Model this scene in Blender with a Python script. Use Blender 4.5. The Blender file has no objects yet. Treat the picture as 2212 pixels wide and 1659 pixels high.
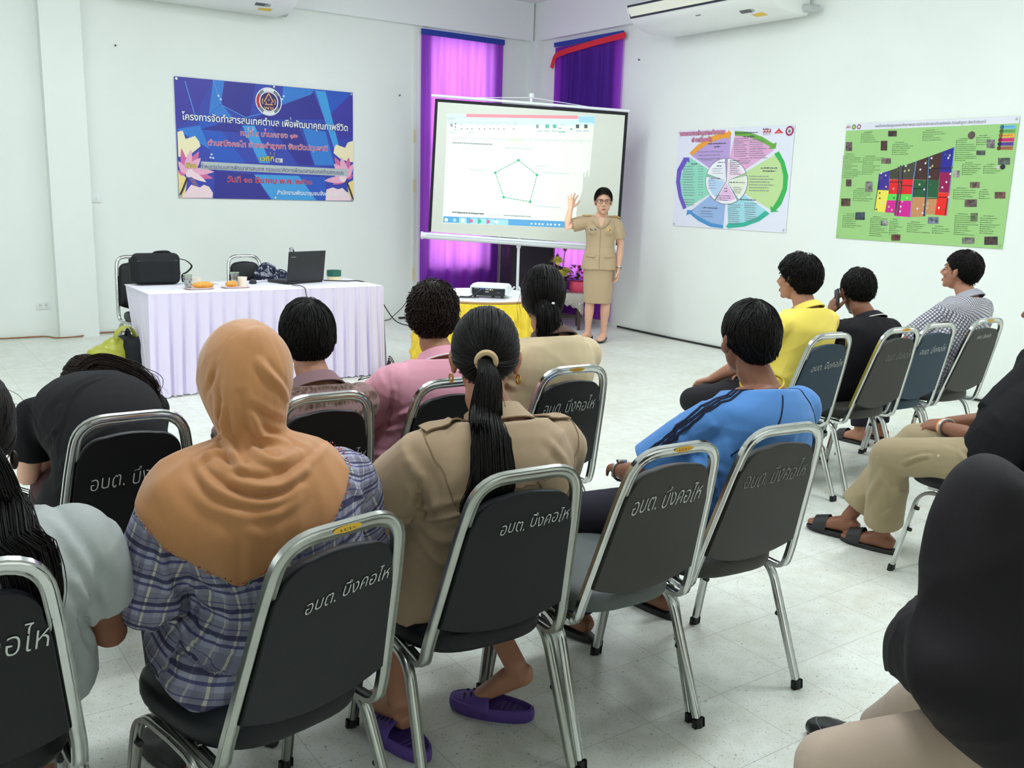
import bpy, bmesh, math, random
import numpy as np
from math import sin, cos, pi, radians
from mathutils import Vector, Matrix, noise
from mathutils.bvhtree import BVHTree

random.seed(7)
SC = bpy.context.scene
COL = SC.collection

# ---------------------------------------------------------------- camera
F_PX, YAW, PIT, ROL, CAM_H = 2020.16, .612979, .203003, .0299679, 1.55
_f = np.array([sin(YAW) * cos(PIT), cos(YAW) * cos(PIT), -sin(PIT)])
_r0 = np.array([cos(YAW), -sin(YAW), 0.0])
_u0 = np.cross(_r0, _f)
_r = _r0 * cos(ROL) + _u0 * sin(ROL)
_u = -_r0 * sin(ROL) + _u0 * cos(ROL)
cam_data = bpy.data.cameras.new('camera')
cam = bpy.data.objects.new('camera', cam_data)
COL.objects.link(cam)
cam_data.sensor_width = 36.0
cam_data.sensor_fit = 'HORIZONTAL'
cam_data.lens = F_PX / 2212 * 36.0
cam_data.clip_start = .05
cam_data.clip_end = 200
M = Matrix.Identity(4)
for i in range(3):
    M[i][0] = _r[i]; M[i][1] = _u[i]; M[i][2] = -_f[i]
M[2][3] = CAM_H
cam.matrix_world = M
SC.camera = cam

# ---------------------------------------------------------------- exposure, daylight, lamps
SC.view_settings.view_transform = 'Standard'
SC.view_settings.look = 'None'
SC.view_settings.gamma = 1.0
SC.view_settings.use_curve_mapping = False
SC.view_settings.exposure = 0.0
SC.cycles.max_bounces = 8
SC.cycles.diffuse_bounces = 5
SC.cycles.transmission_bounces = 6
SC.cycles.sample_clamp_indirect = 6.0
SC.cycles.caustics_reflective = False
SC.cycles.caustics_refractive = False

world = bpy.data.worlds.new('daylight')
SC.world = world
world.use_nodes = True
_bg = world.node_tree.nodes['Background']
_bg.inputs[0].default_value = (.93, .97, 1.0, 1)
_bg.inputs[1].default_value = 3.4

def area_light(name, loc, size, energy, color=(1, 1, 1), target=None, spread=None):
    ld = bpy.data.lights.new(name, 'AREA')
    ld.shape = 'RECTANGLE'
    ld.size, ld.size_y = size
    ld.energy = energy
    ld.color = color
    if spread: ld.spread = spread
    o = bpy.data.objects.new(name, ld)
    COL.objects.link(o)
    o.location = loc
    d = Vector(target) - Vector(loc) if target else Vector((0, 0, -1))
    o.rotation_euler = d.to_track_quat('-Z', 'Y').to_euler()
    return o

# fluorescent lamps hanging under the ceiling, plus added point fills
TUBES = [(1.2, 4.8, 29), (4.6, 4.8, 25), (1.2, 7.6, 24), (4.6, 7.6, 27), (1.4, 1.7, 38), (4.4, 1.9, 43)]
for tx, ty, e in TUBES:
    area_light('fluorescent_lamp', (tx, ty, 3.66), (1.25, .30), e, (.93, 1.0, 1.05))
    ld = bpy.data.lights.new('ceiling_fill_light', 'POINT'); ld.energy = 17; ld.color = (.93, 1.0, 1.05); ld.shadow_soft_size = .3  # added fill, no fixture of its own: lifts the beams and ceiling
    o = bpy.data.objects.new('ceiling_fill_light', ld); COL.objects.link(o); o.location = (tx * .8 + .8, ty * .8 + .6, 3.40)
# area lights added for daylight from unseen windows, with no openings behind them
area_light('unseen_window_fill', (-3.05, 4.2, 1.9), (6.0, 2.2), 62, (.93, .99, 1.04), target=(4, 5.4, 1.1))
area_light('unseen_window_fill', (3.6, -2.85, 2.0), (6.0, 2.0), 26, (1.0, .98, .94), target=(4.6, 4, 1.4))
area_light('unseen_window_fill', (7.2, 1.2, 2.0), (2.2, 2.0), 24, (1.0, .97, .92), target=(5.4, 4.2, 1.2))

# ---------------------------------------------------------------- helpers: materials
def srgb(*c):
    c = c[0] if len(c) == 1 else c
    return tuple((v / 12.92 if v <= .04045 else ((v + .055) / 1.055) ** 2.4) for v in [x / 255 for x in c])

MATS = {}
def mat(name, color, rough=.5, metal=0.0, spec=.5, var=0.0, vscale=30, bump=0.0, bscale=200, sheen=0.0, coat=0.0,
        transmission=0.0, alpha=1.0, emit=None, emit_strength=0.0, subsurface=0.0):
    """procedural principled material; colour as sRGB 0-255"""
    if name in MATS: return MATS[name]
    m = bpy.data.materials.new(name)
    m.use_nodes = True
    nt = m.node_tree
    b = nt.nodes['Principled BSDF']
    col = srgb(color)
    b.inputs['Base Color'].default_value = (*col, 1)
    b.inputs['Roughness'].default_value = rough
    b.inputs['Metallic'].default_value = metal
    b.inputs['Specular IOR Level'].default_value = spec
    if sheen: b.inputs['Sheen Weight'].default_value = sheen
    if coat: b.inputs['Coat Weight'].default_value = coat
    if transmission: b.inputs['Transmission Weight'].default_value = transmission
    if alpha < 1: b.inputs['Alpha'].default_value = alpha
    if subsurface:
        b.inputs['Subsurface Weight'].default_value = subsurface
        b.inputs['Subsurface Radius'].default_value = (.012, .005, .003)
        b.inputs['Subsurface Scale'].default_value = 1.0
    if emit:
        b.inputs['Emission Color'].default_value = (*srgb(emit), 1)
        b.inputs['Emission Strength'].default_value = emit_strength
    tc = nt.nodes.new('ShaderNodeTexCoord')
    if var:
        n = nt.nodes.new('ShaderNodeTexNoise'); n.inputs['Scale'].default_value = vscale; n.inputs['Detail'].default_value = 4
        nt.links.new(tc.outputs['Object'], n.inputs['Vector'])
        mr = nt.nodes.new('ShaderNodeMapRange')
        mr.inputs['From Min'].default_value = .3; mr.inputs['From Max'].default_value = .7
        mr.inputs['To Min'].default_value = 1 - var; mr.inputs['To Max'].default_value = 1 + var
        nt.links.new(n.outputs['Fac'], mr.inputs['Value'])
        mx = nt.nodes.new('ShaderNodeVectorMath'); mx.operation = 'SCALE'
        mx.inputs[0].default_value = col
        nt.links.new(mr.outputs[0], mx.inputs['Scale'])
        nt.links.new(mx.outputs[0], b.inputs['Base Color'])
    if bump:
        n2 = nt.nodes.new('ShaderNodeTexNoise'); n2.inputs['Scale'].default_value = bscale; n2.inputs['Detail'].default_value = 3
        nt.links.new(tc.outputs['Object'], n2.inputs['Vector'])
        bp = nt.nodes.new('ShaderNodeBump'); bp.inputs['Strength'].default_value = bump; bp.inputs['Distance'].default_value = .002
        nt.links.new(n2.outputs['Fac'], bp.inputs['Height'])
        nt.links.new(bp.outputs[0], b.inputs['Normal'])
    MATS[name] = m
    return m

# ---------------------------------------------------------------- helpers: objects
def tag(o, label=None, cat=None, group=None, kind=None):
    if label: o['label'] = label
    if cat: o['category'] = cat
    if group: o['group'] = group
    if kind: o['kind'] = kind
    return o

def empty(name, loc=(0, 0, 0), rz=0.0, label=None, cat=None, group=None):
    o = bpy.data.objects.new(name, None)
    COL.objects.link(o)
    o.empty_display_size = .1
    o.location = loc
    o.rotation_euler = (0, 0, rz)
    return tag(o, label, cat, group)

class MB:
    """collects shapes and links them as one mesh object"""
    def __init__(s):
        s.v = []; s.f = []; s.m = []; s.mats = []; s.cur = 0; s.attr = None
    def use(s, m):
        if m not in s.mats: s.mats.append(m)
        s.cur = s.mats.index(m); return s
    def add(s, vs, fs):
        o = len(s.v)
        s.v.extend([tuple(map(float, p)) for p in vs])
        for f in fs:
            s.f.append(tuple(i + o for i in f)); s.m.append(s.cur)
        return s
    def box(s, c, d, rot=None, taper=1.0):
        x, y, z = [k / 2 for k in d]
        vs = [Vector((i * x * (taper if k > 0 else 1), j * y * (taper if k > 0 else 1), k * z)) for k in (-1, 1) for j in (-1, 1) for i in (-1, 1)]
        if rot: vs = [rot @ p for p in vs]
        vs = [p + Vector(c) for p in vs]
        return s.add(vs, [(0, 2, 3, 1), (4, 5, 7, 6), (0, 1, 5, 4), (2, 6, 7, 3), (0, 4, 6, 2), (1, 3, 7, 5)])
    def rbox(s, c, d, r, rot=None, seg=3):
        """box with rounded edges"""
        bm = bmesh.new()
        bmesh.ops.create_cube(bm, size=1.0)
        for v in bm.verts: v.co = Vector((v.co.x * d[0], v.co.y * d[1], v.co.z * d[2]))
        bmesh.ops.bevel(bm, geom=bm.edges[:], offset=r, segments=seg, affect='EDGES', profile=.5)
        bm.verts.index_update()
        vs = [(rot @ v.co if rot else v.co.copy()) + Vector(c) for v in bm.verts]
        fs = [tuple(v.index for v in f.verts) for f in bm.faces]
        bm.free()
        return s.add(vs, fs)
    def rings(s, rings, closed=True, cap=True):
        n = len(rings[0]); vs = [p for r in rings for p in r]; fs = []
        for i in range(len(rings) - 1):
            for j in range(n if closed else n - 1):
                k = (j + 1) % n
                fs.append((i * n + j, i * n + k, (i + 1) * n + k, (i + 1) * n + j))
        if cap and closed:
            fs.append(tuple(range(n - 1, -1, -1))); fs.append(tuple(range((len(rings) - 1) * n, len(rings) * n)))
        return s.add(vs, fs)
    def tube(s, pts, r=.01, n=10, prof=None, up=(0, 0, 1), cap=True, radii=None, closed=False):
        """sweep a round (or given 2D) profile along a path"""
        P = [Vector(p) for p in pts]; N = len(P)
        rings = []; u = Vector(up); last = None
        for i in range(N):
            if closed: t = P[(i + 1) % N] - P[i - 1]
            else: t = P[min(i + 1, N - 1)] - P[max(i - 1, 0)]
            if t.length < 1e-9: t = Vector((0, 0, 1))
            t.normalize()
            if last is None:
                a = u.cross(t)
                if a.length < 1e-3: a = Vector((1, 0, 0)).cross(t)
                a.normalize()
            else:
                a = last - t * last.dot(t); a.normalize()
            last = a; b = t.cross(a)
            k = radii[i] if radii else 1.0
            if prof: rings.append([P[i] + a * (x * k) + b * (y * k) for x, y in prof])
            else: rings.append([P[i] + (a * cos(2 * pi * j / n) + b * sin(2 * pi * j / n)) * ((radii[i] if radii else r)) for j in range(n)])
        if closed:
            rings.append(rings[0]); return s.rings(rings, True, False)
        return s.rings(rings, True, cap)
    def lathe(s, prof, c=(0, 0, 0), n=24, cap=True):
        c = Vector(c)
        return s.rings([[c + Vector((r * cos(2 * pi * j / n), r * sin(2 * pi * j / n), z)) for j in range(n)] for r, z in prof], True, cap)
    def ball(s, c, r, n=12, m=8, rot=None):
        rr = r if hasattr(r, '__len__') else (r, r, r)
        rings = []
        for i in range(m + 1):
            t = -pi / 2 + pi * i / m
            q = max(cos(t), 1e-3)
            ring = [Vector((rr[0] * q * cos(2 * pi * j / n), rr[1] * q * sin(2 * pi * j / n), rr[2] * sin(t))) for j in range(n)]
            if rot: ring = [rot @ p for p in ring]
            rings.append([p + Vector(c) for p in ring])
        return s.rings(rings, True, True)
    def poly(s, pts):
        return s.add(pts, [tuple(range(len(pts)))])
    def build(s, name, material=None, parent=None, smooth=True, angle=40, loc=None):
        me = bpy.data.meshes.new(name)
        me.from_pydata(s.v, [], s.f)
        mats = s.mats if s.mats else [material]
        for m in mats: me.materials.append(m)
        if s.mats: me.polygons.foreach_set('material_index', s.m)
        me.validate(clean_customdata=False)
        me.update()
        return link(name, me, parent, smooth, angle)

def link(name, me, parent=None, smooth=True, angle=40):
    if smooth:
        me.polygons.foreach_set('use_smooth', [True] * len(me.polygons))
        if angle < 180:
            try: me.set_sharp_from_angle(angle=radians(angle))
            except Exception: pass
    o = bpy.data.objects.new(name, me)
    COL.objects.link(o)
    if parent: o.parent = parent
    return o

def arc(cx, cy, r, a0, a1, n):
    return [(cx + r * cos(a0 + (a1 - a0) * i / n), cy + r * sin(a0 + (a1 - a0) * i / n)) for i in range(n + 1)]

def stadium(w, h, n=5):
    """flat oval profile"""
    r = h / 2
    return arc(w / 2 - r, 0, r, -pi / 2, pi / 2, n) + arc(-w / 2 + r, 0, r, pi / 2, 3 * pi / 2, n)

def fillet(pts, r, n=6):
    """round the corners of a 3D polyline"""
    P = [Vector(p) for p in pts]; out = [P[0]]
    for i in range(1, len(P) - 1):
        a = P[i - 1] - P[i]; b = P[i + 1] - P[i]
        ri = r[i - 1] if hasattr(r, '__len__') else r
        d = min(ri, a.length * .49, b.length * .49)
        A = P[i] + a.normalized() * d; B = P[i] + b.normalized() * d
        for k in range(n + 1):
            t = k / n
            out.append(A * (1 - t) ** 2 + P[i] * 2 * t * (1 - t) + B * t ** 2)
    out.append(P[-1])
    return out

def spline(pts, n=8):
    """Catmull-Rom through points"""
    P = [Vector(p) for p in pts]; P = [P[0] * 2 - P[1]] + P + [P[-1] * 2 - P[-2]]; out = []
    for i in range(1, len(P) - 2):
        for k in range(n):
            t = k / n
            out.append(.5 * ((2 * P[i]) + (P[i + 1] - P[i - 1]) * t + (2 * P[i - 1] - 5 * P[i] + 4 * P[i + 1] - P[i + 2]) * t * t
                             + (-P[i - 1] + 3 * P[i] - 3 * P[i + 1] + P[i + 2]) * t ** 3))
    out.append(P[-2])
    return out

_TXT = {}
def text2d(body, offset=0.0, shear=0.0, res=3):
    """flat triangles of a line of lettering, normalised to its own width and x-height; returns (verts, faces, w, h)"""
    key = (body, offset, shear)
    if key in _TXT: return _TXT[key]
    cu = bpy.data.curves.new('lettering', 'FONT')
    cu.body = body; cu.size = 1.0; cu.offset = offset; cu.shear = shear
    cu.resolution_u = res; cu.fill_mode = 'FRONT'
    ob = bpy.data.objects.new('lettering', cu)
    COL.objects.link(ob)
    dg = bpy.context.evaluated_depsgraph_get()
    me = ob.evaluated_get(dg).to_mesh()
    vs = [(v.co.x, v.co.y) for v in me.vertices]
    fs = [tuple(p.vertices) for p in me.polygons]
    ob.evaluated_get(dg).to_mesh_clear()
    bpy.data.objects.remove(ob); bpy.data.curves.remove(cu)
    if not vs: vs = [(0, 0), (1, 0), (0, 1)]; fs = [(0, 1, 2)]
    x0 = min(v[0] for v in vs); x1 = max(v[0] for v in vs)
    vs = [(x - x0, y) for x, y in vs]
    _TXT[key] = (vs, fs, x1 - x0)
    return _TXT[key]

class Sheet:
    """a flat printed thing: u to the right, v up, on plane with origin o; every printed layer sits a hair in front"""
    def __init__(s, o, ux, uy, nrm, sag=None):
        s.o = Vector(o); s.ux = Vector(ux); s.uy = Vector(uy); s.n = Vector(nrm); s.sag = sag
        s.mb = MB(); s.k = 0
    def P(s, u, v, lift=0.0):
        return s.o + s.ux * u + s.uy * v + s.n * (lift + (s.sag(u, v) if s.sag else 0))
    def poly(s, pts, m, layer=1):
        s.k += 1; s.mb.use(m); q = [s.P(u, v, layer * .0006 + (s.k % 28) * .00002) for u, v in pts]
        s.mb.add(q, [tuple(range(len(q)))])
    def rect(s, u0, v0, u1, v1, m, layer=1):
        s.poly([(u0, v0), (u1, v0), (u1, v1), (u0, v1)], m, layer)
    def text(s, body, u, v, h, m, layer=3, width=None, align='L', offset=0.0, shear=0.0, slope=0.0):
        vs, fs, w = text2d(body, offset, shear)
        kx = h if width is None else width / w
        u0 = u - (w * kx / 2 if align == 'C' else (w * kx if align == 'R' else 0))
        s.mb.use(m)
        s.mb.add([s.P(u0 + x * kx, v + y * h + slope * x * kx, layer * .0006) for x, y in vs], fs)
    def ring(s, u, v, r0, r1, m, layer=2, a0=0, a1=2 * pi, n=36, sq=1.0):
        s.mb.use(m); vs = []; fs = []
        for i in range(n + 1):
            a = a0 + (a1 - a0) * i / n
            vs += [s.P(u + r0 * cos(a), v + r0 * sin(a) * sq, layer * .0006), s.P(u + r1 * cos(a), v + r1 * sin(a) * sq, layer * .0006)]
        for i in range(n): fs.append((2 * i, 2 * i + 1, 2 * i + 3, 2 * i + 2))
        s.mb.add(vs, fs)
    def disc(s, u, v, r, m, layer=2, n=24, a0=0, a1=2 * pi, sq=1.0):
        pts = [(u + r * cos(a0 + (a1 - a0) * i / n), v + r * sin(a0 + (a1 - a0) * i / n) * sq) for i in range(n + (0 if a1 - a0 > 6.28 else 1))]
        if a1 - a0 < 6.28: pts = [(u, v)] + pts
        s.poly(pts, m, layer)
    def line(s, pts, w, m, layer=3):
        for (a, b), (c, d) in zip(pts[:-1], pts[1:]):
            dx, dy = c - a, d - b; L = math.hypot(dx, dy) or 1; nx, ny = -dy / L * w / 2, dx / L * w / 2
            s.poly([(a + nx, b + ny), (a - nx, b - ny), (c - nx, d - ny), (c + nx, d + ny)], m, layer)
    def scribble(s, u, v, w, h, m, layer=3, rng=random):
        """a line of print too small to read: broken strokes"""
        x = u
        while x < u + w:
            d = min(rng.uniform(.5, 1.6) * h * 2, u + w - x)
            s.rect(x, v + rng.uniform(0, .15) * h, x + d * .82, v + h * rng.uniform(.55, .9), m, layer)
            x += d + rng.choice((0, 0, .3)) * h
    def build(s, name, parent=None):
        return s.mb.build(name, None, parent, smooth=False)

# pixel rays of the photograph, for placing things on known planes
def ray(x, y):
    return Vector((x - 1106) / F_PX * _r - (y - 829.5) / F_PX * _u + _f)
def on_floor(x, y, z=0.0):
    d = ray(x, y); return Vector((0, 0, CAM_H)) + d * ((z - CAM_H) / d.z)
# ================================================================ the room
XR, YB, ZC = 7.35, 10.15, 3.86
ZBEAM = 3.41

def wall_material(name, color):
    m = mat(name, color, rough=.6, spec=.25, var=.02, vscale=1.3, bump=.12, bscale=60)
    return m
M_WALL = wall_material('wall_paint', (238, 243, 238))
M_CEIL = mat('ceiling_paint', (236, 238, 240), rough=.8)
M_TRIM = mat('beam_paint', (238, 242, 240), rough=.6, spec=.25)

def floor_material():
    m = bpy.data.materials.new('terrazzo_tile'); m.use_nodes = True
    nt = m.node_tree; N = nt.nodes.new; L = nt.links.new
    b = nt.nodes['Principled BSDF']
    g = N('ShaderNodeNewGeometry')
    # speckles
    def vor(scale, lo, hi, randlim):
        v = N('ShaderNodeTexVoronoi'); v.inputs['Scale'].default_value = scale; v.inputs['Randomness'].default_value = 1
        L(g.outputs['Position'], v.inputs['Vector'])
        mr = N('ShaderNodeMapRange'); mr.inputs['From Min'].default_value = lo; mr.inputs['From Max'].default_value = hi
        mr.inputs['To Min'].default_value = 1; mr.inputs['To Max'].default_value = 0
        L(v.outputs['Distance'], mr.inputs['Value'])
        sp = N('ShaderNodeSeparateColor'); L(v.outputs['Color'], sp.inputs[0])
        gt = N('ShaderNodeMath'); gt.operation = 'GREATER_THAN'; gt.inputs[1].default_value = randlim
        L(sp.outputs[0], gt.inputs[0])
        mu = N('ShaderNodeMath'); mu.operation = 'MULTIPLY'; L(mr.outputs[0], mu.inputs[0]); L(gt.outputs[0], mu.inputs[1])
        return mu.outputs[0]
    s1 = vor(75, .10, .22, .62); s2 = vor(30, .07, .13, .72); s3 = vor(150, .2, .35, .6)
    n = N('ShaderNodeTexNoise'); n.inputs['Scale'].default_value = 1.7; n.inputs['Detail'].default_value = 5
    L(g.outputs['Position'], n.inputs['Vector'])
    n2 = N('ShaderNodeTexNoise'); n2.inputs['Scale'].default_value = 14; n2.inputs['Detail'].default_value = 4
    L(g.outputs['Position'], n2.inputs['Vector'])
    ramp = N('ShaderNodeValToRGB')
    ramp.color_ramp.elements[0].position = .32; ramp.color_ramp.elements[0].color = (*srgb(214, 214, 200), 1)
    ramp.color_ramp.elements[1].position = .6; ramp.color_ramp.elements[1].color = (*srgb(232, 236, 228), 1)
    av = N('ShaderNodeMath'); av.operation = 'MULTIPLY_ADD'; av.inputs[1].default_value = .55
    L(n.outputs['Fac'], av.inputs[0])
    hm = N('ShaderNodeMath'); hm.operation = 'MULTIPLY'; hm.inputs[1].default_value = .45; L(n2.outputs['Fac'], hm.inputs[0]); L(hm.outputs[0], av.inputs[2])
    L(av.outputs[0], ramp.inputs[0])
    cur = ramp.outputs[0]
    def mixin(cur, fac, color, amt):
        mx = N('ShaderNodeMix'); mx.data_type = 'RGBA'
        mu = N('ShaderNodeMath'); mu.operation = 'MULTIPLY'; mu.inputs[1].default_value = amt; L(fac, mu.inputs[0])
        L(mu.outputs[0], mx.inputs[0]); L(cur, mx.inputs[6]); mx.inputs[7].default_value = (*srgb(color), 1)
        return mx.outputs[2]
    cur = mixin(cur, s1, (120, 120, 108), .75)
    cur = mixin(cur, s3, (150, 146, 130), .5)
    cur = mixin(cur, s2, (105, 102, 92), .8)
    # tile joints
    sep = N('ShaderNodeSeparateXYZ'); L(g.outputs['Position'], sep.inputs[0])
    def joint(out):
        a = N('ShaderNodeMath'); a.operation = 'PINGPONG'; a.inputs[1].default_value = .1525; L(out, a.inputs[0])
        c = N('ShaderNodeMath'); c.operation = 'LESS_THAN'; c.inputs[1].default_value = .0011; L(a.outputs[0], c.inputs[0])
        return c.outputs[0]
    mxj = N('ShaderNodeMath'); mxj.operation = 'MAXIMUM'; L(joint(sep.outputs[0]), mxj.inputs[0]); L(joint(sep.outputs[1]), mxj.inputs[1])
    cur = mixin(cur, mxj.outputs[0], (150, 150, 140), .65)
    L(cur, b.inputs['Base Color'])
    b.inputs['Roughness'].default_value = .33; b.inputs['Specular IOR Level'].default_value = .4
    bp = N('ShaderNodeBump'); bp.inputs['Strength'].default_value = .05; bp.inputs['Distance'].default_value = .003
    L(n2.outputs['Fac'], bp.inputs['Height']); L(bp.outputs[0], b.inputs['Normal'])
    return m
M_FLOOR = floor_material()

def struct(name, mb, m=None):
    o = mb.build(name, m, smooth=False); o['kind'] = 'structure'; return o

X0, Y0 = -3.3, -3.1
struct('floor', MB().box(((X0 + XR) / 2, (Y0 + YB) / 2, -.05), (XR - X0 + .5, YB - Y0 + .5, .1)), M_FLOOR)
struct('ceiling', MB().box(((X0 + XR) / 2, (Y0 + YB) / 2, ZC + .05), (XR - X0 + .5, YB - Y0 + .5, .1)), M_CEIL)

def wall_with_hole(axis, plane, a0, a1, hole, t=.14):
    """wall slab outward of the plane, with a window opening (h0,h1,z0,z1)"""
    mb = MB(); h0, h1, z0, z1 = hole
    for (p, q, r, s) in ((a0, h0, 0, ZC), (h1, a1, 0, ZC), (h0, h1, 0, z0), (h0, h1, z1, ZC)):
        c, d = (p + q) / 2, q - p; zc, zd = (r + s) / 2, s - r
        if axis == 'x': mb.box((c, plane + t / 2, zc), (d, t, zd))
        else: mb.box((plane + t / 2, c, zc), (t, d, zd))
    return mb
W1 = (5.80, 6.70, .59, 3.335)          # window of the back wall
W2 = (8.55, 9.56, .55, 3.25)           # window of the right wall
struct('wall_back', wall_with_hole('x', YB, X0 - .2, XR + .14, W1), M_WALL)
struct('wall_right', wall_with_hole('y', XR, Y0 - .2, YB, W2), M_WALL)
struct('wall_left', MB().box((X0 - .1, (Y0 + YB) / 2, ZC / 2), (.2, YB - Y0, ZC)), M_WALL)
struct('wall_front', MB().box(((X0 + XR) / 2, Y0 - .1, ZC / 2), (XR - X0, .2, ZC)), M_WALL)
# concrete beams under the ceiling, corner post and the pilaster
struct('trim_1', MB().box(((X0 + XR - .09) / 2, YB - .035, (ZBEAM + ZC) / 2), (XR - X0 - .09, .07, ZC - ZBEAM)), M_TRIM)
struct('trim_2', MB().box((XR - .035, (Y0 + YB) / 2, (ZBEAM + ZC) / 2), (.07, YB - Y0, ZC - ZBEAM)), M_TRIM)
struct('trim_3', MB().box((XR - .05, YB - .09, ZBEAM / 2), (.10, .18, ZBEAM)), M_TRIM)
struct('trim_4', MB().box((1.765, YB - .07, ZC / 2), (.36, .14, ZC)), M_WALL)
# a narrow cable cover running down the back wall left of the curtain
struct('trim_5', MB().box((5.60, YB - .008, 1.75), (.028, .016, 3.3)), mat('cable_cover', (236, 238, 232), rough=.5))

# windows: frame and panes
M_ALU = mat('window_aluminium', (170, 172, 175), rough=.35, metal=.6)
def glass_mat(name, tint):
    m = bpy.data.materials.new(name); m.use_nodes = True; nt = m.node_tree
    nt.nodes.remove(nt.nodes['Principled BSDF'])
    t = nt.nodes.new('ShaderNodeBsdfTransparent'); t.inputs[0].default_value = (*tint, 1)
    g = nt.nodes.new('ShaderNodeBsdfGlossy'); g.inputs['Roughness'].default_value = .05
    mx = nt.nodes.new('ShaderNodeMixShader'); mx.inputs[0].default_value = .06
    nt.links.new(t.outputs[0], mx.inputs[1]); nt.links.new(g.outputs[0], mx.inputs[2])
    nt.links.new(mx.outputs[0], nt.nodes['Material Output'].inputs[0])
    return m
M_GLASS = glass_mat('clear_glass', (.95, .97, .97))
M_SHADEPANE = glass_mat('shade_pane_glass', (.035, .04, .06))  # made-up dark pane, stands in for shade outside the upper window
def window(name, axis, plane, h0, h1, z0, z1, split, lower, upper):
    fr = MB(); y = plane + .09
    def bx(a, b, c, d, t=.04):
        if axis == 'x': return ((a + b) / 2, y, (c + d) / 2), (b - a, t, d - c)
        return (y, (a + b) / 2, (c + d) / 2), (t, b - a, d - c)
    for q in ((h0, h0 + .04, z0, z1), (h1 - .04, h1, z0, z1), (h0, h1, z0, z0 + .04), (h0, h1, z1 - .04, z1), (h0, h1, split - .02, split + .02)):
        c, d = bx(*q); fr.box(c, d)
    o = fr.build(name, M_ALU, smooth=False); o['kind'] = 'structure'
    for zz0, zz1, m in ((z0 + .04, split - .02, lower), (split + .02, z1 - .04, upper)):
        c, d = bx(h0 + .04, h1 - .04, zz0, zz1, .006)
        MB().box(c, d).build('pane', m, o, smooth=False)
window('window_1', 'x', YB, *W1, 2.0, M_GLASS, M_GLASS)
window('window_2', 'y', XR, *W2, 1.15, M_GLASS, M_SHADEPANE)

# curtains: thin purple cloth hung over the openings
def curtain_mat(name, front, through, amt=.55):
    m = bpy.data.materials.new(name); m.use_nodes = True; nt = m.node_tree
    nt.nodes.remove(nt.nodes['Principled BSDF'])
    d = nt.nodes.new('ShaderNodeBsdfDiffuse'); d.inputs[0].default_value = (*srgb(front), 1)
    t = nt.nodes.new('ShaderNodeBsdfTranslucent'); t.inputs[0].default_value = (*through, 1)
    tc = nt.nodes.new('ShaderNodeTexCoord'); n = nt.nodes.new('ShaderNodeTexNoise')
    mp = nt.nodes.new('ShaderNodeMapping'); mp.inputs['Scale'].default_value = (9, 9, .35)
    nt.links.new(tc.outputs['Object'], mp.inputs['Vector']); nt.links.new(mp.outputs[0], n.inputs['Vector'])
    n.inputs['Scale'].default_value = 1.6; n.inputs['Detail'].default_value = 3
    mr = nt.nodes.new('ShaderNodeMapRange'); mr.inputs['From Min'].default_value = .35; mr.inputs['From Max'].default_value = .65
    mr.inputs['To Min'].default_value = amt * .8; mr.inputs['To Max'].default_value = amt * 1.25
    nt.links.new(n.outputs['Fac'], mr.inputs['Value'])
    mx = nt.nodes.new('ShaderNodeMixShader')
    nt.links.new(mr.outputs[0], mx.inputs[0])
    nt.links.new(d.outputs[0], mx.inputs[1]); nt.links.new(t.outputs[0], mx.inputs[2])
    nt.links.new(mx.outputs[0], nt.nodes['Material Output'].inputs[0])
    return m
M_CURT = curtain_mat('purple_curtain_cloth', (104, 62, 186), (.80, .22, .95))
M_BLUETAPE = mat('blue_header_cloth', (32, 60, 160), rough=.7)
M_REDTAPE = mat('red_tape', (226, 30, 48), rough=.5)
def curtain(axis, plane, a0, a1, z0, z1, label, fold=.012, taper=0.0):
    root = empty('curtain', ((a0 + a1) / 2, plane, z0) if axis == 'x' else (plane, (a0 + a1) / 2, z0), 0, label, 'curtain', 'purple curtains in the corner')
    mb = MB(); nu, nv = 90, 40; vs = []; fs = []
    rr = random.Random(a0)
    ph = [rr.uniform(0, 6) for _ in range(4)]
    for j in range(nv + 1):
        v = j / nv
        for i in range(nu + 1):
            u = i / nu
            a = a0 + (a1 - a0) * u + taper * (1 - v) * (u - .5)
            off = fold * (sin(u * 31 + ph[0]) + .6 * sin(u * 57 + ph[1] + v)) * (.35 + .65 * (1 - v)) + .5 * fold * sin(u * 9 + ph[2] + 2 * v)
            p = (a, plane - .035 - off, z0 + (z1 - z0) * v) if axis == 'x' else (plane - .035 - off, a, z0 + (z1 - z0) * v)
            vs.append(Vector(p) - root.location)
    for j in range(nv):
        for i in range(nu):
            k = j * (nu + 1) + i; fs.append((k, k + 1, k + nu + 2, k + nu + 1))
    mb.add(vs, fs).build('cloth', M_CURT, root, angle=180)
    return root
c1 = curtain('x', YB, 5.675, 6.83, .06, 3.335, 'purple curtain on the back wall glowing pink with window light')
mb = MB(); mb.box((0, 0, 0), (1.17, .02, .062)); h = mb.build('header_band', M_BLUETAPE, c1, smooth=False); h.location = (0, -.045, 3.352 - .06)
c2 = curtain('y', XR, 8.42, 9.69, .06, 3.30, 'dark purple curtain on the right wall behind the projection screen', fold=.008)
mb = MB(); mb.box((0, 0, 0), (.02, 1.27, .05)); h = mb.build('header_band', M_BLUETAPE, c2, smooth=False); h.location = (-.045, 0, 3.33 - .06)
mb = MB()
pts = [(-.062, -.69, 3.30), (-.062, -.2, 3.275), (-.062, .35, 3.235), (-.062, .60, 3.20), (-.064, .655, 3.06)]
mb.tube(fillet([Vector(p) - Vector((0, 0, .06)) for p in pts], .06), prof=[(-.002, -.033), (.002, -.033), (.002, .033), (-.002, .033)], up=(0, 0, 1))
mb.build('tape', M_REDTAPE, c2, smooth=False)
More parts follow.
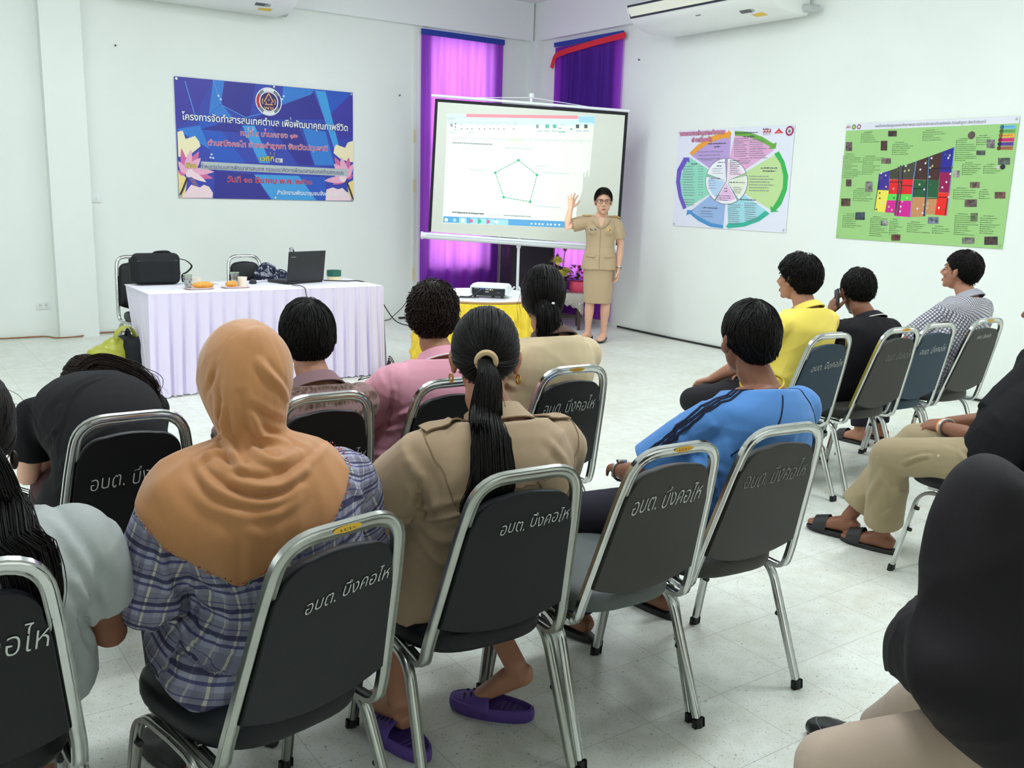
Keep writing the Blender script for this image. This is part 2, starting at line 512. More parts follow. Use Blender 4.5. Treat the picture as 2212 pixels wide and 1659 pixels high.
# ================================================================ banquet chairs
def chrome_mat(name, col, rough):
    m = mat(name, col, rough=rough, metal=1.0, var=.06, vscale=25, bump=.03, bscale=40)
    return m
M_CHROME = chrome_mat('chrome_tube', (205, 207, 205), .16)
M_CHROME_OLD = chrome_mat('worn_chrome_tube', (176, 178, 172), .26)
M_RUBBER = mat('black_rubber', (24, 24, 25), rough=.6)
def vinyl(name, col, rough=.42):
    return mat(name, col, rough=rough, spec=.28, var=.08, vscale=9, bump=.25, bscale=420)
V_BLACK = vinyl('black_vinyl', (15, 15, 16), .42)
V_NAVY = vinyl('navy_black_vinyl', (14, 17, 21), .45)
V_GREY = vinyl('grey_vinyl', (60, 59, 55), .5)
V_TEAL = vinyl('blue_grey_vinyl', (38, 60, 76), .48)
M_CHALK = mat('white_paint_marker', (205, 210, 205), rough=.7)
M_CHALKDIM = mat('faded_paint_marker', (140, 142, 138), rough=.7)
M_STK_Y = mat('yellow_sticker', (226, 178, 40), rough=.4)
M_STK_R = mat('red_sticker_print', (190, 60, 40), rough=.4)
M_STK_G = mat('green_sticker_print', (50, 90, 50), rough=.4)

BZ0, BZ1 = .425, .905                       # back: bottom and top height
def back_y(z):
    t = (z - BZ0) / (BZ1 - BZ0)
    return -.215 - .140 * t
def half_w(z):
    t = (z - BZ0) / (BZ1 - BZ0)
    return .198 - .056 * t

def chair_frame_mesh():
    zt = BZ1
    raw = [(-.18, .12, .395), (-.196, back_y(.40) + .005, .388), (-half_w(.55), back_y(.55), .55), (-half_w(.75), back_y(.75), .75), (-.172, back_y(zt) + .003, zt)]
    L = raw[:2] + [(-half_w(z), back_y(z), z) for z in (.46, .52, .60, .68, .76)] + [(-.136, back_y(zt), zt)]
    R = [(-x, y, z) for x, y, z in reversed(L)]
    path = fillet(L + R, [.05, .02, .03, .03, .03, .03, .10, .10, .03, .03, .03, .03, .02, .05], 7)
    mb = MB()
    mb.tube(path, prof=stadium(.017, .030), up=(1, 0, 0))
    # cross rails under the seat
    mb.tube([(-.19, -.09, .397), (.19, -.09, .397)], r=.009)
    mb.tube([(-.19, .11, .397), (.19, .11, .397)], r=.009)
    return mb

def back_panel_mesh():
    """padded back: flat rear face, domed front"""
    out = []
    n = 9
    zt = BZ1 - .052; hw = lambda z: half_w(z) - .0125
    out += [(-hw(z), z) for z in np.linspace(.505, zt - .075, 8)]
    r = .066; cx = hw(zt) - r
    out += [(-cx + r * cos(a), zt - r + r * sin(a)) for a in np.linspace(pi, pi / 2, n)][1:]
    out += [(x, zt + .008 * (1 - (x / cx) ** 2)) for x in np.linspace(-cx, cx, 7)][1:-1]
    out += [(cx + r * cos(a), zt - r + r * sin(a)) for a in np.linspace(pi / 2, 0, n)]
    out += [(hw(z), z) for z in np.linspace(zt - .075, .505, 8)][1:]
    out += [(x, .505 - .042 * (1 - (x / hw(.505)) ** 2)) for x in np.linspace(hw(.505), -hw(.505), 11)][1:-1]
    c = Vector((0, .69))
    rings = []
    for s, d in ((.0, -.013), (.9, -.013), (.985, -.0125), (1.0, -.008), (1.0, .006), (.985, .016), (.93, .026), (.8, .034), (.5, .040), (.0, .042)):
        s = max(s, .001)
        ring = []
        for x, z in out:
            X = x * s; Z = .69 + (z - .69) * s
            ring.append((X, back_y(Z) + d, Z))
        rings.append(ring)
    return MB().rings(rings, True, True)

def seat_outline(n=40):
    pts = []
    for i in range(n):
        a = 2 * pi * i / n
        ca, sa = cos(a), sin(a)
        x = math.copysign(abs(ca) ** .62, ca); y = math.copysign(abs(sa) ** .62, sa)
        w = .208 + .012 * y
        pts.append((x * w, .012 + y * .225))
    return pts
def seat_mesh():
    o = seat_outline(); rings = []
    for s, z in ((.3, .402), (.95, .402), (.985, .408), (1.0, .42), (1.0, .438), (.985, .452), (.94, .462), (.8, .469), (.5, .473), (.02, .474)):
        rings.append([(x * s, .012 + (y - .012) * s, z) for x, y in o])
    return MB().rings(rings, True, True)

def leg_mesh(sx, front):
    x = .206 * sx
    if front: path = [(x - .004 * sx, -.01, .382), (x, .145, .382), (x + .012 * sx, .225, .008)]
    else: path = [(x - .004 * sx, -.01, .382), (x, -.135, .382), (x + .012 * sx, -.285, .008)]
    return MB().tube(fillet(path, .07, 8), prof=stadium(.016, .028), up=(1, 0, 0))
def foot_mesh(sx, front):
    y = .2235 if front else -.282
    return MB().tube([(sx * .218, y + (.003 if front else -.003), 0), (sx * .2175, y, .028)], prof=[(a * 1.25, b * 1.25) for a, b in stadium(.018, .030)], up=(1, 0, 0))
def bumper_mesh(sx, front, zs):
    mb = MB()
    for z in zs:
        t = (.382 - z) / .374
        y = (.145 + .08 * t) if front else (-.135 - .15 * t)
        s = -1 if front else 1
        mb.tube([(sx * .2085, y, z), (sx * .2085, y + s * .022, z)], r=.0085, n=10)
    return mb

def _mk(mb, name, m):
    o = mb.build(name, m); COL.objects.unlink(o); return o.data
CH = {}
CH['frame'] = _mk(chair_frame_mesh(), 'chair_frame', M_CHROME)
CH['back'] = _mk(back_panel_mesh(), 'chair_backrest', V_BLACK)
CH['seat'] = _mk(seat_mesh(), 'chair_seat', V_BLACK)
for s in (-1, 1):
    for f in (0, 1):
        CH['leg', s, f] = _mk(leg_mesh(s, f), 'chair_leg', M_CHROME)
        CH['foot', s, f] = _mk(foot_mesh(s, f), 'chair_foot', M_RUBBER)
        CH['bump', s, f] = [_mk(bumper_mesh(s, f, (z,)), 'chair_bumper', M_RUBBER) for z in ((.2, .30) if f else (.22,))]

def inst(name, me, parent, m=None):
    o = bpy.data.objects.new(name, me)
    COL.objects.link(o); o.parent = parent
    if m is not None:
        o.material_slots[0].link = 'OBJECT'; o.material_slots[0].material = m
    return o

CHAIR_TEXT = '\u0e2d\u0e1a\u0e15. \u0e1a\u0e36\u0e07\u0e04\u0e2d\u0e44\u0e2b'
def chair(x, y, rot, vin, label, group=None, text=None, sticker=None, chrome=None, seat_v=None, dim=False):
    """text = (u, z, width, height, slope); rot clockwise degrees from facing the back wall"""
    r = empty('banquet_chair', (x, y, 0), -radians(rot), label, 'chair', group)
    ch = chrome or M_CHROME
    fr = inst('frame', CH['frame'], r, ch)
    bk = inst('backrest', CH['back'], r, vin)
    inst('seat', CH['seat'], r, seat_v or vin)
    for s in (-1, 1):
        for f in (0, 1):
            lg = inst('leg', CH['leg', s, f], r, ch)
            inst('rubber_foot', CH['foot', s, f], lg, M_RUBBER)
            for bmp in CH['bump', s, f]: inst('bumper', bmp, lg, M_RUBBER)
    if text:
        u, z, w, h, slope = text
        vs, fs, tw = text2d(CHAIR_TEXT, -.012 if not dim else -.016, .15)
        k = w / tw; rr = random.Random(int(x * 100))
        wob = [rr.uniform(-1, 1) * .06 for _ in range(40)]
        pts = []
        for a, b in vs:
            X = u - w / 2 + a * k; i = int(a * 2.2)
            Z = z + (b + wob[i % 40]) * h + slope * (X - u)
            pts.append((X, back_y(Z) - .0150, Z))
        MB().add(pts, fs).build('lettering', M_CHALKDIM if dim else M_CHALK, bk, smooth=False)
    if sticker:
        su, ss = sticker
        mb = MB().use(M_STK_Y); zz = BZ1 + .001
        el = [(su + .034 * cos(a), zz + .0085 * sin(a)) for a in np.linspace(0, 2 * pi, 25)[:-1]]
        mb.poly([(px, back_y(pz) - .0092, pz) for px, pz in el])
        mb.use(M_STK_R if ss == 'r' else M_STK_G)
        vv, ff, w = text2d('\u0e42\u0e15\u0e4a\u0e30', 0)
        mb.add([(su - .02 + a * .04 / w, back_y(zz) - .0096, zz - .004 + b * .010) for a, b in vv], ff)
        mb.build('sticker', None, fr, smooth=False)
    return r

AUD = 'audience chairs facing the screen'
chair(.08, 2.06, 0, V_NAVY, 'black-backed chrome chair of the pale grey t-shirt wearer at the left edge', AUD, text=(.0, .715, .29, .075, .05), seat_v=V_BLACK)
chair(.66, 1.93, -11, V_NAVY, 'black-backed chrome chair of the woman in the brown headscarf', AUD, text=(.03, .745, .20, .045, .12), sticker=(-.0, 'g'), chrome=M_CHROME_OLD)
chair(1.27, 2.04, 4, V_NAVY, 'navy black chrome chair of the woman with the long ponytail', AUD, text=(.035, .76, .19, .05, .05), sticker=None, chrome=M_CHROME_OLD)
chair(1.735, 2.03, 3, V_GREY, 'empty grey-backed chrome chair beside the man in the blue t-shirt', AUD, text=(.0, .735, .235, .075, .05), sticker=(.01, 'r'), seat_v=vinyl('grey_seat_vinyl', (92, 98, 96), .5))
chair(2.19, 2.03, 6, V_GREY, 'grey-backed chrome chair with faint lettering under the man in the blue t-shirt', AUD, text=(.0, .735, .235, .075, .07), dim=True)
chair(.60, 3.02, 2, V_BLACK, 'black-backed chrome chair behind the woman bending forward in black', AUD, text=(.02, .70, .26, .065, .05), chrome=M_CHROME)
chair(1.18, 3.01, 2, V_BLACK, 'black-backed chrome chair of the person in the mauve brown patterned shirt', AUD, text=(.02, .66, .26, .065, .05))
chair(1.66, 3.03, 2, V_BLACK, 'black-backed chrome chair of the person in the pink polo shirt', AUD)
chair(2.19, 3.03, 3, V_BLACK, 'black-backed chrome chair of the woman with the low bun and beige top', AUD, text=(.0, .735, .235, .07, .03), sticker=(.0, 'r'))
chair(3.91, 3.17, 3, V_TEAL, 'blue-grey chrome chair of the man in the yellow shirt', AUD, text=(.02, .73, .22, .05, .08))
chair(4.45, 3.14, 3, V_GREY, 'grey-backed chrome chair of the man in the black jacket on the phone', AUD, text=(.03, .74, .2, .06, .02), sticker=(.02, 'r'), dim=True)
chair(4.85, 3.17, 3, V_TEAL, 'empty blue-grey chrome chair with a magazine on its seat', AUD, text=(.0, .745, .22, .05, .04))
chair(5.33, 3.16, 3, V_GREY, 'grey-backed chrome chair of the man in the checked shirt', AUD, text=(-.01, .80, .13, .035, .02), sticker=(.0, 'r'))
chair(3.77, 1.94, -3, V_BLACK, 'chrome chair of the man in khaki trousers, only a leg and seat edge showing', AUD)
TB = 'chairs behind the speakers table'
chair(2.0, 8.14, 172, V_BLACK, 'chrome chair at the left end of the white table with a black bag before it', TB)
chair(2.9, 8.02, 176, V_BLACK, 'chrome chair behind the white table with a dark patterned jacket on it', TB)
chair(4.02, 9.15, 118, V_BLACK, 'chrome chair standing apart near the back wall behind the laptop', TB)
# ================================================================ people: building blocks
V = Vector
def remesh(mb, name, material, parent, voxel=.007, smooth=4, disp=None, pat=None, keep=False):
    """fuse the closed shapes of a builder into one continuous skin"""
    me = bpy.data.meshes.new('tmp'); me.from_pydata(mb.v, [], mb.f); me.update()
    bm = bmesh.new(); bm.from_mesh(me); bmesh.ops.recalc_face_normals(bm, faces=bm.faces[:]); bm.to_mesh(me); bm.free()
    ob = bpy.data.objects.new('tmp', me); COL.objects.link(ob)
    r = ob.modifiers.new('r', 'REMESH'); r.mode = 'VOXEL'; r.voxel_size = voxel
    if smooth:
        s = ob.modifiers.new('s', 'SMOOTH'); s.factor = .5; s.iterations = smooth
    dg = bpy.context.evaluated_depsgraph_get()
    out = bpy.data.meshes.new_from_object(ob.evaluated_get(dg))
    bpy.data.objects.remove(ob); bpy.data.meshes.remove(me)
    n = len(out.vertices)
    P = np.empty(n * 3); out.vertices.foreach_get('co', P); P = P.reshape(-1, 3)
    Nn = np.empty(n * 3); out.vertices.foreach_get('normal', Nn); Nn = Nn.reshape(-1, 3)
    if pat is not None:
        at = out.attributes.new('pat', 'FLOAT_VECTOR', 'POINT')
        at.data.foreach_set('vector', np.ascontiguousarray(pat(P), dtype=np.float32).ravel())
    if disp is not None:
        P = P + Nn * disp(P, Nn)[:, None]
        out.vertices.foreach_set('co', P.ravel()); out.update()
    out.materials.clear(); out.materials.append(material)
    return link(name, out, parent, True, 180)

def bvh_of(*obs):
    vs = []; fs = []
    for o in obs:
        k = len(vs); vs += [v.co.copy() for v in o.data.vertices]; fs += [tuple(i + k for i in p.vertices) for p in o.data.polygons]
    return BVHTree.FromPolygons(vs, fs)

def loft(mb, pts, rx, ry, lat, n=22, p=2.2):
    """elliptical sections along a path; lat = sideways axis"""
    P = [V(q) for q in pts]; N = len(P); rings = []
    for i in range(N):
        t = (P[min(i + 1, N - 1)] - P[max(i - 1, 0)]).normalized()
        a = V(lat[i] if hasattr(lat[0], '__len__') else lat); a = (a - t * a.dot(t)).normalized(); b = t.cross(a)
        ring = []
        for j in range(n):
            c, s = cos(2 * pi * j / n), sin(2 * pi * j / n)
            ring.append(P[i] + a * rx[i] * math.copysign(abs(c) ** (2 / p), c) + b * ry[i] * math.copysign(abs(s) ** (2 / p), s))
        rings.append(ring)
    mb.rings(rings, True, True)

def limb(mb, pts, radii, n=14, ball0=True, ball1=True):
    mb.tube(pts, n=n, radii=radii, up=(.3, .2, 1))
    if ball0: mb.ball(pts[0], radii[0] * .98, 14, 10)
    if ball1: mb.ball(pts[-1], radii[-1] * .98, 14, 10)

def lerp(a, b, t): return V(a) * (1 - t) + V(b) * t
def path3(a, b, c, n=5):
    """two straight bones with a softened joint"""
    return fillet([a, b, c], .05, n)

def hand(mb, w, d, nrm, side, curl=.35, spread=.1, thumb=.7, s=1.0, cone=None):
    w = V(w); d = V(d).normalized(); nrm = V(nrm); nrm = (nrm - d * nrm.dot(d)).normalized()
    lat = d.cross(nrm) * (1 if side == 'R' else -1)
    pts = [w - d * .015 * s, w + d * .02 * s, w + d * .055 * s, w + d * .088 * s]
    loft(mb, pts, [.026 * s, .031 * s, .040 * s, .039 * s], [.020 * s, .0175 * s, .0155 * s, .012 * s], lat, 16, 2.4)
    for i, (o, ln) in enumerate(((.0305, .072), (.0105, .080), (-.0100, .075), (-.0300, .060))):
        a = spread * (1.5 - i) * .75
        dd = (d * cos(a) + lat * sin(a)).normalized()
        p = w + d * (.084 - .006 * abs(i - 1)) * s + lat * o * s
        path = [p - dd * .012]; ang = 0
        for k, f in enumerate((.42, .32, .26)):
            ang += curl * (.7, 1.1, .8)[k] * (1 + .12 * i)
            p = p + (dd * cos(ang) + nrm * sin(ang)) * ln * f * s
            path.append(p)
        rr = [.0098 * s, .0095 * s, .0088 * s, .0074 * s]
        if i == 3: rr = [q * .88 for q in rr]
        mb.tube(path, n=10, radii=rr); mb.ball(path[-1], rr[-1], 10, 6)
    p = w + d * .022 * s + lat * .022 * s
    t1 = (d * .62 + lat * thumb + nrm * .35).normalized(); t2 = (d * .85 + lat * thumb * .45 + nrm * (.25 + curl * .5)).normalized()
    path = [p, p + t1 * .045 * s, p + t1 * .045 * s + t2 * .032 * s, p + t1 * .045 * s + t2 * .056 * s]
    rr = [.015 * s, .0118 * s, .0105 * s, .0082 * s]
    mb.tube(path, n=10, radii=rr); mb.ball(path[-1], rr[-1], 10, 6)

HC = V((0, -.012, .030)); HR = V((.0755, .097, .093))
def head_shapes(mb, M, ears=True, jaw=1.0):
    def B(c, r, rot=None):
        r = r if hasattr(r, '__len__') else (r, r, r)
        s = M.to_scale()[0]
        R3 = M.to_quaternion().to_matrix()
        mb.ball(M @ V(c), [k * s for k in r], 20, 14, R3 @ rot if rot else R3)
    B(HC, HR)
    B((0, .030, -.040), (.058 * jaw, .060, .072))
    B((0, .052, -.058), (.044 * jaw, .042, .050))
    B((0, .076, -.096), (.022, .017, .016))
    B((0, .080, .028), (.050, .016, .013))
    for s in (-1, 1):
        B((s * .036, .066, -.026), (.024, .024, .026))
        B((s * .0125, .101, -.036), (.0085, .010, .008))
        if ears:
            B((s * .079, -.004, -.006), (.007, .019, .031), Matrix.Rotation(s * -.35, 3, 'Z'))
            B((s * .085, -.012, .004), (.005, .012, .022), Matrix.Rotation(s * -.6, 3, 'Z'))
            B((s * .077, .003, -.030), (.008, .010, .011))
    q = [M @ V(p) for p in ((0, .092, .012), (0, .104, -.006), (0, .115, -.026), (0, .110, -.036))]
    sc = M.to_scale()[0]
    mb.tube(q, n=10, radii=[.009 * sc, .010 * sc, .0125 * sc, .011 * sc]); mb.ball(q[2], .0135 * sc, 10, 8)
    B((0, .092, -.064), (.021, .010, .0065)); B((0, .090, -.074), (.018, .010, .007))

M_EYEW = mat('eye_white', (225, 220, 214), rough=.25)
M_IRIS = mat('eye_dark', (26, 17, 13), rough=.15)
M_BROW = mat('brow_hair', (32, 25, 22), rough=.7)
M_LIPS = mat('lips', (170, 92, 88), rough=.45)
def face_features(M, parent, lips=M_LIPS):
    s = M.to_scale()[0]; R3 = M.to_quaternion().to_matrix()
    for sx in (-1, 1):
        mb = MB().use(M_EYEW)
        mb.ball(M @ V((sx * .032, .0795, .004)), [.0135 * s, .0065 * s, .0054 * s], 14, 8, R3)
        mb.use(M_IRIS)
        mb.ball(M @ V((sx * .032, .0840, .004)), [.0052 * s, .003 * s, .0052 * s], 12, 8, R3)
        mb.tube([M @ V((sx * .032 + a, .0845 - a * a * 20, .0100 - a * a * 18)) for a in np.linspace(-.015, .015, 7)], r=.0011 * s, n=6)
        mb.build('eye', None, parent)
        mb = MB()
        mb.tube([M @ V((sx * .034 + a,   .0918 - (a * sx + .006) * .18 - a * a * 16, .0245 - a * a * 18)) for a in np.linspace(-.021, .021, 9)], n=8,
                radii=[.0012 * s, .002 * s, .0026 * s, .0028 * s, .0028 * s, .0026 * s, .0022 * s, .0016 * s, .001 * s])
        mb.build('eyebrow', M_BROW, parent)
    mb = MB()
    for dz, r in ((-.0655, .0032), (-.0735, .0038)):
        mb.tube([M @ V((a, .1012 - a * a * 19, dz - a * a * 8)) for a in np.linspace(-.021, .021, 9)], n=8,
                radii=[.001 * s] + [r * s * (1 - abs(t) ** 3 * .6) for t in np.linspace(-.9, .9, 7)] + [.001 * s])
    mb.build('lips', lips, parent)

def head_matrix(c, yaw=0, pitch=0, roll=0, s=1.0):
    """yaw > 0 turns the face to the person's left, pitch > 0 nods down"""
    return Matrix.Translation(V(c)) @ Matrix.Rotation(radians(yaw), 4, 'Z') @ Matrix.Rotation(radians(-pitch), 4, 'X') @ Matrix.Rotation(radians(roll), 4, 'Y') @ Matrix.Scale(s, 4)

# ---------------------------------------------------------------- cloth
def cloth_noise(seed, amp=.004, dens=1.0, aniso=(1.0, 1.0, 1.0)):
    """soft folds: warped ridges, denser in one direction"""
    rr = np.random.default_rng(seed)
    W = rr.uniform(-6, 6, (3, 3)); ph = rr.uniform(0, 6.28, (8,))
    K = rr.normal(size=(5, 3)); K /= np.linalg.norm(K, axis=1)[:, None]
    A = np.array(aniso)
    def f(P, N):
        Q = P * A
        w = np.stack([np.sin(Q @ W[i] + ph[i]) for i in range(3)], 1) * .05
        Q = Q + w
        d = np.zeros(len(P))
        for i, (k, fr) in enumerate(zip(K, (16, 23, 34, 47, 61))):
            r = 1 - np.abs(np.sin((Q @ k) * fr * .5 * dens + ph[i]))
            m = .5 + .5 * np.sin((P @ K[(i + 2) % 5]) * 9 + ph[i + 3])
            d += (r ** 3 - .25) * m * (16 / fr) ** .7
        return d * amp
    return f
def creases(lines):
    """explicit folds: (points of a polyline, width, depth); depth > 0 raises a ridge"""
    L = [(np.array(spline(p, 5)), w, d) for p, w, d in lines]
    def f(P, N):
        out = np.zeros(len(P))
        for pts, w, d in L:
            best = np.full(len(P), 9.0); tt = np.zeros(len(P)); n = len(pts) - 1
            for i in range(n):
                a, b = pts[i], pts[i + 1]; ab = b - a
                t = np.clip(((P - a) @ ab) / (ab @ ab + 1e-9), 0, 1)
                dd = np.linalg.norm(P - (a + t[:, None] * ab), axis=1)
                k = dd < best; best[k] = dd[k]; tt[k] = ((i + t) / n)[k]
            fade = np.sin(np.clip(tt, .04, .96) * pi) ** .5
            out += d * fade * (np.exp(-(best / w) ** 2) - .45 * np.exp(-((best - 1.9 * w) / w) ** 2))
        return out
    return f
def displace(o, f):
    me = o.data; n = len(me.vertices)
    P = np.empty(n * 3); me.vertices.foreach_get('co', P); P = P.reshape(-1, 3)
    N = np.empty(n * 3); me.vertices.foreach_get('normal', N); N = N.reshape(-1, 3)
    P = P + N * f(P, N)[:, None]; me.vertices.foreach_set('co', P.ravel()); me.update()
def folds_px(fig, ob, lines):
    """folds drawn from the photograph: polylines of pixels dropped on the garment; (points, width, depth)"""
    bv = bvh_of(ob); R = Matrix.Rotation(radians(fig.rot), 3, 'Z'); o = fig.to_local((0, 0, CAM_H)); out = []
    for pts, w, d in lines:
        q = []
        for x, y in pts:
            h = bv.ray_cast(o, (R @ ray(x, y)).normalized())
            if h[0]: q.append(h[0])
        if len(q) > 1: out.append((q, w, d))
    if out: displace(ob, creases(out))
def plus(*fs): return lambda P, N: sum(f(P, N) for f in fs)

def fabric(name, col, rough=.8, sheen=.15, var=.05, bump=.35, bscale=700):
    if sum(col) < 150: sheen = 0.0
    return mat(name, col, rough=rough, spec=.2, sheen=sheen, var=var, vscale=6, bump=bump, bscale=bscale)

def plaid(name, base, bands, rough=.8):
    """checked cloth from the stored cloth coordinates; band = (axis, period, width, offset, colour, strength)"""
    if name in MATS: return MATS[name]
    m = bpy.data.materials.new(name); m.use_nodes = True; nt = m.node_tree; N = nt.nodes.new; L = nt.links.new
    b = nt.nodes['Principled BSDF']; b.inputs['Roughness'].default_value = rough; b.inputs['Specular IOR Level'].default_value = .2
    at = N('ShaderNodeAttribute'); at.attribute_name = 'pat'
    sp = N('ShaderNodeSeparateXYZ'); L(at.outputs['Vector'], sp.inputs[0])
    rgb = N('ShaderNodeRGB'); rgb.outputs[0].default_value = (*srgb(base), 1); cur = rgb.outputs[0]
    for ax, per, wid, off, col, amt in bands:
        ad = N('ShaderNodeMath'); ad.operation = 'ADD'; ad.inputs[1].default_value = off + 50 * per; L(sp.outputs[ax], ad.inputs[0])
        mo = N('ShaderNodeMath'); mo.operation = 'MODULO'; mo.inputs[1].default_value = per; L(ad.outputs[0], mo.inputs[0])
        lt = N('ShaderNodeMath'); lt.operation = 'LESS_THAN'; lt.inputs[1].default_value = wid; L(mo.outputs[0], lt.inputs[0])
        mu = N('ShaderNodeMath'); mu.operation = 'MULTIPLY'; mu.inputs[1].default_value = amt; L(lt.outputs[0], mu.inputs[0])
        mx = N('ShaderNodeMix'); mx.data_type = 'RGBA'; L(mu.outputs[0], mx.inputs[0]); L(cur, mx.inputs[6]); mx.inputs[7].default_value = (*srgb(col), 1)
        cur = mx.outputs[2]
    L(cur, b.inputs['Base Color'])
    MATS[name] = m
    return m

def ribbon(bvh, pts, width, m, name, parent, lift=.003, toward=None, nseg=10, thick=.0015):
    """a narrow band laid on a surface along 3D points"""
    P = spline(pts, nseg); Q = []; Nn = []
    for p in P:
        loc, nr, _, _ = bvh.find_nearest(p)
        Q.append(loc + nr * lift); Nn.append(nr)
    rings = []
    for i in range(len(Q)):
        t = (Q[min(i + 1, len(Q) - 1)] - Q[max(i - 1, 0)]).normalized(); s = t.cross(Nn[i]).normalized()
        w = width[i * (len(width) - 1) // max(len(Q) - 1, 1)] if hasattr(width, '__len__') else width
        rings.append([Q[i] - s * w / 2, Q[i] + s * w / 2, Q[i] + s * w / 2 + Nn[i] * thick, Q[i] - s * w / 2 + Nn[i] * thick])
    return MB().rings(rings, True, True).build(name, m, parent, angle=60)

# ---------------------------------------------------------------- hair
def hair_mat(name, col, rough=.5):
    return mat(name, col, rough=rough, spec=.2, var=.35, vscale=140)
M_HAIR = hair_mat('black_hair', (20, 17, 16))
M_HAIRB = hair_mat('dark_brown_hair', (38, 26, 21))
def fib(n):
    i = np.arange(n) + .5; ph = np.arccos(1 - 2 * i / n); th = pi * (1 + 5 ** .5) * i
    return np.stack([np.cos(th) * np.sin(ph), np.sin(th) * np.sin(ph), np.cos(ph)], 1)
HL_M = ((0, .070), (.7, .055), (1.05, .020), (1.35, -.012), (1.75, -.020), (2.2, -.045), (2.7, -.070), (3.15, -.078))
HL_F = ((0, .066), (.7, .050), (1.0, .018), (1.35, -.010), (1.75, -.020), (2.2, -.050), (2.7, -.075), (3.15, -.080))
def interp(tab, a): return np.interp(a, [k for k, _ in tab], [v for _, v in tab])

def strands_mesh(mb, S, r, taper=True):
    """S: (n, k, 3) polylines as thin three-sided strands"""
    n, k, _ = S.shape
    T = np.gradient(S, axis=1); ln = np.linalg.norm(T, axis=2, keepdims=True); T = T / np.maximum(ln, 1e-9)
    ref = np.array([.31, .52, .79]); A = np.cross(T, ref); A /= np.maximum(np.linalg.norm(A, axis=2, keepdims=True), 1e-9)
    B = np.cross(T, A)
    rr = r[:, None] if hasattr(r, '__len__') else np.full((n, 1), r)
    prof = np.ones(k)
    if taper: prof = np.interp(np.linspace(0, 1, k), [0, .15, .75, 1], [.7, 1, .9, .15])
    R = (rr * prof[None, :])[..., None]
    vs = np.stack([S + R * (A * cos(a) + B * sin(a)) for a in (0, 2.094, 4.189)], 2).reshape(-1, 3)
    o = len(mb.v); mb.v.extend(map(tuple, vs.tolist()))
    for s in range(n):
        for j in range(k - 1):
            p = o + (s * k + j) * 3
            for e in range(3):
                q = (e + 1) % 3
                mb.f.append((p + e, p + q, p + 3 + q, p + 3 + e)); mb.m.append(mb.cur)

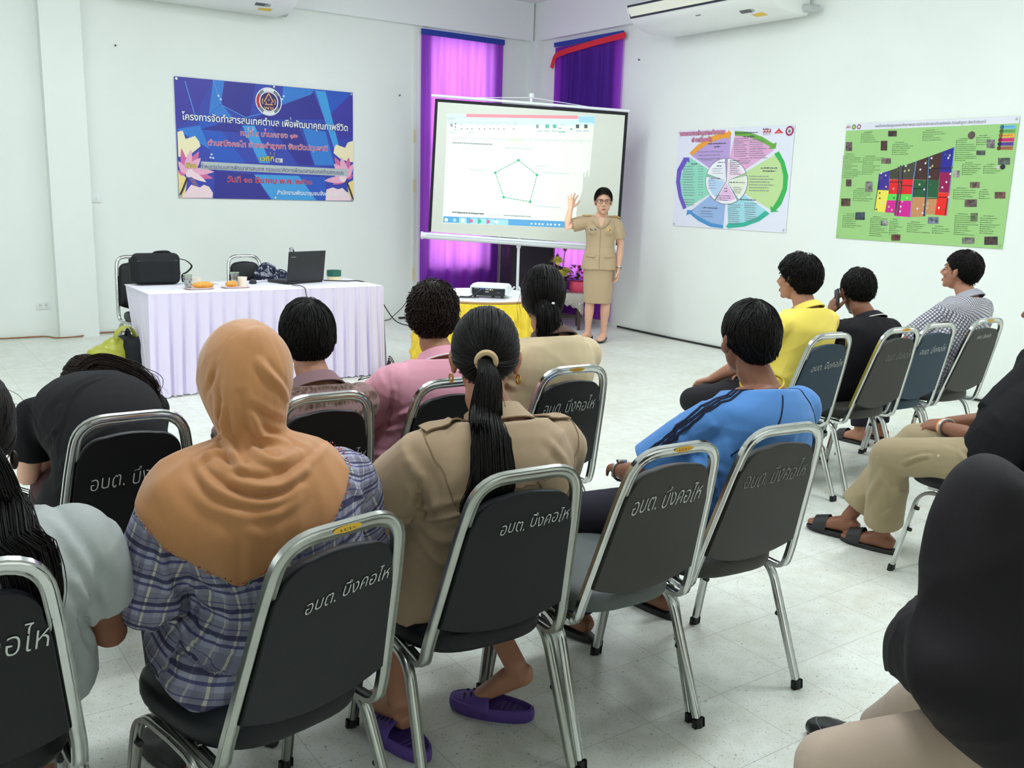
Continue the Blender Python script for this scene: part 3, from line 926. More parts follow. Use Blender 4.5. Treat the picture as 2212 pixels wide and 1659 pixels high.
def head_hair(M, parent, style='down', hl=HL_M, n=900, seed=1, length=(.05, .11), vol=(.03, .10), end=None, comb=(0, 0, 0), grav=.5,
              whorl=(0, -.045, .12), tie=None, curl=0.0, r=.0016, steps=16, m=None, name='hair', cap=1.035, rad=None, extra=None, lift_front=0.0):
    rng = np.random.default_rng(seed)
    R = np.array(rad if rad else HR); C = np.array(HC)
    D = fib(int(n * 2.1)); D = D[rng.permutation(len(D))]
    p0 = C + R * D
    az = np.abs(np.arctan2(D[:, 0], D[:, 1]))
    keep = p0[:, 2] > interp(hl, az) + rng.normal(0, .004, len(D))
    D = D[keep][:n]; p0 = p0[keep][:n]; N = len(p0)
    lay = np.maximum(rng.uniform(*vol, N), cap - 1 + .008 + rng.uniform(0, .03, N))
    L = rng.uniform(*length, N)
    p = C + R * D * (1 + lay[:, None])
    az0 = np.abs(np.arctan2(D[:, 0], D[:, 1]))
    S = [p.copy()]; done = np.zeros(N, bool)
    jit = rng.normal(0, .16, (N, 3))
    wh = np.array(whorl)
    for k in range(steps):
        q = (p - C) / R; nq = np.linalg.norm(q, axis=1, keepdims=True)
        nrm = q / R; nrm /= np.linalg.norm(nrm, axis=1, keepdims=True)
        if style == 'pull':
            d = np.array(tie) - p
            dist = np.linalg.norm(d, axis=1)
            d = d / np.maximum(dist, 1e-6)[:, None] + jit * .12
            done |= dist < .012
        else:
            d = p - wh; d /= np.maximum(np.linalg.norm(d, axis=1, keepdims=True), 1e-6)
            d = d * (1 - grav) + np.array([0, 0, -1]) * grav + np.array(comb) + jit * (1 + k / steps)
        d -= nrm * np.sum(d * nrm, 1, keepdims=True) * (1.0 if style == 'pull' else .92)
        d /= np.maximum(np.linalg.norm(d, axis=1, keepdims=True), 1e-6)
        st = (L / steps)[:, None] if style != 'pull' else np.minimum(np.linalg.norm(np.array(tie) - p, axis=1), .30)[:, None] / (steps - k) * 1.06
        pn = p + d * st
        q = (pn - C) / R; nq = np.linalg.norm(q, axis=1)
        ll = 1 + lay
        
        under = (nq < ll) & ((pn[:, 2] > C[2] - .05) | (style == 'pull'))
        pn[under] = C + R * (q[under] / nq[under][:, None]) * ll[under][:, None]
        over = (nq > ll * 1.02) & (pn[:, 2] > C[2] - .02)
        pn[over] = C + R * (q[over] / nq[over][:, None]) * (ll[over] * 1.01)[:, None]
        if end is not None:
            a = np.abs(np.arctan2(pn[:, 0], pn[:, 1] - C[1]))
            done |= pn[:, 2] < interp(end, a) + (lay - vol[0]) * .06
            done |= nq > 1.30
        pn[done] = p[done]
        p = pn; S.append(p.copy())
    S = np.stack(S, 1)
    if curl:
        t = np.linspace(0, 1, S.shape[1])[None, :, None]
        ph = rng.uniform(0, 6.28, (N, 1, 1)); fr = rng.uniform(7, 14, (N, 1, 1))
        off = np.concatenate([np.sin(t * fr + ph), np.cos(t * fr * 1.1 + ph), np.sin(t * fr * .9 + 2 + ph)], 2)
        S = S + off * curl * t
    Mn = np.array(M); S = S @ Mn[:3, :3].T + Mn[:3, 3]
    mb = MB()
    strands_mesh(mb, S, rng.uniform(.75, 1.3, N) * r)
    # scalp cover under the strands
    rows, cols = 22, 44; idx = {}
    vs = []
    for i in range(rows + 1):
        for j in range(cols):
            ph, th = pi * i / rows, 2 * pi * j / cols
            dd = np.array([sin(th) * sin(ph), cos(th) * sin(ph), cos(ph)])
            vs.append(C + R * dd * cap)
    vs = np.array(vs); a = np.abs(np.arctan2(vs[:, 0], vs[:, 1] - C[1])); ok = vs[:, 2] > interp(hl, a) + .002
    vw = vs @ Mn[:3, :3].T + Mn[:3, 3]
    fs = []
    for i in range(rows):
        for j in range(cols):
            f = (i * cols + j, i * cols + (j + 1) % cols, (i + 1) * cols + (j + 1) % cols, (i + 1) * cols + j)
            if ok[list(f)].sum() >= 3: fs.append(f)
    mb.add(vw.tolist(), fs)
    if extra: extra(mb, rng)
    return mb.build(name, m or M_HAIR, parent, angle=180)

def tail(mb, rng, pts, rad, n=260, r=.0018, flat=.8, frizz=.004, core=.72, over=None):
    """a bundle of long hair along a path with radii, kept outside a garment"""
    P = np.array([list(p) for p in spline(pts, 6)]); k = len(P)
    Rr = np.interp(np.linspace(0, 1, k), np.linspace(0, 1, len(rad)), rad)
    if over is not None:
        bo = bvh_of(over)
        for i in range(k):
            l, nr, _, _ = bo.find_nearest(V(P[i])); d = (V(P[i]) - l).dot(nr); need = Rr[i] * flat * .75 + .004
            if d < need: P[i] = P[i] + np.array(nr) * (need - d)
    T = np.gradient(P, axis=0); T /= np.linalg.norm(T, axis=1, keepdims=True)
    A = np.cross(T, np.array([0, 1, 0.1])); A /= np.linalg.norm(A, axis=1, keepdims=True); B = np.cross(T, A)
    mb.rings([[V(P[i]) + (V(A[i]) * cos(2 * pi * j / 14) + V(B[i]) * sin(2 * pi * j / 14) * flat) * max(Rr[i] * core, .002) for j in range(14)] for i in range(k)], True, True)
    ph = rng.uniform(0, 2 * pi, n); q = np.sqrt(rng.uniform(.35, 1.0, n)); tw = rng.normal(0, .5, n)
    t = np.linspace(0, 1, k)
    ends = rng.uniform(.72, 1.0, n)
    S = np.zeros((n, k, 3))
    for i in range(n):
        tt = t * ends[i] if i % 3 else t
        Pi = np.stack([np.interp(tt, t, P[:, c]) for c in range(3)], 1); Ri = np.interp(tt, t, Rr)
        Ai = np.stack([np.interp(tt, t, A[:, c]) for c in range(3)], 1); Bi = np.stack([np.interp(tt, t, B[:, c]) for c in range(3)], 1)
        an = ph[i] + tw[i] * tt
        S[i] = Pi + (Ai * np.cos(an)[:, None] + Bi * np.sin(an)[:, None] * flat) * (Ri * q[i])[:, None]
        S[i] += np.sin(tt * rng.uniform(5, 12) + ph[i])[:, None] * rng.normal(0, 1, 3)[None, :] * frizz * tt[:, None]
    strands_mesh(mb, S, rng.uniform(.7, 1.3, n) * r)

def loose(mb, rng, lines, r=.0006):
    for pts in lines:
        S = np.array([list(p) for p in spline(pts, 6)])[None]
        strands_mesh(mb, S, np.array([r]))

# ---------------------------------------------------------------- the figure
def skin_mat(name, col):
    return mat(name, col, rough=.5, spec=.35, var=.06, vscale=18, bump=.08, bscale=300, subsurface=.06)
SK_LIGHT = skin_mat('light_skin', (222, 174, 148))
SK_MID = skin_mat('tan_skin', (176, 124, 98))
SK_DARK = skin_mat('brown_skin', (138, 92, 70))

TT = (0, .12, .28, .45, .62, .76, .88, .95, 1.0)
RX = (.165, .162, .148, .146, .158, .168, .155, .122, .085)
RY = (.118, .122, .108, .104, .112, .114, .100, .088, .074)
class Figure:
    def __init__(s, label, loc, rot=0, head=(0, .02, 1.14), neck=None, pel=(0, 0, .565), hunch=.05, w=1.0, depth=1.0, sh=.168, sh_drop=.0, tw=0, yaw=0, pitch=0, roll=0,
                 hs=1.0, skin=None, group=None, sh_fwd=0.0):
        s.root = empty('person', (loc[0], loc[1], 0), -radians(rot), label, 'person', group)
        s.rot = rot; s.loc = V((loc[0], loc[1], 0)); s.skin = skin or SK_MID
        s.M = head_matrix(head, yaw, pitch, roll, hs); s.head = V(head)
        hk = s.M @ V((0, -.035, -.085))
        s.neck = V(neck) if neck else V((head[0] * .93 + hk.x * .07, hk.y - .030, hk.z - .052))
        s.hk = hk
        P0, P3 = V(pel), s.neck
        P1 = P0 + V((0, -hunch, .17)); P2 = P3 + (V((0, -hunch * .6, -.20)) if P3.z - P0.z > .3 else (P0 - P3) * .33 + V((0, -hunch, .06)))
        s.sp = lambda t: P0 * (1 - t) ** 3 + P1 * 3 * t * (1 - t) ** 2 + P2 * 3 * t * t * (1 - t) + P3 * t ** 3
        s.w, s.d, s.twist = w, depth, tw
        s.lat = lambda t: Matrix.Rotation(radians(tw) * t, 3, 'Z') @ V((1, 0, 0))
        c = s.sp(.89); tn = (s.sp(.93) - s.sp(.83)).normalized()
        s.sh = {k: c + s.lat(.9) * sg * sh + V((0, sh_fwd, -sh_drop * (1 if sg > 0 else -1) - .022)) for k, sg in (('L', -1), ('R', 1))}
        s.arm = {}; s.leg = {}; s.handp = {}
    def to_local(s, p):
        return Matrix.Rotation(radians(s.rot), 3, 'Z') @ (V(p) - s.loc)
    def set_arm(s, k, elbow, wrist, d=None, n=None, curl=.35, spread=.1, thumb=.7):
        e, w = V(elbow), V(wrist)
        s.arm[k] = (e, w)
        s.handp[k] = (V(d) if d else (w - e).normalized(), V(n) if n else V((0, 0, -1)), curl, spread, thumb)
    def set_leg(s, k, knee, ankle, toe=(0, 1, 0), hip=None):
        sg = -1 if k == 'L' else 1
        s.leg[k] = (V(hip) if hip else V((sg * .088, .02, .548)) + V((s.sp(0).x, s.sp(0).y, s.sp(0).z - .565)), V(knee), V(ankle), V(toe).normalized())
    def torso(s, mb, e, t0=0.0, t1=1.0, bust=0.0, belly=0.0, flare=0.0):
        ts = np.linspace(t0, t1, 18); pts, rx, ry, la = [], [], [], []
        for t in ts:
            q = s.sp(max(t, 0)) if t >= 0 else s.sp(0) + (s.sp(0) - s.sp(.06)).normalized() * (-t) * .5
            k = np.interp(t, TT, RX) * s.w + e + flare * max(0, .2 - t); j = np.interp(t, TT, RY) * s.d + e + flare * max(0, .2 - t) * .6
            pts.append(q); rx.append(k); ry.append(j); la.append(tuple(s.lat(max(t, 0))))
        loft(mb, pts, rx, ry, la, 28, 2.3)
        if belly: mb.ball(s.sp(.3) + V((0, .06, 0)), (.13 * s.w + e * .5, .09 + belly, .13), 20, 14)
        if bust:
            for sg in (-1, 1): mb.ball(s.sp(.68) + V((sg * .075, np.interp(.68, TT, RY) * s.d * .75, 0)), bust, 14, 10)
    def body(s, voxel=.006, smooth=4, feet=True, ears=True, jaw=1.0, thin=.016, arm_r=1.0):
        mb = MB()
        s.torso(mb, -thin, 0, 1.0)
        limb(mb, [s.sp(.93), s.neck, s.hk, s.hk + (s.head - s.hk) * .3], [.066, .058, .054, .050])
        head_shapes(mb, s.M, ears, jaw)
        for k, (e, w) in s.arm.items():
            sh = s.sh[k]
            limb(mb, [sh + V((0, 0, -.005)), lerp(sh, e, .5), e, lerp(e, w, .35), w], [q * arm_r for q in (.045, .043, .037, .037, .025)])
            d, n, cu, spd, th = s.handp[k]
            hand(mb, w, d, n, k, cu, spd, th)
        for k, (h, kn, an, toe) in s.leg.items():
            limb(mb, [h, lerp(h, kn, .5), kn], [.070, .064, .052])
            limb(mb, [kn, lerp(kn, an, .35), lerp(kn, an, .8), an], [.050, .052, .034, .033])
            if feet: s.foot(mb, an, toe)
        s.b = remesh(mb, 'body', s.skin, s.root, voxel, smooth)
        return s.b
    def foot(s, mb, an, toe, e=0.0):
        toe = V(toe); lat = V((-toe.y, toe.x, 0)).normalized()
        g = an.z - .075
        side = V((0, 0, 1))
        loft(mb, [an - toe * .055 + V((0, 0, -.042)), an - toe * .03 + V((0, 0, -.035)), an + toe * .03 + V((0, 0, -.035)), an + toe * .10 + V((0, 0, -.050)), an + toe * .155 + V((0, 0, -.057)), an + toe * .185 + V((0, 0, -.062))],
             [.022 + e, .033 + e, .036 + e, .043 + e, .040 + e, .022 + e], [.024 + e, .034 + e, .036 + e, .024 + e, .016 + e, .010 + e], lat, 16, 2.3)
    def shirt(s, material, name='shirt', ease=.016, t0=-.10, t1=.985, sleeve=.55, srad=(.072, .070, .066), voxel=.007, smooth=5, disp=None, flare=.0, belly=0.0, bust=0.0, pat=False, capr=.073, extra=()):
        mb = MB()
        for c, r in extra: mb.ball(c, r, 20, 14)
        s.torso(mb, ease, t0, t1, bust, belly, flare)
        for k, (e, w) in s.arm.items():
            sh = s.sh[k]
            mb.ball(sh + V((0, 0, -.012)) + (s.neck - sh) * .06, capr * .90, 16, 12)
            if sleeve <= 1:
                end = lerp(sh, e, sleeve); pts = [sh, lerp(sh, e, sleeve * .5), end]; rr = [srad[0] * .88, srad[1] * .97, srad[2]]
            else:
                end = lerp(e, w, sleeve - 1); pts = [sh, lerp(sh, e, .5), e, lerp(e, w, (sleeve - 1) * .5), end]
                rr = [srad[0] * .88, srad[1] * .97, srad[2] * .92, srad[2] * .85, srad[2] * .72]
            mb.tube(pts, n=18, radii=rr, up=(.2, 1, .1))
            if sleeve > 1: mb.ball(e, rr[2], 14, 10)
        pt = s.pattern if pat else None
        s.sh_ob = remesh(mb, name, material, s.root, voxel, smooth, disp, pt)
        return s.sh_ob
    def pattern(s, P):
        """cloth coordinates: round the trunk / round the sleeve, and along it"""
        ts = np.linspace(-.15, 1.05, 40); C = np.array([list(s.sp(max(t, 0)) - V((0, 0, .25)) * max(-t, 0)) for t in ts])
        arc_ = np.concatenate([[0], np.cumsum(np.linalg.norm(np.diff(C, axis=0), axis=1))])
        d = np.linalg.norm(P[:, None, :] - C[None], axis=2); i = d.argmin(1)
        # height along the spine, refined
        Cn = np.gradient(C, axis=0); Cn /= np.maximum(np.linalg.norm(Cn, axis=1, keepdims=True), 1e-6)
        v = arc_[i] + np.sum((P - C[i]) * Cn[i], 1)
        q = P - C[i]
        ang = np.arctan2(q[:, 0], -q[:, 1]); u = ang * .135 * s.w
        L0 = np.linalg.norm(np.array(s.sp(1) - s.sp(0))); k = np.clip(((P - np.array(s.sp(0))) @ np.array((s.sp(1) - s.sp(0)).normalized()) / L0 - .66) / .2, 0, 1); k = k * k * (3 - 2 * k)
        xr = P[:, 0] - C[0][0]; u = u * (1 - k) + xr * 1.05 * k; v = v + k * np.maximum(q[:, 1] + .10, -.02)
        out = np.stack([u, v, np.zeros(len(P))], 1)
        for k, (e, w) in s.arm.items():
            sh = np.array(s.sh[k]); ee = np.array(e); ax = ee - sh; Ln = np.linalg.norm(ax); ax /= Ln
            t = (P - sh) @ ax; rad = P - sh - t[:, None] * ax; rd = np.linalg.norm(rad, axis=1)
            sel = (t > .045) & (rd < .085) & (np.sign(q[:, 0]) == (1 if k == 'R' else -1)) & (np.abs(q[:, 0]) > .135 * s.w)
            b1 = np.cross(ax, [0, 1, 0]); b1 /= np.linalg.norm(b1); b2 = np.cross(ax, b1)
            a2 = np.arctan2(rad @ b1, -(rad @ b2))
            out[sel, 0] = (a2 * .062)[sel] + .013; out[sel, 1] = (-t * 1.0)[sel] + arc_[-6]
        return out
    def trousers(s, material, name='trousers', e=.012, length=.93, voxel=.009, smooth=4, disp=None, kr=.066, hem=.055, seat=.0):
        mb = MB(); p = s.sp(0)
        mb.ball(p + V((0, .0, .01)), (.172 * s.w + seat, .135 * s.d + seat, .105), 22, 14)
        for k, (h, kn, an, toe) in s.leg.items():
            end = lerp(kn, an, length)
            limb(mb, [h, lerp(h, kn, .5), kn], [.088 + e, .080 + e * .6, kr + e * .3], 18)
            mb.tube([kn, lerp(kn, end, .4), lerp(kn, end, .98), end], n=18, radii=[kr + e * .3, (kr + hem) / 2 + .004, hem, hem - .002], up=(.1, 1, .1)); mb.ball(kn, kr + e * .3, 14, 10)
        s.tr = remesh(mb, name, material, s.root, voxel, smooth, disp)
        return s.tr
    def slippers(s, m, name='slipper', strap=None, closed=False, e=.0):
        """flat sole under each foot and a broad band over the toes, or a closed shoe"""
        for k, (h, kn, an, toe) in s.leg.items():
            toe = V((toe.x, toe.y, 0)).normalized(); lat = V((toe.y, -toe.x, 0)); z0 = max(an.z - .093, .0)
            o = V((an.x, an.y, 0))
            rings = []
            n = 26
            for zz, g in ((z0, .96), (z0 + .004, 1.0), (z0 + .016, 1.0), (z0 + .020, .95)):
                ring = []
                for j in range(n):
                    a = 2 * pi * j / n; c, q = cos(a), sin(a)
                    L = .055 + (.138) * c; W = .043 + .007 * c
                    ring.append(o + toe * (L * 1.0 * g + (1 - g) * .055) + lat * (W * g * math.copysign(abs(q) ** .8, q)) + V((0, 0, zz)))
                rings.append(ring)
            mb = MB().rings(rings, True, True)
            if closed:
                mb2 = MB(); mb2.v, mb2.f, mb2.m = mb.v, mb.f, mb.m
                s.foot(mb2, an + V((0, 0, .004)), toe, .008)
                sh = remesh(mb2, name, m, s.root, .005, 3)
            else:
                band = []
                for x in (.085, .105, .13, .15):
                    ring = []
                    for t in np.linspace(-1, 1, 13):
                        hgt = (.058 - (x - .085) * .28) * (1 - abs(t) ** 2.6) ** .6 if abs(t) < 1 else 0
                        ring.append(o + toe * x + lat * t * .050 + V((0, 0, z0 + .014 + hgt + .012 * (1 - abs(t)))))
                    band.append(ring)
                sh = mb.build(name, m, s.root)
                bm = MB()
                thick = [[p + (V((0, 0, .004))) for p in r] for r in band]
                bm.rings(band, False, False); bm.rings(thick, False, False)
                bm.build('strap', strap or m, sh)
    def collar(s, m, name='collar', z0=-.026, r0=.064, r1=.080, h=.038, open_front=True, tilt=.1, edge=None, fall=True):
        """turned-down collar round the neck"""
        ax = (s.hk - s.neck).normalized(); a = s.lat(1); b = ax.cross(a).normalized()
        c = s.neck + ax * z0
        n = 40; r_in, r_top, r_out, r_low = [], [], [], []
        A = np.linspace(radians(118), radians(422), n) if open_front else np.linspace(0, 2 * pi, n)
        def ring(r, hh, k=0):
            return [c + (a * cos(t) * r * 1.04 + b * sin(t) * r) + ax * (hh + tilt * -.02 * sin(t)) for t in A]
        prof = [ring(r0, 0), ring(r0, h), ring(r0 + .006, h + .004), ring(r1, h * .55), ring(r1 + .012, -.004), ring(r1 + .006, -.006)]
        o = MB().rings(prof, False, False).build(name, m, s.root, angle=60)
        if edge:
            mb = MB().tube(ring(r1 + .0125, -.004), r=.0028, n=6); mb.build('collar_edge', edge, o)
            mb = MB().tube(ring(r1 + .004, h * .42), r=.0018, n=6) if edge == 'x' else None
        return o
# ================================================================ the audience
C_KHAKI = (172, 148, 120)
def star_cloth(C, bvh, phi_min, face=None, nth=150, nph=110, blur=40, off=.010, fold=None, rmax=1.2, keep=None):
    """cloth dropped over a figure: radial surface round C, smoothed where it spans hollows"""
    C = V(C); TH = np.linspace(0, 2 * pi, nth, endpoint=False)
    Rr = np.zeros((nph, nth)); D = np.zeros((nph, nth, 3))
    for j, th in enumerate(TH):
        pm = phi_min(th)
        for i in range(nph):
            ph = pi / 2 - (pi / 2 - pm) * (i / (nph - 1)); ph = min(ph, pi / 2 - .004)
            d = V((sin(th) * cos(ph), cos(th) * cos(ph), sin(ph))); D[i, j] = d
            hit = bvh.ray_cast(C + d * rmax, -d, rmax)
            Rr[i, j] = rmax - hit[3] if hit[0] else .06
    R0 = Rr.copy()
    for _ in range(blur):
        B = (np.roll(Rr, 1, 1) + np.roll(Rr, -1, 1) + np.vstack([Rr[:1], Rr[:-1]]) + np.vstack([Rr[1:], Rr[-1:]])) / 4
        Rr = np.maximum(R0, B)
    for _ in range(4):
        Rr = (Rr * 2 + np.roll(Rr, 1, 1) + np.roll(Rr, -1, 1) + np.vstack([Rr[:1], Rr[:-1]]) + np.vstack([Rr[1:], Rr[-1:]])) / 6
    m0 = Rr[:8].mean()
    for i in range(14): Rr[i] = m0 * (1 - i / 14) ** 1.5 + Rr[i] * (1 - (1 - i / 14) ** 1.5)
    Rr += off
    P = np.array(C) + D * Rr[..., None]
    if fold is not None:
        fl = fold(P.reshape(-1, 3), D.reshape(-1, 3)).reshape(nph, nth)
        P = P + D * fl[..., None]
    mb = MB(); vs = P.reshape(-1, 3).tolist(); fs = []
    for i in range(nph - 1):
        for j in range(nth):
            k = (j + 1) % nth
            f = (i * nth + j, i * nth + k, (i + 1) * nth + k, (i + 1) * nth + j)
            if face is not None and all(face(P[q // nth, q % nth]) for q in f): continue
            fs.append(f)
    fs.append(tuple(range(nth - 1, -1, -1)))
    mb.add(vs, fs)
    return mb, P
def thicken(o, t=.0025):
    m = o.modifiers.new('thickness', 'SOLIDIFY'); m.thickness = t; m.offset = 1
    dg = bpy.context.evaluated_depsgraph_get(); me = bpy.data.meshes.new_from_object(o.evaluated_get(dg)); o.modifiers.clear(); o.data = me
    me.polygons.foreach_set('use_smooth', [True] * len(me.polygons))
    return o

M_BLACKCL = fabric('black_cotton', (19, 18, 21))
M_BLACKTR = fabric('charcoal_trousers', (40, 37, 44))
M_SLIP = mat('black_slipper', (34, 33, 34), rough=.6)
M_GOLD = mat('gold', (210, 160, 70), rough=.25, metal=1.0)
M_STEEL = mat('watch_steel', (190, 192, 195), rough=.25, metal=1.0)

def bracelet(f, k, m, name, at=.9, r=.033, thick=.006, face=None):
    e, w = f.arm[k]; d = (w - e).normalized(); c = lerp(e, w, at)
    a = d.orthogonal().normalized(); b = d.cross(a)
    ring = [c + (a * cos(t) + b * sin(t)) * r for t in np.linspace(0, 2 * pi, 29)[:-1]]
    o = MB().tube(ring, r=thick, n=8, closed=True).build(name, m, f.root)
    if face:
        n = V((0, 0, 1)); n = (n - d * n.dot(d)).normalized(); p = c + n * (r + .003)
        mb = MB(); q = d.cross(n)
        mb.rings([[p + n * h + (d * cos(t) + q * sin(t)) * rr for t in np.linspace(0, 2 * pi, 21)[:-1]] for rr, h in ((.018, -.004), (.0185, .003), (.015, .006))])
        mb.build('watch_face', face, o)
    return o

# ---- woman in the brown headscarf and checked shirt
f = Figure('woman seated seen from behind in a tan brown headscarf and blue-grey checked shirt', (.745, 2.01), -4, head=(-.045, .03, 1.105), hunch=.075, w=1.20, depth=1.15, sh=.196, sh_drop=.006, yaw=-18, pitch=4, hs=1.03, skin=SK_MID)
f.set_arm('L', (-.295, .0, .66), (-.19, .27, .60)); f.set_arm('R', (.285, .05, .68), (.14, .30, .60))
f.set_leg('L', (-.13, .40, .50), (-.13, .33, .09), (-.2, 1, 0)); f.set_leg('R', (.10, .42, .50), (.12, .36, .09), (.1, 1, 0))
f.body()
M_PLAID = plaid('blue_grey_check_cloth', (170, 170, 194), [
    (1, .062, .031, .0, (116, 114, 130), .55), (0, .058, .028, .0, (120, 118, 134), .5), (0, .058, .0045, .040, (222, 214, 196), .8), (0, .058, .0035, .010, (214, 208, 196), .55),
    (1, .062, .010, .004, (48, 46, 84), .85), (1, .062, .007, .020, (56, 56, 112), .8), (1, .062, .0025, .046, (60, 62, 120), .7), (0, .116, .012, .018, (70, 68, 96), .42)])
f.shirt(M_PLAID, ease=.026, t0=-.14, sleeve=1.8, srad=(.088, .084, .076), flare=.22, belly=.02, pat=True, capr=.088, extra=(((-.15, -.03, .475), (.14, .18, .10)), ((-.19, -.10, .43), (.09, .11, .085)), ((-.10, -.14, .45), (.10, .08, .07))),
        disp=plus(cloth_noise(3, 0.0102, .8, (1, 1, 1.4)), creases([([(-.2, -.10, .80), (-.12, -.16, .72), (-.02, -.17, .70)], .014, .008), ([(-.24, -.05, .72), (-.14, -.14, .63), (-.05, -.17, .60)], .016, .010), ([(-.26, .0, .62), (-.20, -.10, .55), (-.1, -.17, .53)], .016, .009), ([(-.22, .02, .86), (-.25, -.04, .76), (-.2, -.1, .66)], .015, .008)])))
folds_px(f, f.sh_ob, [([(345, 1250), (380, 1300), (440, 1345)], .012, .008), ([(330, 1330), (375, 1360), (430, 1380)], .010, -.006), ([(340, 1300), (400, 1345), (405, 1420)], .010, .009), ([(330, 1360), (390, 1420), (450, 1460)], .010, .012), ([(335, 1420), (390, 1470), (460, 1500)], .010, -.006), ([(340, 1460), (410, 1520), (480, 1540)], .012, .008), ([(380, 1530), (430, 1560), (470, 1600)], .010, -.005), ([(360, 1130), (350, 1200), (365, 1280)], .010, .008), ([(720, 1000), (770, 1060), (790, 1110)], .012, .006), ([(400, 1250), (420, 1330), (415, 1400)], .010, -.008)])
f.trousers(M_BLACKTR, hem=.062); f.slippers(M_SLIP, closed=True, name='shoe')
bv = bvh_of(f.sh_ob, f.b)
under = MB().ball(f.M @ V((0, -.012, .022)), (.090, .112, .108), 24, 16).ball(f.M @ V((0, -.045, -.03)), (.075, .080, .085), 20, 14)
uo = under.build('tmp_under', M_BLACKCL); bv = bvh_of(f.sh_ob, f.b, uo); bpy.data.objects.remove(uo)
Cc = (float(f.neck.x), float(f.neck.y) + .012, float(f.neck.z))
def pm(th):                       # th = 0 in front, pi behind; scalloped hem
    a = th % (2 * pi)
    base = np.interp(a, [0, .8, 1.3, 1.7, 2.05, 2.5, 2.9, 3.3, 3.75, 4.15, 4.45, 4.75, 5.3, 2 * pi], [-.80, -.50, -.08, .06, .03, -.30, -.60, -.76, -.86, -.70, -.36, -.10, -.30, -.80])
    return base - .020 * abs(sin(a * 12))
Mi = f.M.inverted()
def inface(p):
    q = Mi @ V(p); return q.y > .035 and abs(q.x) < .062 and -.10 < q.z < .075
mb, PP = star_cloth(Cc, bv, pm, inface, 200, 150, 300, .018, cloth_noise(12, 0.0068, .9))
M_HIJAB = fabric('tan_brown_scarf_jersey', (186, 130, 82), rough=.55, sheen=.4, bump=.1)
hood = mb.build('headscarf', M_HIJAB, f.root, angle=180)
folds_px(f, hood, [([(470, 793), (460, 824), (448, 850)], .008, -.005), ([(477, 845), (478, 886), (477, 930)], .007, -.005), ([(520, 852), (530, 890), (535, 925)], .009, -.006), ([(482, 880), (488, 950), (512, 1000), (534, 1018)], .008, .012),
    ([(458, 975), (480, 988), (508, 1003), (526, 1003)], .007, -.006), ([(424, 1000), (462, 978), (480, 976)], .008, .010), ([(560, 783), (584, 814), (618, 862), (640, 890)], .009, .010), ([(584, 824), (611, 859), (630, 890), (640, 915)], .007, -.006), ([(542, 879), (577, 900), (611, 914), (650, 919)], .008, -.006),
    ([(540, 898), (568, 945), (611, 955), (668, 934)], .010, .013), ([(538, 950), (566, 990), (605, 998), (640, 975), (675, 934)], .009, .011), ([(525, 1024), (566, 1030), (618, 1017), (670, 982), (697, 955)], .008, -.006), ([(505, 1040), (555, 1052), (605, 1050), (660, 1018)], .009, .011),
    ([(446, 1017), (500, 1054), (548, 1075), (610, 1065), (665, 1027)], .008, -.006), ([(425, 1010), (460, 1054), (515, 1080), (585, 1083), (645, 1050)], .009, .010), ([(400, 1040), (440, 1085), (510, 1112), (600, 1105), (660, 1060)], .012, .006), ([(600, 840), (630, 880), (643, 905)], .006, .008), ([(500, 1090), (520, 1130), (560, 1160)], .014, .005)])
thicken(hood)
# beads along the scalloped hem
mbb = MB(); rb = random.Random(5)
BEAD = [mat('red_bead', (222, 96, 60), rough=.2, metal=.3), mat('gold_bead', (226, 190, 100), rough=.2, metal=.6), mat('violet_bead', (90, 60, 140), rough=.2, metal=.3), mat('green_bead', (120, 200, 120), rough=.2, metal=.3)]
hem = [hood.data.vertices[i].co.copy() for i in range(149 * 200, 150 * 200)] if len(hood.data.vertices) > 30000 else PP[-1]
for i in range(len(hem)):
    if not 1.75 < i / 200 * 2 * pi < 4.5: continue
    for q in range(3):
        if rb.random() < .45: continue
        a = V(hem[i]); b = V(hem[(i + 1) % len(hem)]); p = lerp(a, b, (q + rb.random()) / 3)
        n = (p - V(Cc)); n.z = 0; n.normalize()
        mbb.use(BEAD[0] if rb.random() < .42 else rb.choice(BEAD))
        mbb.ball(p + n * .005 + V((0, 0, rb.uniform(0, .010))), rb.uniform(.0010, .0021), 6, 4)
mbb.build('beads', None, hood)['kind'] = 'stuff'

# ---- woman with the long ponytail, khaki uniform shirt
f = Figure('woman seated seen from behind in khaki uniform shirt with long black ponytail', (1.285, 2.03), 6, head=(.035, -.03, 1.122), hunch=.085, w=1.16, depth=1.12, sh=.190, sh_drop=.004, yaw=-26, pitch=2, hs=1.04, skin=SK_MID)
f.set_arm('L', (-.275, .05, .70), (-.14, .30, .62), d=(.4, .9, -.1)); f.set_arm('R', (.275, .05, .72), (.13, .30, .62))
f.set_leg('L', (-.12, .40, .49), (-.135, .13, .105), (-.10, .9, 0)); f.set_leg('R', (.12, .38, .49), f.to_local((1.505, 2.075, .165)), (-.60, .66, -.50))
f.body(voxel=.0055)
M_KHAKI = fabric('khaki_uniform_cloth', C_KHAKI, var=.03)
f.shirt(M_KHAKI, ease=.026, t0=-.13, sleeve=.80, srad=(.092, .090, .084), flare=.18, capr=.090, belly=.015,
        disp=plus(cloth_noise(31, 0.0076, .7), creases([([(-.25, -.06, .80), (-.14, -.15, .79), (-.02, -.19, .83)], .011, .010), ([(-.24, -.04, .74), (-.12, -.15, .73), (-.02, -.17, .74)], .012, .009),
             ([(-.22, -.06, .66), (-.1, -.17, .64), (.04, -.19, .65)], .014, .008), ([(-.2, -.02, .90), (-.19, -.1, .82), (-.15, -.15, .76)], .012, .010), ([(.22, -.05, .80), (.12, -.16, .78), (.03, -.19, .79)], .013, .008)])))
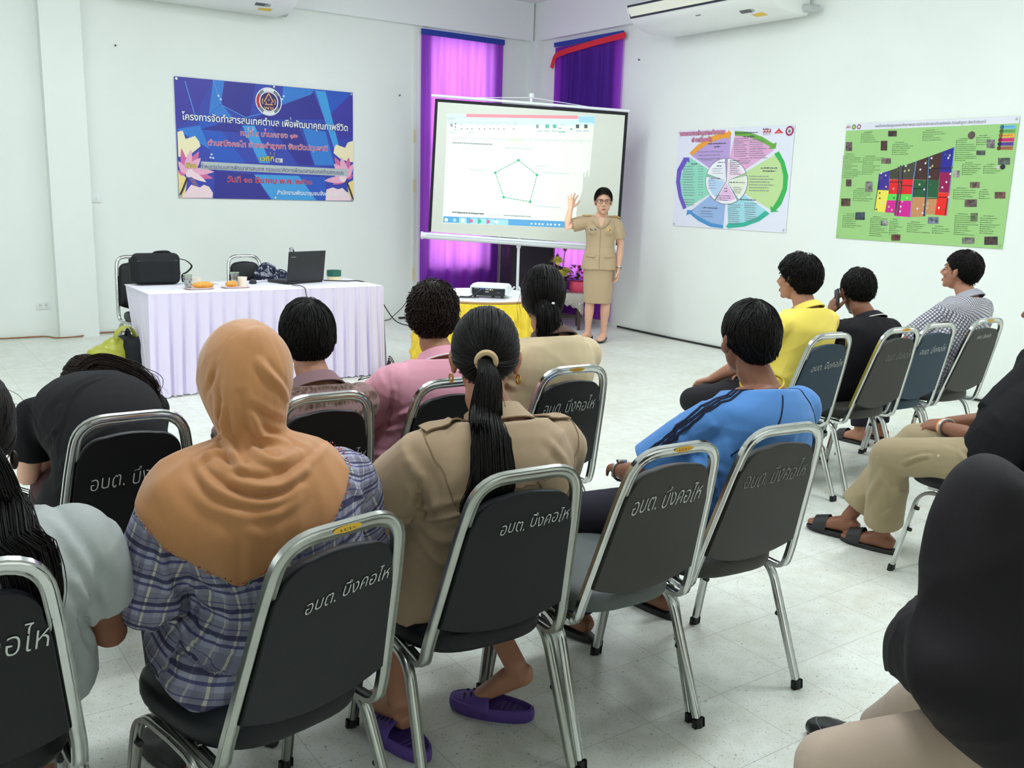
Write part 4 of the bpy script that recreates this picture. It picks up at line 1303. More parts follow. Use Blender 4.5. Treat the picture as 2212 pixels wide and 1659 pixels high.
folds_px(f, f.sh_ob, [([(900, 1040), (906, 1080), (914, 1116)], .010, -.014), ([(916, 1112), (960, 1104), (1045, 1078)], .009, -.014), ([(916, 1118), (965, 1112), (1045, 1090)], .008, .010), ([(920, 1145), (965, 1165), (1010, 1150)], .012, .010), ([(915, 1165), (955, 1190), (1000, 1185)], .011, -.009), ([(925, 1190), (960, 1215), (1000, 1205)], .012, .009), ([(890, 1000), (930, 1060), (940, 1100)], .014, .008), ([(905, 1230), (950, 1238), (990, 1225)], .012, -.007), ([(1255, 1010), (1240, 1060), (1235, 1110)], .010, -.008), ([(1120, 900), (1180, 950), (1225, 1000)], .012, .006)])
bv = bvh_of(f.sh_ob)
M_SEAM = fabric('khaki_seam', (134, 112, 88))
zb = f.sp(.80)
ribbon(bv, [zb + V((-.2, -.3, .0)), zb + V((-.08, -.3, -.02)), zb + V((.05, -.3, -.02)), zb + V((.2, -.3, .0))], .003, M_SEAM, 'yoke_seam', f.root, lift=.0008)
for sg in (-1, 1): ribbon(bv, [zb + V((sg * .065, -.3, -.02)), zb + V((sg * .07, -.3, -.18)), zb + V((sg * .085, -.3, -.40))], .0025, M_SEAM, 'pleat_seam', f.root, lift=.0006)
for k, sg in (('L', -1), ('R', 1)):
    s0 = f.sh[k]
    ribbon(bv, [f.neck + V((sg * .085, 0, .02)), lerp(f.neck, s0, .65) + V((sg * .01, -.005, .08)), s0 + V((sg * .03, -.005, .10))], [.040, .042, .044, .046, .048], fabric('khaki_epaulette', (160, 136, 108)), 'epaulette', f.root, lift=.004, thick=.004)
    ribbon(bv, [s0 + V((sg * .04, -.0, .12)), s0 + V((sg * .02, -.10, .0)), s0 + V((-sg * .03, -.12, -.12))], .0025, M_SEAM, 'sleeve_seam', f.root, lift=.0006)
f.collar(M_KHAKI, r0=.066, r1=.080, h=.04)
f.trousers(M_KHAKI, name='skirt', length=.35, hem=.085)
def pony(mb, rng):
    tie = f.M @ V((0, -.118, .012)); sp = f.sp
    tail(mb, rng, [tie, tie + V((-.010, -.035, -.05)), tie + V((-.022, -.042, -.14)), tie + V((-.032, -.058, -.26)), tie + V((-.022, -.066, -.36)), tie + V((.012, -.066, -.43))],
         [.022, .032, .042, .052, .060, .052, .020], 1150, .0016, .5, .005, core=.6, over=f.sh_ob)
    loose(mb, rng, [[tie + V((.03, .01, -.03)), tie + V((.05, -.03, -.15)), tie + V((.13, -.05, -.22)), tie + V((.155, -.04, -.30))], [tie + V((.03, .0, -.04)), tie + V((.06, -.04, -.18)), tie + V((.09, -.06, -.29))],
                    [tie + V((-.02, .02, -.05)), tie + V((.04, -.03, -.16)), tie + V((.12, -.06, -.24)), tie + V((.16, -.04, -.33))]], .0007)
head_hair(f.M, f.root, 'pull', HL_F, n=1300, seed=4, vol=(.05, .11), tie=(0, -.112, .012), m=M_HAIR, extra=pony, cap=1.05)
mb = MB(); tie = f.M @ V((0, -.120, .012)); ax = (f.M.to_3x3() @ V((0, -1, -.25))).normalized(); a = ax.orthogonal().normalized(); b = ax.cross(a)
mb.tube([tie + (a * cos(t) + b * sin(t)) * .023 for t in np.linspace(0, 2 * pi, 25)[:-1]], r=.0075, n=8, closed=True)
mb.build('hair_tie', fabric('beige_hair_tie', (206, 178, 140)), f.root)
for sg in (-1, 1):
    c = f.M @ V((sg * .084, .0, -.050)); mb = MB()
    mb.tube([c + V((0, cos(t) * .010, sin(t) * .012)) for t in np.linspace(0, 2 * pi, 19)[:-1]], r=.0025, n=6, closed=True); mb.build('earring', M_GOLD, f.root)
face_features(f.M, f.root)
# purple foam slippers
M_PURP = mat('purple_foam', (88, 62, 140), rough=.6, bump=.1, bscale=90)
def foam_slipper(f, k, pos, ang):
    r = empty('foam_slipper', (pos[0], pos[1], 0), radians(ang), 'purple foam slipper %s the chair of the ponytail woman' % k, 'slipper', 'purple foam slippers')
    n = 34; o = []
    for j in range(n):
        t = 2 * pi * j / n; c, s_ = cos(t), sin(t)
        o.append(((.050 - .007 * s_ * -1) * math.copysign(abs(c) ** .85, c), .132 * s_))
    rings = [[(x * g, y * g, z) for x, y in o] for g, z in ((.93, 0), (1, .008), (1.02, .024), (1.0, .040), (.93, .042), (.90, .028), (.5, .024), (.02, .024))]
    b = MB().rings(rings).build('sole', M_PURP, r)
    mb = MB(); R0 = []
    for y in np.linspace(-.01, .120, 9):
        w = .050 * (1 - (max(y, 0) / .142) ** 3.0) + .003; h = .072 - max(0, y - .01) * .30
        R0.append([(w * cos(t), y + .012 * sin(t), .018 + (h - .018) * max(sin(t), 0) ** .7) for t in np.linspace(0, pi, 19)])
    u = thicken(mb.rings(R0, False, False).build('upper', M_PURP, r), .006)
    u.location = (0, .0, 0)
    mb = MB()
    for sx in (-1, 1):
        for q in range(4):
            y = .02 + q * .021; mb.tube([(sx * .012, y, .0745 - (y - .01) * .30 + .004), (sx * .034, y - .006, .060 - (y - .01) * .24)], r=.0032, n=6)
    mb.build('vent_slot', mat('slot_dark', (40, 28, 60), rough=.8), u)
    mb = MB()
    for q in range(5): mb.box((0, -.035 - q * .018, .0275), (.062 - q * .004, .007, .005))
    mb.build('ridges', M_PURP, b)
    return r
foam_slipper(f, 'under the right side of', (1.455, 2.125), 38)
foam_slipper(f, 'under the left side of', (1.145, 2.13), 8)

# ---- man in the blue striped-shoulder t-shirt
f = Figure('man seated in a bright blue t-shirt with black stripes along the shoulder', (2.20, 2.02), 4, head=(.145, .0, 1.100), hunch=.075, w=1.12, depth=1.05, sh=.185, sh_drop=-.004, yaw=-16, pitch=2, hs=1.02, skin=SK_DARK)
f.set_arm('L', (-.21, .10, .67), (-.13, .28, .62), d=(.5, .8, -.1)); f.set_arm('R', (.27, .08, .70), (.10, .30, .62))
f.set_leg('L', (-.30, .27, .50), (-.23, .34, .10), (-.15, 1, 0)); f.set_leg('R', (.13, .42, .50), (.16, .36, .09), (-.1, 1, 0))
f.body(voxel=.005)
M_BLUE = fabric('blue_jersey', (84, 136, 200), var=.03)
f.shirt(M_BLUE, ease=.024, t0=-.10, sleeve=.84, srad=(.086, .086, .080), flare=.08, capr=.086,
        disp=plus(cloth_noise(8, 0.0076, .7), creases([([(-.2, -.02, .80), (-.12, -.14, .74), (.0, -.17, .74)], .013, .008), ([(-.16, .0, .9), (-.17, -.07, .8), (-.1, -.15, .7)], .013, .008), ([(-.1, -.15, .62), (.04, -.17, .60), (.16, -.12, .62)], .015, .008), ([(.2, -.02, .8), (.12, -.14, .72), (.0, -.17, .68)], .013, .007)])))
folds_px(f, f.sh_ob, [([(1540, 1000), (1560, 1060), (1580, 1110)], .011, -.010), ([(1570, 960), (1585, 1030), (1600, 1090)], .012, .009), ([(1585, 1110), (1640, 1080), (1700, 1070)], .010, .010), ([(1575, 1150), (1620, 1120), (1680, 1110)], .010, -.009), ([(1560, 1190), (1590, 1160), (1640, 1150)], .011, .009), ([(1500, 960), (1530, 1000), (1545, 1050)], .011, .007), ([(1720, 930), (1700, 980), (1660, 1020)], .013, .007)])
bv = bvh_of(f.sh_ob); s0 = f.sh['L']; e0, w0 = f.arm['L']
M_NAVY = fabric('navy_stripe', (26, 28, 48))
for q in range(3):
    o = V((0, -.022 + q * .020 - .012, 0))
    ribbon(bv, [f.neck + V((-.075, .0, .04)) + o, lerp(f.neck, s0, .6) + V((0, 0, .1)) + o, s0 + V((-.055, 0, .07)) + o, lerp(s0, e0, .35) + V((-.12, 0, .02)) + o * 1.1, lerp(s0, e0, .6) + V((-.12, 0, .0)) + o * 1.2, lerp(s0, e0, .80) + V((-.1, 0, 0)) + o * 1.2], .009, M_NAVY, 'stripe', f.root, lift=.0012)
ribbon(bv, [f.neck + V((-.02, -.09, -.01)), f.sp(.88) + V((-.07, -.2, 0)), f.sp(.75) + V((-.14, -.2, 0)), f.sp(.66) + V((-.2, -.15, 0))], .004, M_NAVY, 'piping', f.root, lift=.001)
ribbon(bv, [f.neck + V((.06, -.06, .0)), s0 * 0 + f.sh['R'] + V((-.06, -.12, .06)), f.sh['R'] + V((.0, -.14, -.03))], .004, M_NAVY, 'piping', f.root, lift=.001)
f.trousers(fabric('dark_navy_trousers', (44, 42, 52)), hem=.072); f.slippers(M_SLIP)
head_hair(f.M, f.root, 'down', HL_M, n=1700, seed=21, length=(.08, .13), vol=(.06, .15), end=((0, .050), (.8, .03), (1.3, -.005), (1.9, -.035), (2.5, -.066), (3.2, -.078)), grav=.45, cap=1.10, curl=.001)
mb = MB(); mb.tube([f.neck + V((cos(t) * .068, sin(t) * .066 - .004, .012 + .016 * cos(t) + .010 * sin(t))) for t in np.linspace(0, 2 * pi, 31)[:-1]], r=.0032, n=6, closed=True)
mb.build('neck_cord', fabric('yellow_cord', (222, 180, 40)), f.root)
face_features(f.M, f.root); bracelet(f, 'L', M_STEEL, 'watch', .90, .032, .005, M_STEEL)

# ---- woman with the low bun, beige top and brown collar
f = Figure('woman in a beige top with brown collar and a low black bun with white clips', (2.195, 3.02), 4, head=(.065, .0, 1.130), hunch=.065, w=1.08, depth=1.05, sh=.178, yaw=-24, pitch=3, hs=1.0, skin=SK_MID)
f.set_arm('L', (-.24, .10, .72), (-.12, .30, .62)); f.set_arm('R', (.25, .10, .72), (.12, .30, .62))
f.set_leg('L', (-.11, .42, .50), (-.11, .38, .09)); f.set_leg('R', (.11, .42, .50), (.11, .38, .09))
f.body()
M_BEIGE = fabric('beige_jersey', (206, 186, 150), var=.03)
f.shirt(M_BEIGE, ease=.022, t0=-.1, sleeve=.75, srad=(.084, .082, .076), flare=.08, capr=.084, disp=plus(cloth_noise(17, 0.0068, .7), creases([([(-.2, -.05, .84), (-.1, -.14, .80), (.02, -.16, .80)], .012, .008), ([(-.18, -.06, .78), (-.05, -.15, .74), (.06, -.16, .74)], .013, .008)])))
f.collar(fabric('brown_collar', (88, 64, 56)), r0=.066, r1=.086, h=.036)
f.trousers(M_BLACKTR); f.slippers(M_SLIP)
def bun(mb, rng):
    b0 = f.M @ V((0, -.100, -.045)); R3 = f.M.to_3x3()
    tail(mb, rng, [f.M @ V((0, -.088, -.010)), b0 + V((0, -.018, -.02)), b0 + V((-.004, -.024, -.07)), b0 + V((-.012, -.022, -.115)), b0 + V((-.010, -.02, -.135))], [.048, .054, .046, .032, .010], 420, .0017, .75, .008)
    loose(mb, rng, [[f.M @ V((-.08, -.02, .06)), f.M @ V((-.10, -.03, .0)), f.M @ V((-.09, -.06, -.08))], [f.M @ V((.05, -.09, -.03)), f.M @ V((.07, -.1, -.10)), f.M @ V((.11, -.1, -.15))], [f.M @ V((-.085, .0, .03)), f.M @ V((-.105, -.01, -.03)), f.M @ V((-.10, -.03, -.09))]], .0007)
head_hair(f.M, f.root, 'pull', HL_F, n=1300, seed=14, vol=(.08, .17), tie=(0, -.088, -.045), extra=bun, cap=1.08, curl=.002)
mb = MB()
for sx, z in ((-.016, -.022), (.022, -.010)): mb.ball(f.M @ V((sx, -.128, z)), (.0075, .005, .005), 10, 8)
mb.build('hair_clip', mat('white_pearl', (240, 240, 236), rough=.2), f.root)
face_features(f.M, f.root)

# ---- pink polo
f = Figure('person seated in a pink polo shirt with short wavy black hair', (1.70, 3.03), 4, head=(.045, -.02, 1.080), hunch=.075, w=1.10, depth=1.06, sh=.182, sh_drop=.0, yaw=-22, pitch=6, hs=1.0, skin=SK_MID)
f.set_arm('L', (-.29, .06, .66), (-.15, .28, .60)); f.set_arm('R', (.25, .10, .68), (.12, .30, .60))
f.set_leg('L', (-.11, .42, .50), (-.11, .38, .09)); f.set_leg('R', (.11, .42, .50), (.11, .38, .09))
f.body()
M_PINK = fabric('pink_pique', (226, 160, 178), var=.03)
f.shirt(M_PINK, ease=.024, t0=-.12, sleeve=.88, srad=(.086, .086, .082), flare=.10, capr=.088, disp=plus(cloth_noise(44, 0.0076, .8), creases([([(-.22, -.04, .78), (-.12, -.14, .76), (-.0, -.17, .80)], .012, .010), ([(-.2, -.06, .70), (-.08, -.16, .68), (.04, -.17, .70)], .013, .009), ([(-.2, .0, .62), (-.08, -.15, .60), (.04, -.17, .61)], .013, .009)])))
folds_px(f, f.sh_ob, [([(850, 850), (840, 890), (830, 930)], .009, -.012), ([(830, 905), (880, 890), (930, 870)], .009, .011), ([(815, 925), (860, 915), (900, 905)], .009, -.011), ([(800, 980), (850, 985), (870, 975)], .010, .010), ([(805, 1010), (850, 1020), (865, 1012)], .010, -.009), ([(845, 800), (852, 850), (850, 900)], .007, .005)])
f.collar(M_PINK, r0=.068, r1=.090, h=.036, edge=mat('white_edge', (244, 238, 236), rough=.8))
f.trousers(M_BLACKTR); f.slippers(M_SLIP)
head_hair(f.M, f.root, 'down', HL_F, n=1500, seed=31, length=(.05, .10), vol=(.08, .30), end=((0, .05), (.8, .02), (1.3, -.02), (1.9, -.045), (2.5, -.075), (3.2, -.090)), grav=.35, cap=1.15, curl=.009, r=.0018, m=M_HAIRB)
face_features(f.M, f.root)

# ---- mauve brown patterned shirt, bowl-cut hair
f = Figure('person seated in a mauve brown patterned shirt with straight bobbed black hair', (1.19, 3.02), 2, head=(.048, -.04, 1.040), hunch=.065, w=1.03, depth=1.0, sh=.168, yaw=-12, pitch=4, hs=1.0, skin=SK_MID)
f.set_arm('L', (-.23, .08, .66), (-.12, .28, .60)); f.set_arm('R', (.235, .08, .66), (.12, .28, .60))
f.set_leg('L', (-.11, .40, .50), (-.11, .36, .09)); f.set_leg('R', (.11, .40, .50), (.11, .36, .09))
f.body()
def ikat():
    m = fabric('mauve_brown_ikat', (128, 98, 92)); nt = m.node_tree; b = nt.nodes['Principled BSDF']; N = nt.nodes.new; L = nt.links.new
    tc = N('ShaderNodeTexCoord'); mp = N('ShaderNodeMapping'); mp.inputs['Scale'].default_value = (95, 95, 10); L(tc.outputs['Object'], mp.inputs[0])
    n = N('ShaderNodeTexNoise'); n.inputs['Scale'].default_value = 1.0; n.inputs['Detail'].default_value = 3; L(mp.outputs[0], n.inputs['Vector'])
    w = N('ShaderNodeTexWave'); w.bands_direction = 'Z'; w.inputs['Scale'].default_value = 7; w.inputs['Distortion'].default_value = 3; w.inputs['Detail Scale'].default_value = 3; L(tc.outputs['Object'], w.inputs['Vector'])
    ad = N('ShaderNodeMath'); ad.operation = 'MULTIPLY_ADD'; ad.inputs[1].default_value = .45; L(w.outputs['Fac'], ad.inputs[0]); L(n.outputs['Fac'], ad.inputs[2])
    r = N('ShaderNodeValToRGB'); r.color_ramp.elements[0].position = .38; r.color_ramp.elements[0].color = (*srgb(76, 58, 48), 1)
    r.color_ramp.elements[1].position = .78; r.color_ramp.elements[1].color = (*srgb(150, 118, 118), 1)
    e = r.color_ramp.elements.new(.58); e.color = (*srgb(118, 94, 84), 1)
    L(ad.outputs[0], r.inputs[0]); L(r.outputs[0], b.inputs['Base Color']); return m
f.shirt(ikat(), ease=.020, t0=-.1, sleeve=.8, srad=(.078, .076, .072), flare=.06, disp=cloth_noise(51, 0.0068, .8), capr=.078)
f.collar(fabric('mauve_collar', (140, 108, 112)), r0=.062, r1=.078, h=.036)
f.trousers(M_BLACKTR); f.slippers(M_SLIP)
BOWL = ((0, .030), (.7, .010), (1.05, -.025), (1.5, -.048), (2.0, -.062), (2.6, -.088), (3.2, -.096))
head_hair(f.M, f.root, 'down', HL_F, n=1700, seed=41, length=(.12, .20), vol=(.08, .20), end=BOWL, grav=.5, whorl=(.01, -.05, .12), cap=1.13, curl=.002, r=.0017,
          rad=(.078, .098, .094))
face_features(f.M, f.root)

# ---- woman bending forward in black
f = Figure('woman in a black top bending forward with her long dark hair falling over one shoulder', (.60, 3.03), -2, head=(.05, .50, .80), neck=(.02, .365, .815), hunch=.12, w=1.08, depth=1.02, sh=.178, yaw=-8, pitch=42, hs=1.0, skin=SK_LIGHT)
f.set_arm('L', (-.185, .33, .575), (-.02, .47, .63), d=(.7, .6, -.1)); f.set_arm('R', (.22, .42, .60), (.10, .52, .62), d=(-.6, .6, 0))
f.set_leg('L', (-.10, .42, .51), (-.10, .38, .09)); f.set_leg('R', (.11, .42, .51), (.13, .30, .09), (-.3, 1, 0))
f.body()
f.shirt(M_BLACKCL, ease=.020, t0=-.14, sleeve=.62, srad=(.084, .080, .074), flare=.10, capr=.084, disp=plus(cloth_noise(61, 0.0068, .8), creases([([(-.17, .1, .88), (-.16, .0, .78), (-.12, -.08, .66)], .012, .006)])))
folds_px(f, f.sh_ob, [([(225, 815), (165, 845), (132, 920), (124, 990)], .006, .007), ([(130, 880), (120, 930), (95, 965)], .010, .007), ([(135, 1000), (180, 960), (240, 920)], .012, .008), ([(120, 1060), (150, 1040), (165, 1000)], .012, .008)])
f.trousers(fabric('dark_maroon_trousers', (58, 26, 32)), hem=.07)
def benthair(mb, rng):
    T0 = f.M @ V((.0, -.085, .03))
    tail(mb, rng, [T0, T0 + V((.03, -.06, .02)), T0 + V((.09, -.13, -.005)), T0 + V((.13, -.20, -.045)), T0 + V((.155, -.25, -.10))], [.050, .060, .070, .062, .026], 460, .0017, .45, .010, .6)
    tail(mb, rng, [f.M @ V((.07, -.03, .02)), f.M @ V((.10, -.06, -.06)) + V((.02, -.02, -.05)), f.M @ V((.10, -.06, -.06)) + V((.05, -.05, -.18))], [.03, .034, .02], 140, .0017, .5, .008, .6)
head_hair(f.M, f.root, 'down', HL_F, n=1300, seed=61, length=(.06, .14), vol=(.06, .15), grav=.1, comb=(.35, -.35, 0), cap=1.08, m=M_HAIRB, extra=benthair, whorl=(-.03, .02, .12))
mb = MB().box((0, 0, 0), (.014, .010, .008)); o = mb.build('hair_clip', mat('green_clip', (110, 220, 110), rough=.3), f.root); o.location = f.M @ V((-.050, -.052, .100))
M_STRAP = mat('cream_strap', (214, 206, 180), rough=.5)
f.slippers(M_SLIP, name='sandal', strap=M_STRAP); face_features(f.M, f.root)

# ---- pale grey t-shirt at the left edge
f = Figure('person at the left edge in a pale grey t-shirt with long black hair tied back', (.15, 2.04), 2, head=(-.014, -.03, 1.065), hunch=.075, w=1.08, depth=1.05, sh=.182, yaw=8, pitch=6, hs=1.03, skin=SK_DARK)
f.set_arm('L', (-.26, .08, .66), (-.12, .30, .60)); f.set_arm('R', (.225, -.03, .60), (.13, .25, .56))
f.set_leg('L', (-.11, .42, .50), (-.11, .38, .09)); f.set_leg('R', (.12, .42, .50), (.13, .36, .09))
f.body()
M_GREYT = fabric('pale_grey_jersey', (172, 178, 176), var=.05)
f.shirt(M_GREYT, ease=.024, t0=-.1, sleeve=.62, srad=(.086, .082, .076), flare=.02, capr=.088, disp=plus(cloth_noise(71, 0.0076, .7), creases([([(.2, -.06, .80), (.14, -.14, .72), (.03, -.17, .70)], .013, .007)])))
folds_px(f, f.sh_ob, [([(120, 1130), (170, 1200), (205, 1290)], .012, .008), ([(150, 1270), (175, 1330), (190, 1385)], .010, -.008), ([(165, 1260), (195, 1330), (205, 1390)], .011, .009), ([(215, 1250), (230, 1310), (225, 1380)], .010, .007), ([(160, 1400), (185, 1450), (200, 1520)], .012, -.007), ([(185, 1480), (205, 1530), (195, 1590)], .012, .008)])
f.trousers(fabric('light_grey_trousers', (150, 152, 150)), hem=.075); f.slippers(M_SLIP)
def gt(mb, rng):
    T0 = f.M @ V((0, -.10, -.02))
    tail(mb, rng, [T0, T0 + V((.015, -.03, -.06)), T0 + V((.03, -.045, -.15)), T0 + V((.045, -.05, -.24)), T0 + V((.06, -.045, -.30))], [.040, .048, .052, .046, .024], 480, .0016, .5, .006, over=f.sh_ob)
    loose(mb, rng, [[f.M @ V((.05, -.05, .09)), f.M @ V((.085, -.07, .07)), f.M @ V((.105, -.08, .03))], [f.M @ V((.06, -.06, .06)), f.M @ V((.10, -.075, .04)), f.M @ V((.115, -.08, -.02))], [f.M @ V((.07, -.03, .03)), f.M @ V((.10, -.03, .02)), f.M @ V((.118, -.04, -.0))]], .0006)
head_hair(f.M, f.root, 'pull', HL_F, n=1200, seed=72, vol=(.06, .14), tie=(0, -.095, -.025), extra=gt, cap=1.06)
c = f.M @ V((.083, .004, -.062)); mb = MB().ball(c, (.008, .010, .020), 10, 8); mb.build('earring', mat('dark_earring', (40, 34, 28), rough=.3, metal=.6), f.root)
face_features(f.M, f.root)

# ---- yellow shirt
f = Figure('man seated in a yellow shirt looking left, thick black hair over his neck', (3.97, 3.15), 0, head=(.07, .02, 1.145), hunch=.06, w=1.05, depth=1.0, sh=.176, yaw=4, pitch=-2, hs=1.0, skin=SK_MID)
f.set_arm('L', (-.23, .10, .70), (-.22, .30, .585), d=(-.1, .9, -.3)); f.set_arm('R', (.24, .10, .72), (.12, .30, .62))
f.set_leg('L', (-.42, .24, .50), (.0, .38, .50), (.8, .4, .0)); f.set_leg('R', (.10, .42, .50), (.11, .38, .09))
f.body()
M_YEL = fabric('yellow_cotton', (236, 214, 96), var=.03)
f.shirt(M_YEL, ease=.020, t0=-.1, sleeve=.75, srad=(.082, .080, .074), capr=.082, disp=cloth_noise(81, 0.0076, .8)); f.collar(M_YEL, r0=.064, r1=.082, h=.03)
f.trousers(fabric('black_trousers', (36, 34, 38)), hem=.062); f.slippers(M_SLIP)
head_hair(f.M, f.root, 'down', HL_M, n=1500, seed=82, length=(.08, .15), vol=(.08, .26), end=((0, .055), (.8, .03), (1.2, .0), (1.7, -.035), (2.3, -.085), (3.2, -.115)), grav=.4, comb=(0, -.12, 0), cap=1.13, curl=.006, r=.0018)
face_features(f.M, f.root)

# ---- black jacket, on the phone
f = Figure('man in a black jacket holding a phone to his ear', (4.45, 3.18), 8, head=(.13, .02, 1.055), hunch=.085, w=1.10, depth=1.05, sh=.185, yaw=-26, pitch=14, hs=1.02, skin=SK_DARK)
ear = f.M @ V((-.095, .012, -.02))
f.set_arm('L', (-.19, .17, .79), ear + V((-.035, .03, -.115)), d=(.30, .02, .95), n=(.9, -.4, -.2), curl=.30, spread=.05, thumb=.5); f.set_arm('R', (.27, .12, .70), (.12, .32, .62))
f.set_leg('L', (-.11, .42, .50), (-.13, .34, .09)); f.set_leg('R', (.11, .42, .50), (.26, .34, .09))
f.body(voxel=.005)
f.shirt(fabric('black_track_jacket', (26, 24, 28)), ease=.024, t0=-.1, sleeve=1.55, srad=(.090, .086, .080), flare=.06, capr=.090, disp=cloth_noise(91, 0.0085, .8))
f.collar(fabric('jacket_collar', (38, 36, 40)), r0=.068, r1=.084, h=.03, edge=mat('white_edge', (244, 238, 236), rough=.8))
f.trousers(fabric('pale_blue_jeans', (176, 194, 200), var=.12), hem=.080)
f.slippers(M_SLIP, name='sandal', strap=mat('red_strap', (206, 44, 48), rough=.5))
head_hair(f.M, f.root, 'down', HL_M, n=1300, seed=92, length=(.05, .09), vol=(.06, .18), end=((0, .055), (.8, .03), (1.3, -.008), (1.9, -.03), (2.5, -.055), (3.2, -.066)), grav=.35, cap=1.09, curl=.006)
face_features(f.M, f.root); bracelet(f, 'L', M_STEEL, 'watch', .80, .040, .006, M_STEEL)
ph = empty('phone', f.loc, -radians(f.rot), 'small dark mobile phone held at the ear of the man in black jacket', 'phone')
mb = MB(); R = (V((.30, .02, .95)).normalized()).to_track_quat('Y', 'X').to_matrix()
mb.rbox((0, 0, 0), (.012, .115, .052), .005, Matrix.Identity(3)); o = mb.build('casing', mat('phone_casing', (40, 36, 36), rough=.25), ph); 
o.matrix_local = Matrix.Translation(ear + V((-.016, .002, -.02))) @ Matrix.Rotation(radians(-26), 4, 'Z') @ Matrix.Rotation(radians(72), 4, 'X')
o2 = MB().rbox((.0066, .01, 0), (.002, .085, .042), .0008).build('screen', mat('phone_screen', (14, 14, 18), rough=.1), o)

# ---- fine checked shirt
f = Figure('man seated in a black and white checked shirt looking at the screen, short black hair', (5.36, 3.16), 2, head=(.205, -.0, 1.148), hunch=.055, w=1.08, depth=1.0, sh=.182, yaw=6, pitch=-8, hs=1.02, skin=SK_MID)
f.set_arm('L', (-.16, .10, .70), (-.08, .32, .62)); f.set_arm('R', (.36, .08, .70), (.22, .30, .62))
f.set_leg('L', (-.10, .42, .50), (-.10, .38, .09)); f.set_leg('R', (.12, .42, .50), (.12, .38, .09))
f.body()
M_CHK = plaid('black_white_small_check', (214, 214, 218), [(0, .0165, .0075, 0, (90, 86, 100), .75), (1, .0165, .0075, 0, (90, 86, 100), .75), (0, .0165, .0075, 0, (58, 54, 64), .3)])
f.shirt(M_CHK, ease=.022, t0=-.12, sleeve=.85, srad=(.084, .082, .076), flare=.10, capr=.084, pat=True, disp=plus(cloth_noise(101, 0.0085, .8), creases([([(.0, -.12, .93), (.02, -.14, .86), (.03, -.15, .78)], .012, .008)])))
f.collar(fabric('grey_check_collar', (160, 158, 166)), r0=.064, r1=.088, h=.040)
f.trousers(M_BLACKTR); f.slippers(M_SLIP)
head_hair(f.M, f.root, 'down', HL_M, n=1300, seed=102, length=(.04, .07), vol=(.05, .16), end=((0, .055), (.8, .035), (1.3, .0), (1.9, -.035), (2.5, -.07), (3.2, -.085)), grav=.4, comb=(0, -.1, 0), cap=1.08, curl=.003)
face_features(f.M, f.root)

# ---- man at the right edge, khaki trousers
f = Figure('man at the right edge in a black t-shirt and loose khaki trousers', (3.76, 1.84), 0, head=(.335, .06, 1.13), hunch=.05, w=1.14, depth=1.12, sh=.190, yaw=0, pitch=4, hs=1.03, skin=SK_DARK)
f.set_arm('L', (-.125, .07, .635), (.045, .315, .605), d=(.45, .85, -.15), n=(.3, -.2, -.9), curl=.45, spread=.08); f.set_arm('R', (.34, .12, .66), (.17, .36, .60), d=(-.75, .6, -.05), n=(-.2, -.3, -.9), curl=.5)
f.set_leg('L', (-.19, .40, .485), (-.055, .475, .085), (-.18, 1, 0), hip=(-.11, .04, .54)); f.set_leg('R', (.10, .46, .50), (-.055, .66, .10), (-.25, 1, 0))
f.body(voxel=.0048)
f.shirt(M_BLACKCL, ease=.026, t0=-.1, sleeve=.72, srad=(.092, .090, .086), belly=.05, capr=.092, disp=cloth_noise(111, 0.0068, .7))
f.trousers(fabric('khaki_cargo_cloth', (160, 144, 112), var=.04), e=.016, kr=.078, hem=.088, length=.86, voxel=.008,
           disp=plus(cloth_noise(112, 0.0085, .7), creases([([(-.26, .28, .50), (-.22, .2, .53), (-.2, .12, .55)], .010, .004), ([(-.25, .33, .45), (-.26, .22, .46), (-.22, .1, .48)], .012, .004), ([(-.2, .05, .60), (-.2, .12, .62), (-.17, .2, .62)], .012, .008), ([(-.26, .38, .42), (-.22, .44, .33), (-.16, .5, .22)], .014, .009), ([(-.22, .30, .40), (-.16, .38, .30), (-.12, .42, .18)], .014, .009)])))
bv = bvh_of(f.tr)
folds_px(f, f.tr, [([(1946, 1010), (1985, 996), (2006, 992)], .007, -.006), ([(1946, 1002), (1985, 988), (2008, 984)], .007, .006), ([(1967, 1043), (2009, 1039)], .007, -.006), ([(2072, 975), (2090, 1000), (2110, 1010)], .009, .007), ([(2010, 985), (2018, 1010), (2015, 1040)], .007, .005), ([(1965, 1055), (1930, 1100), (1908, 1115)], .012, .008), ([(1900, 1020), (1920, 1050), (1945, 1065)], .012, .006), ([(2100, 1000), (2130, 1030), (2150, 1045)], .009, .007)])
mb = MB().ball((-.0, 0, 0), (.004, .007, .007), 10, 6); o = mb.build('button', mat('tan_button', (196, 176, 134), rough=.4), f.root); o.location = bv.find_nearest(V((-.30, .16, .57)))[0]
f.slippers(M_SLIP)
bracelet(f, 'L', mat('silver_beads', (200, 200, 196), rough=.3, metal=.8), 'bracelet', .84, .036, .0055); bracelet(f, 'L', mat('orange_band', (232, 130, 40), rough=.5), 'wristband', .94, .033, .0045)
bracelet(f, 'L', mat('white_band', (236, 226, 214), rough=.5), 'wristband', .90, .0345, .0035)
head_hair(f.M, f.root, 'down', HL_M, n=800, seed=113, length=(.04, .07), vol=(.05, .14), grav=.4, cap=1.07)
face_features(f.M, f.root)

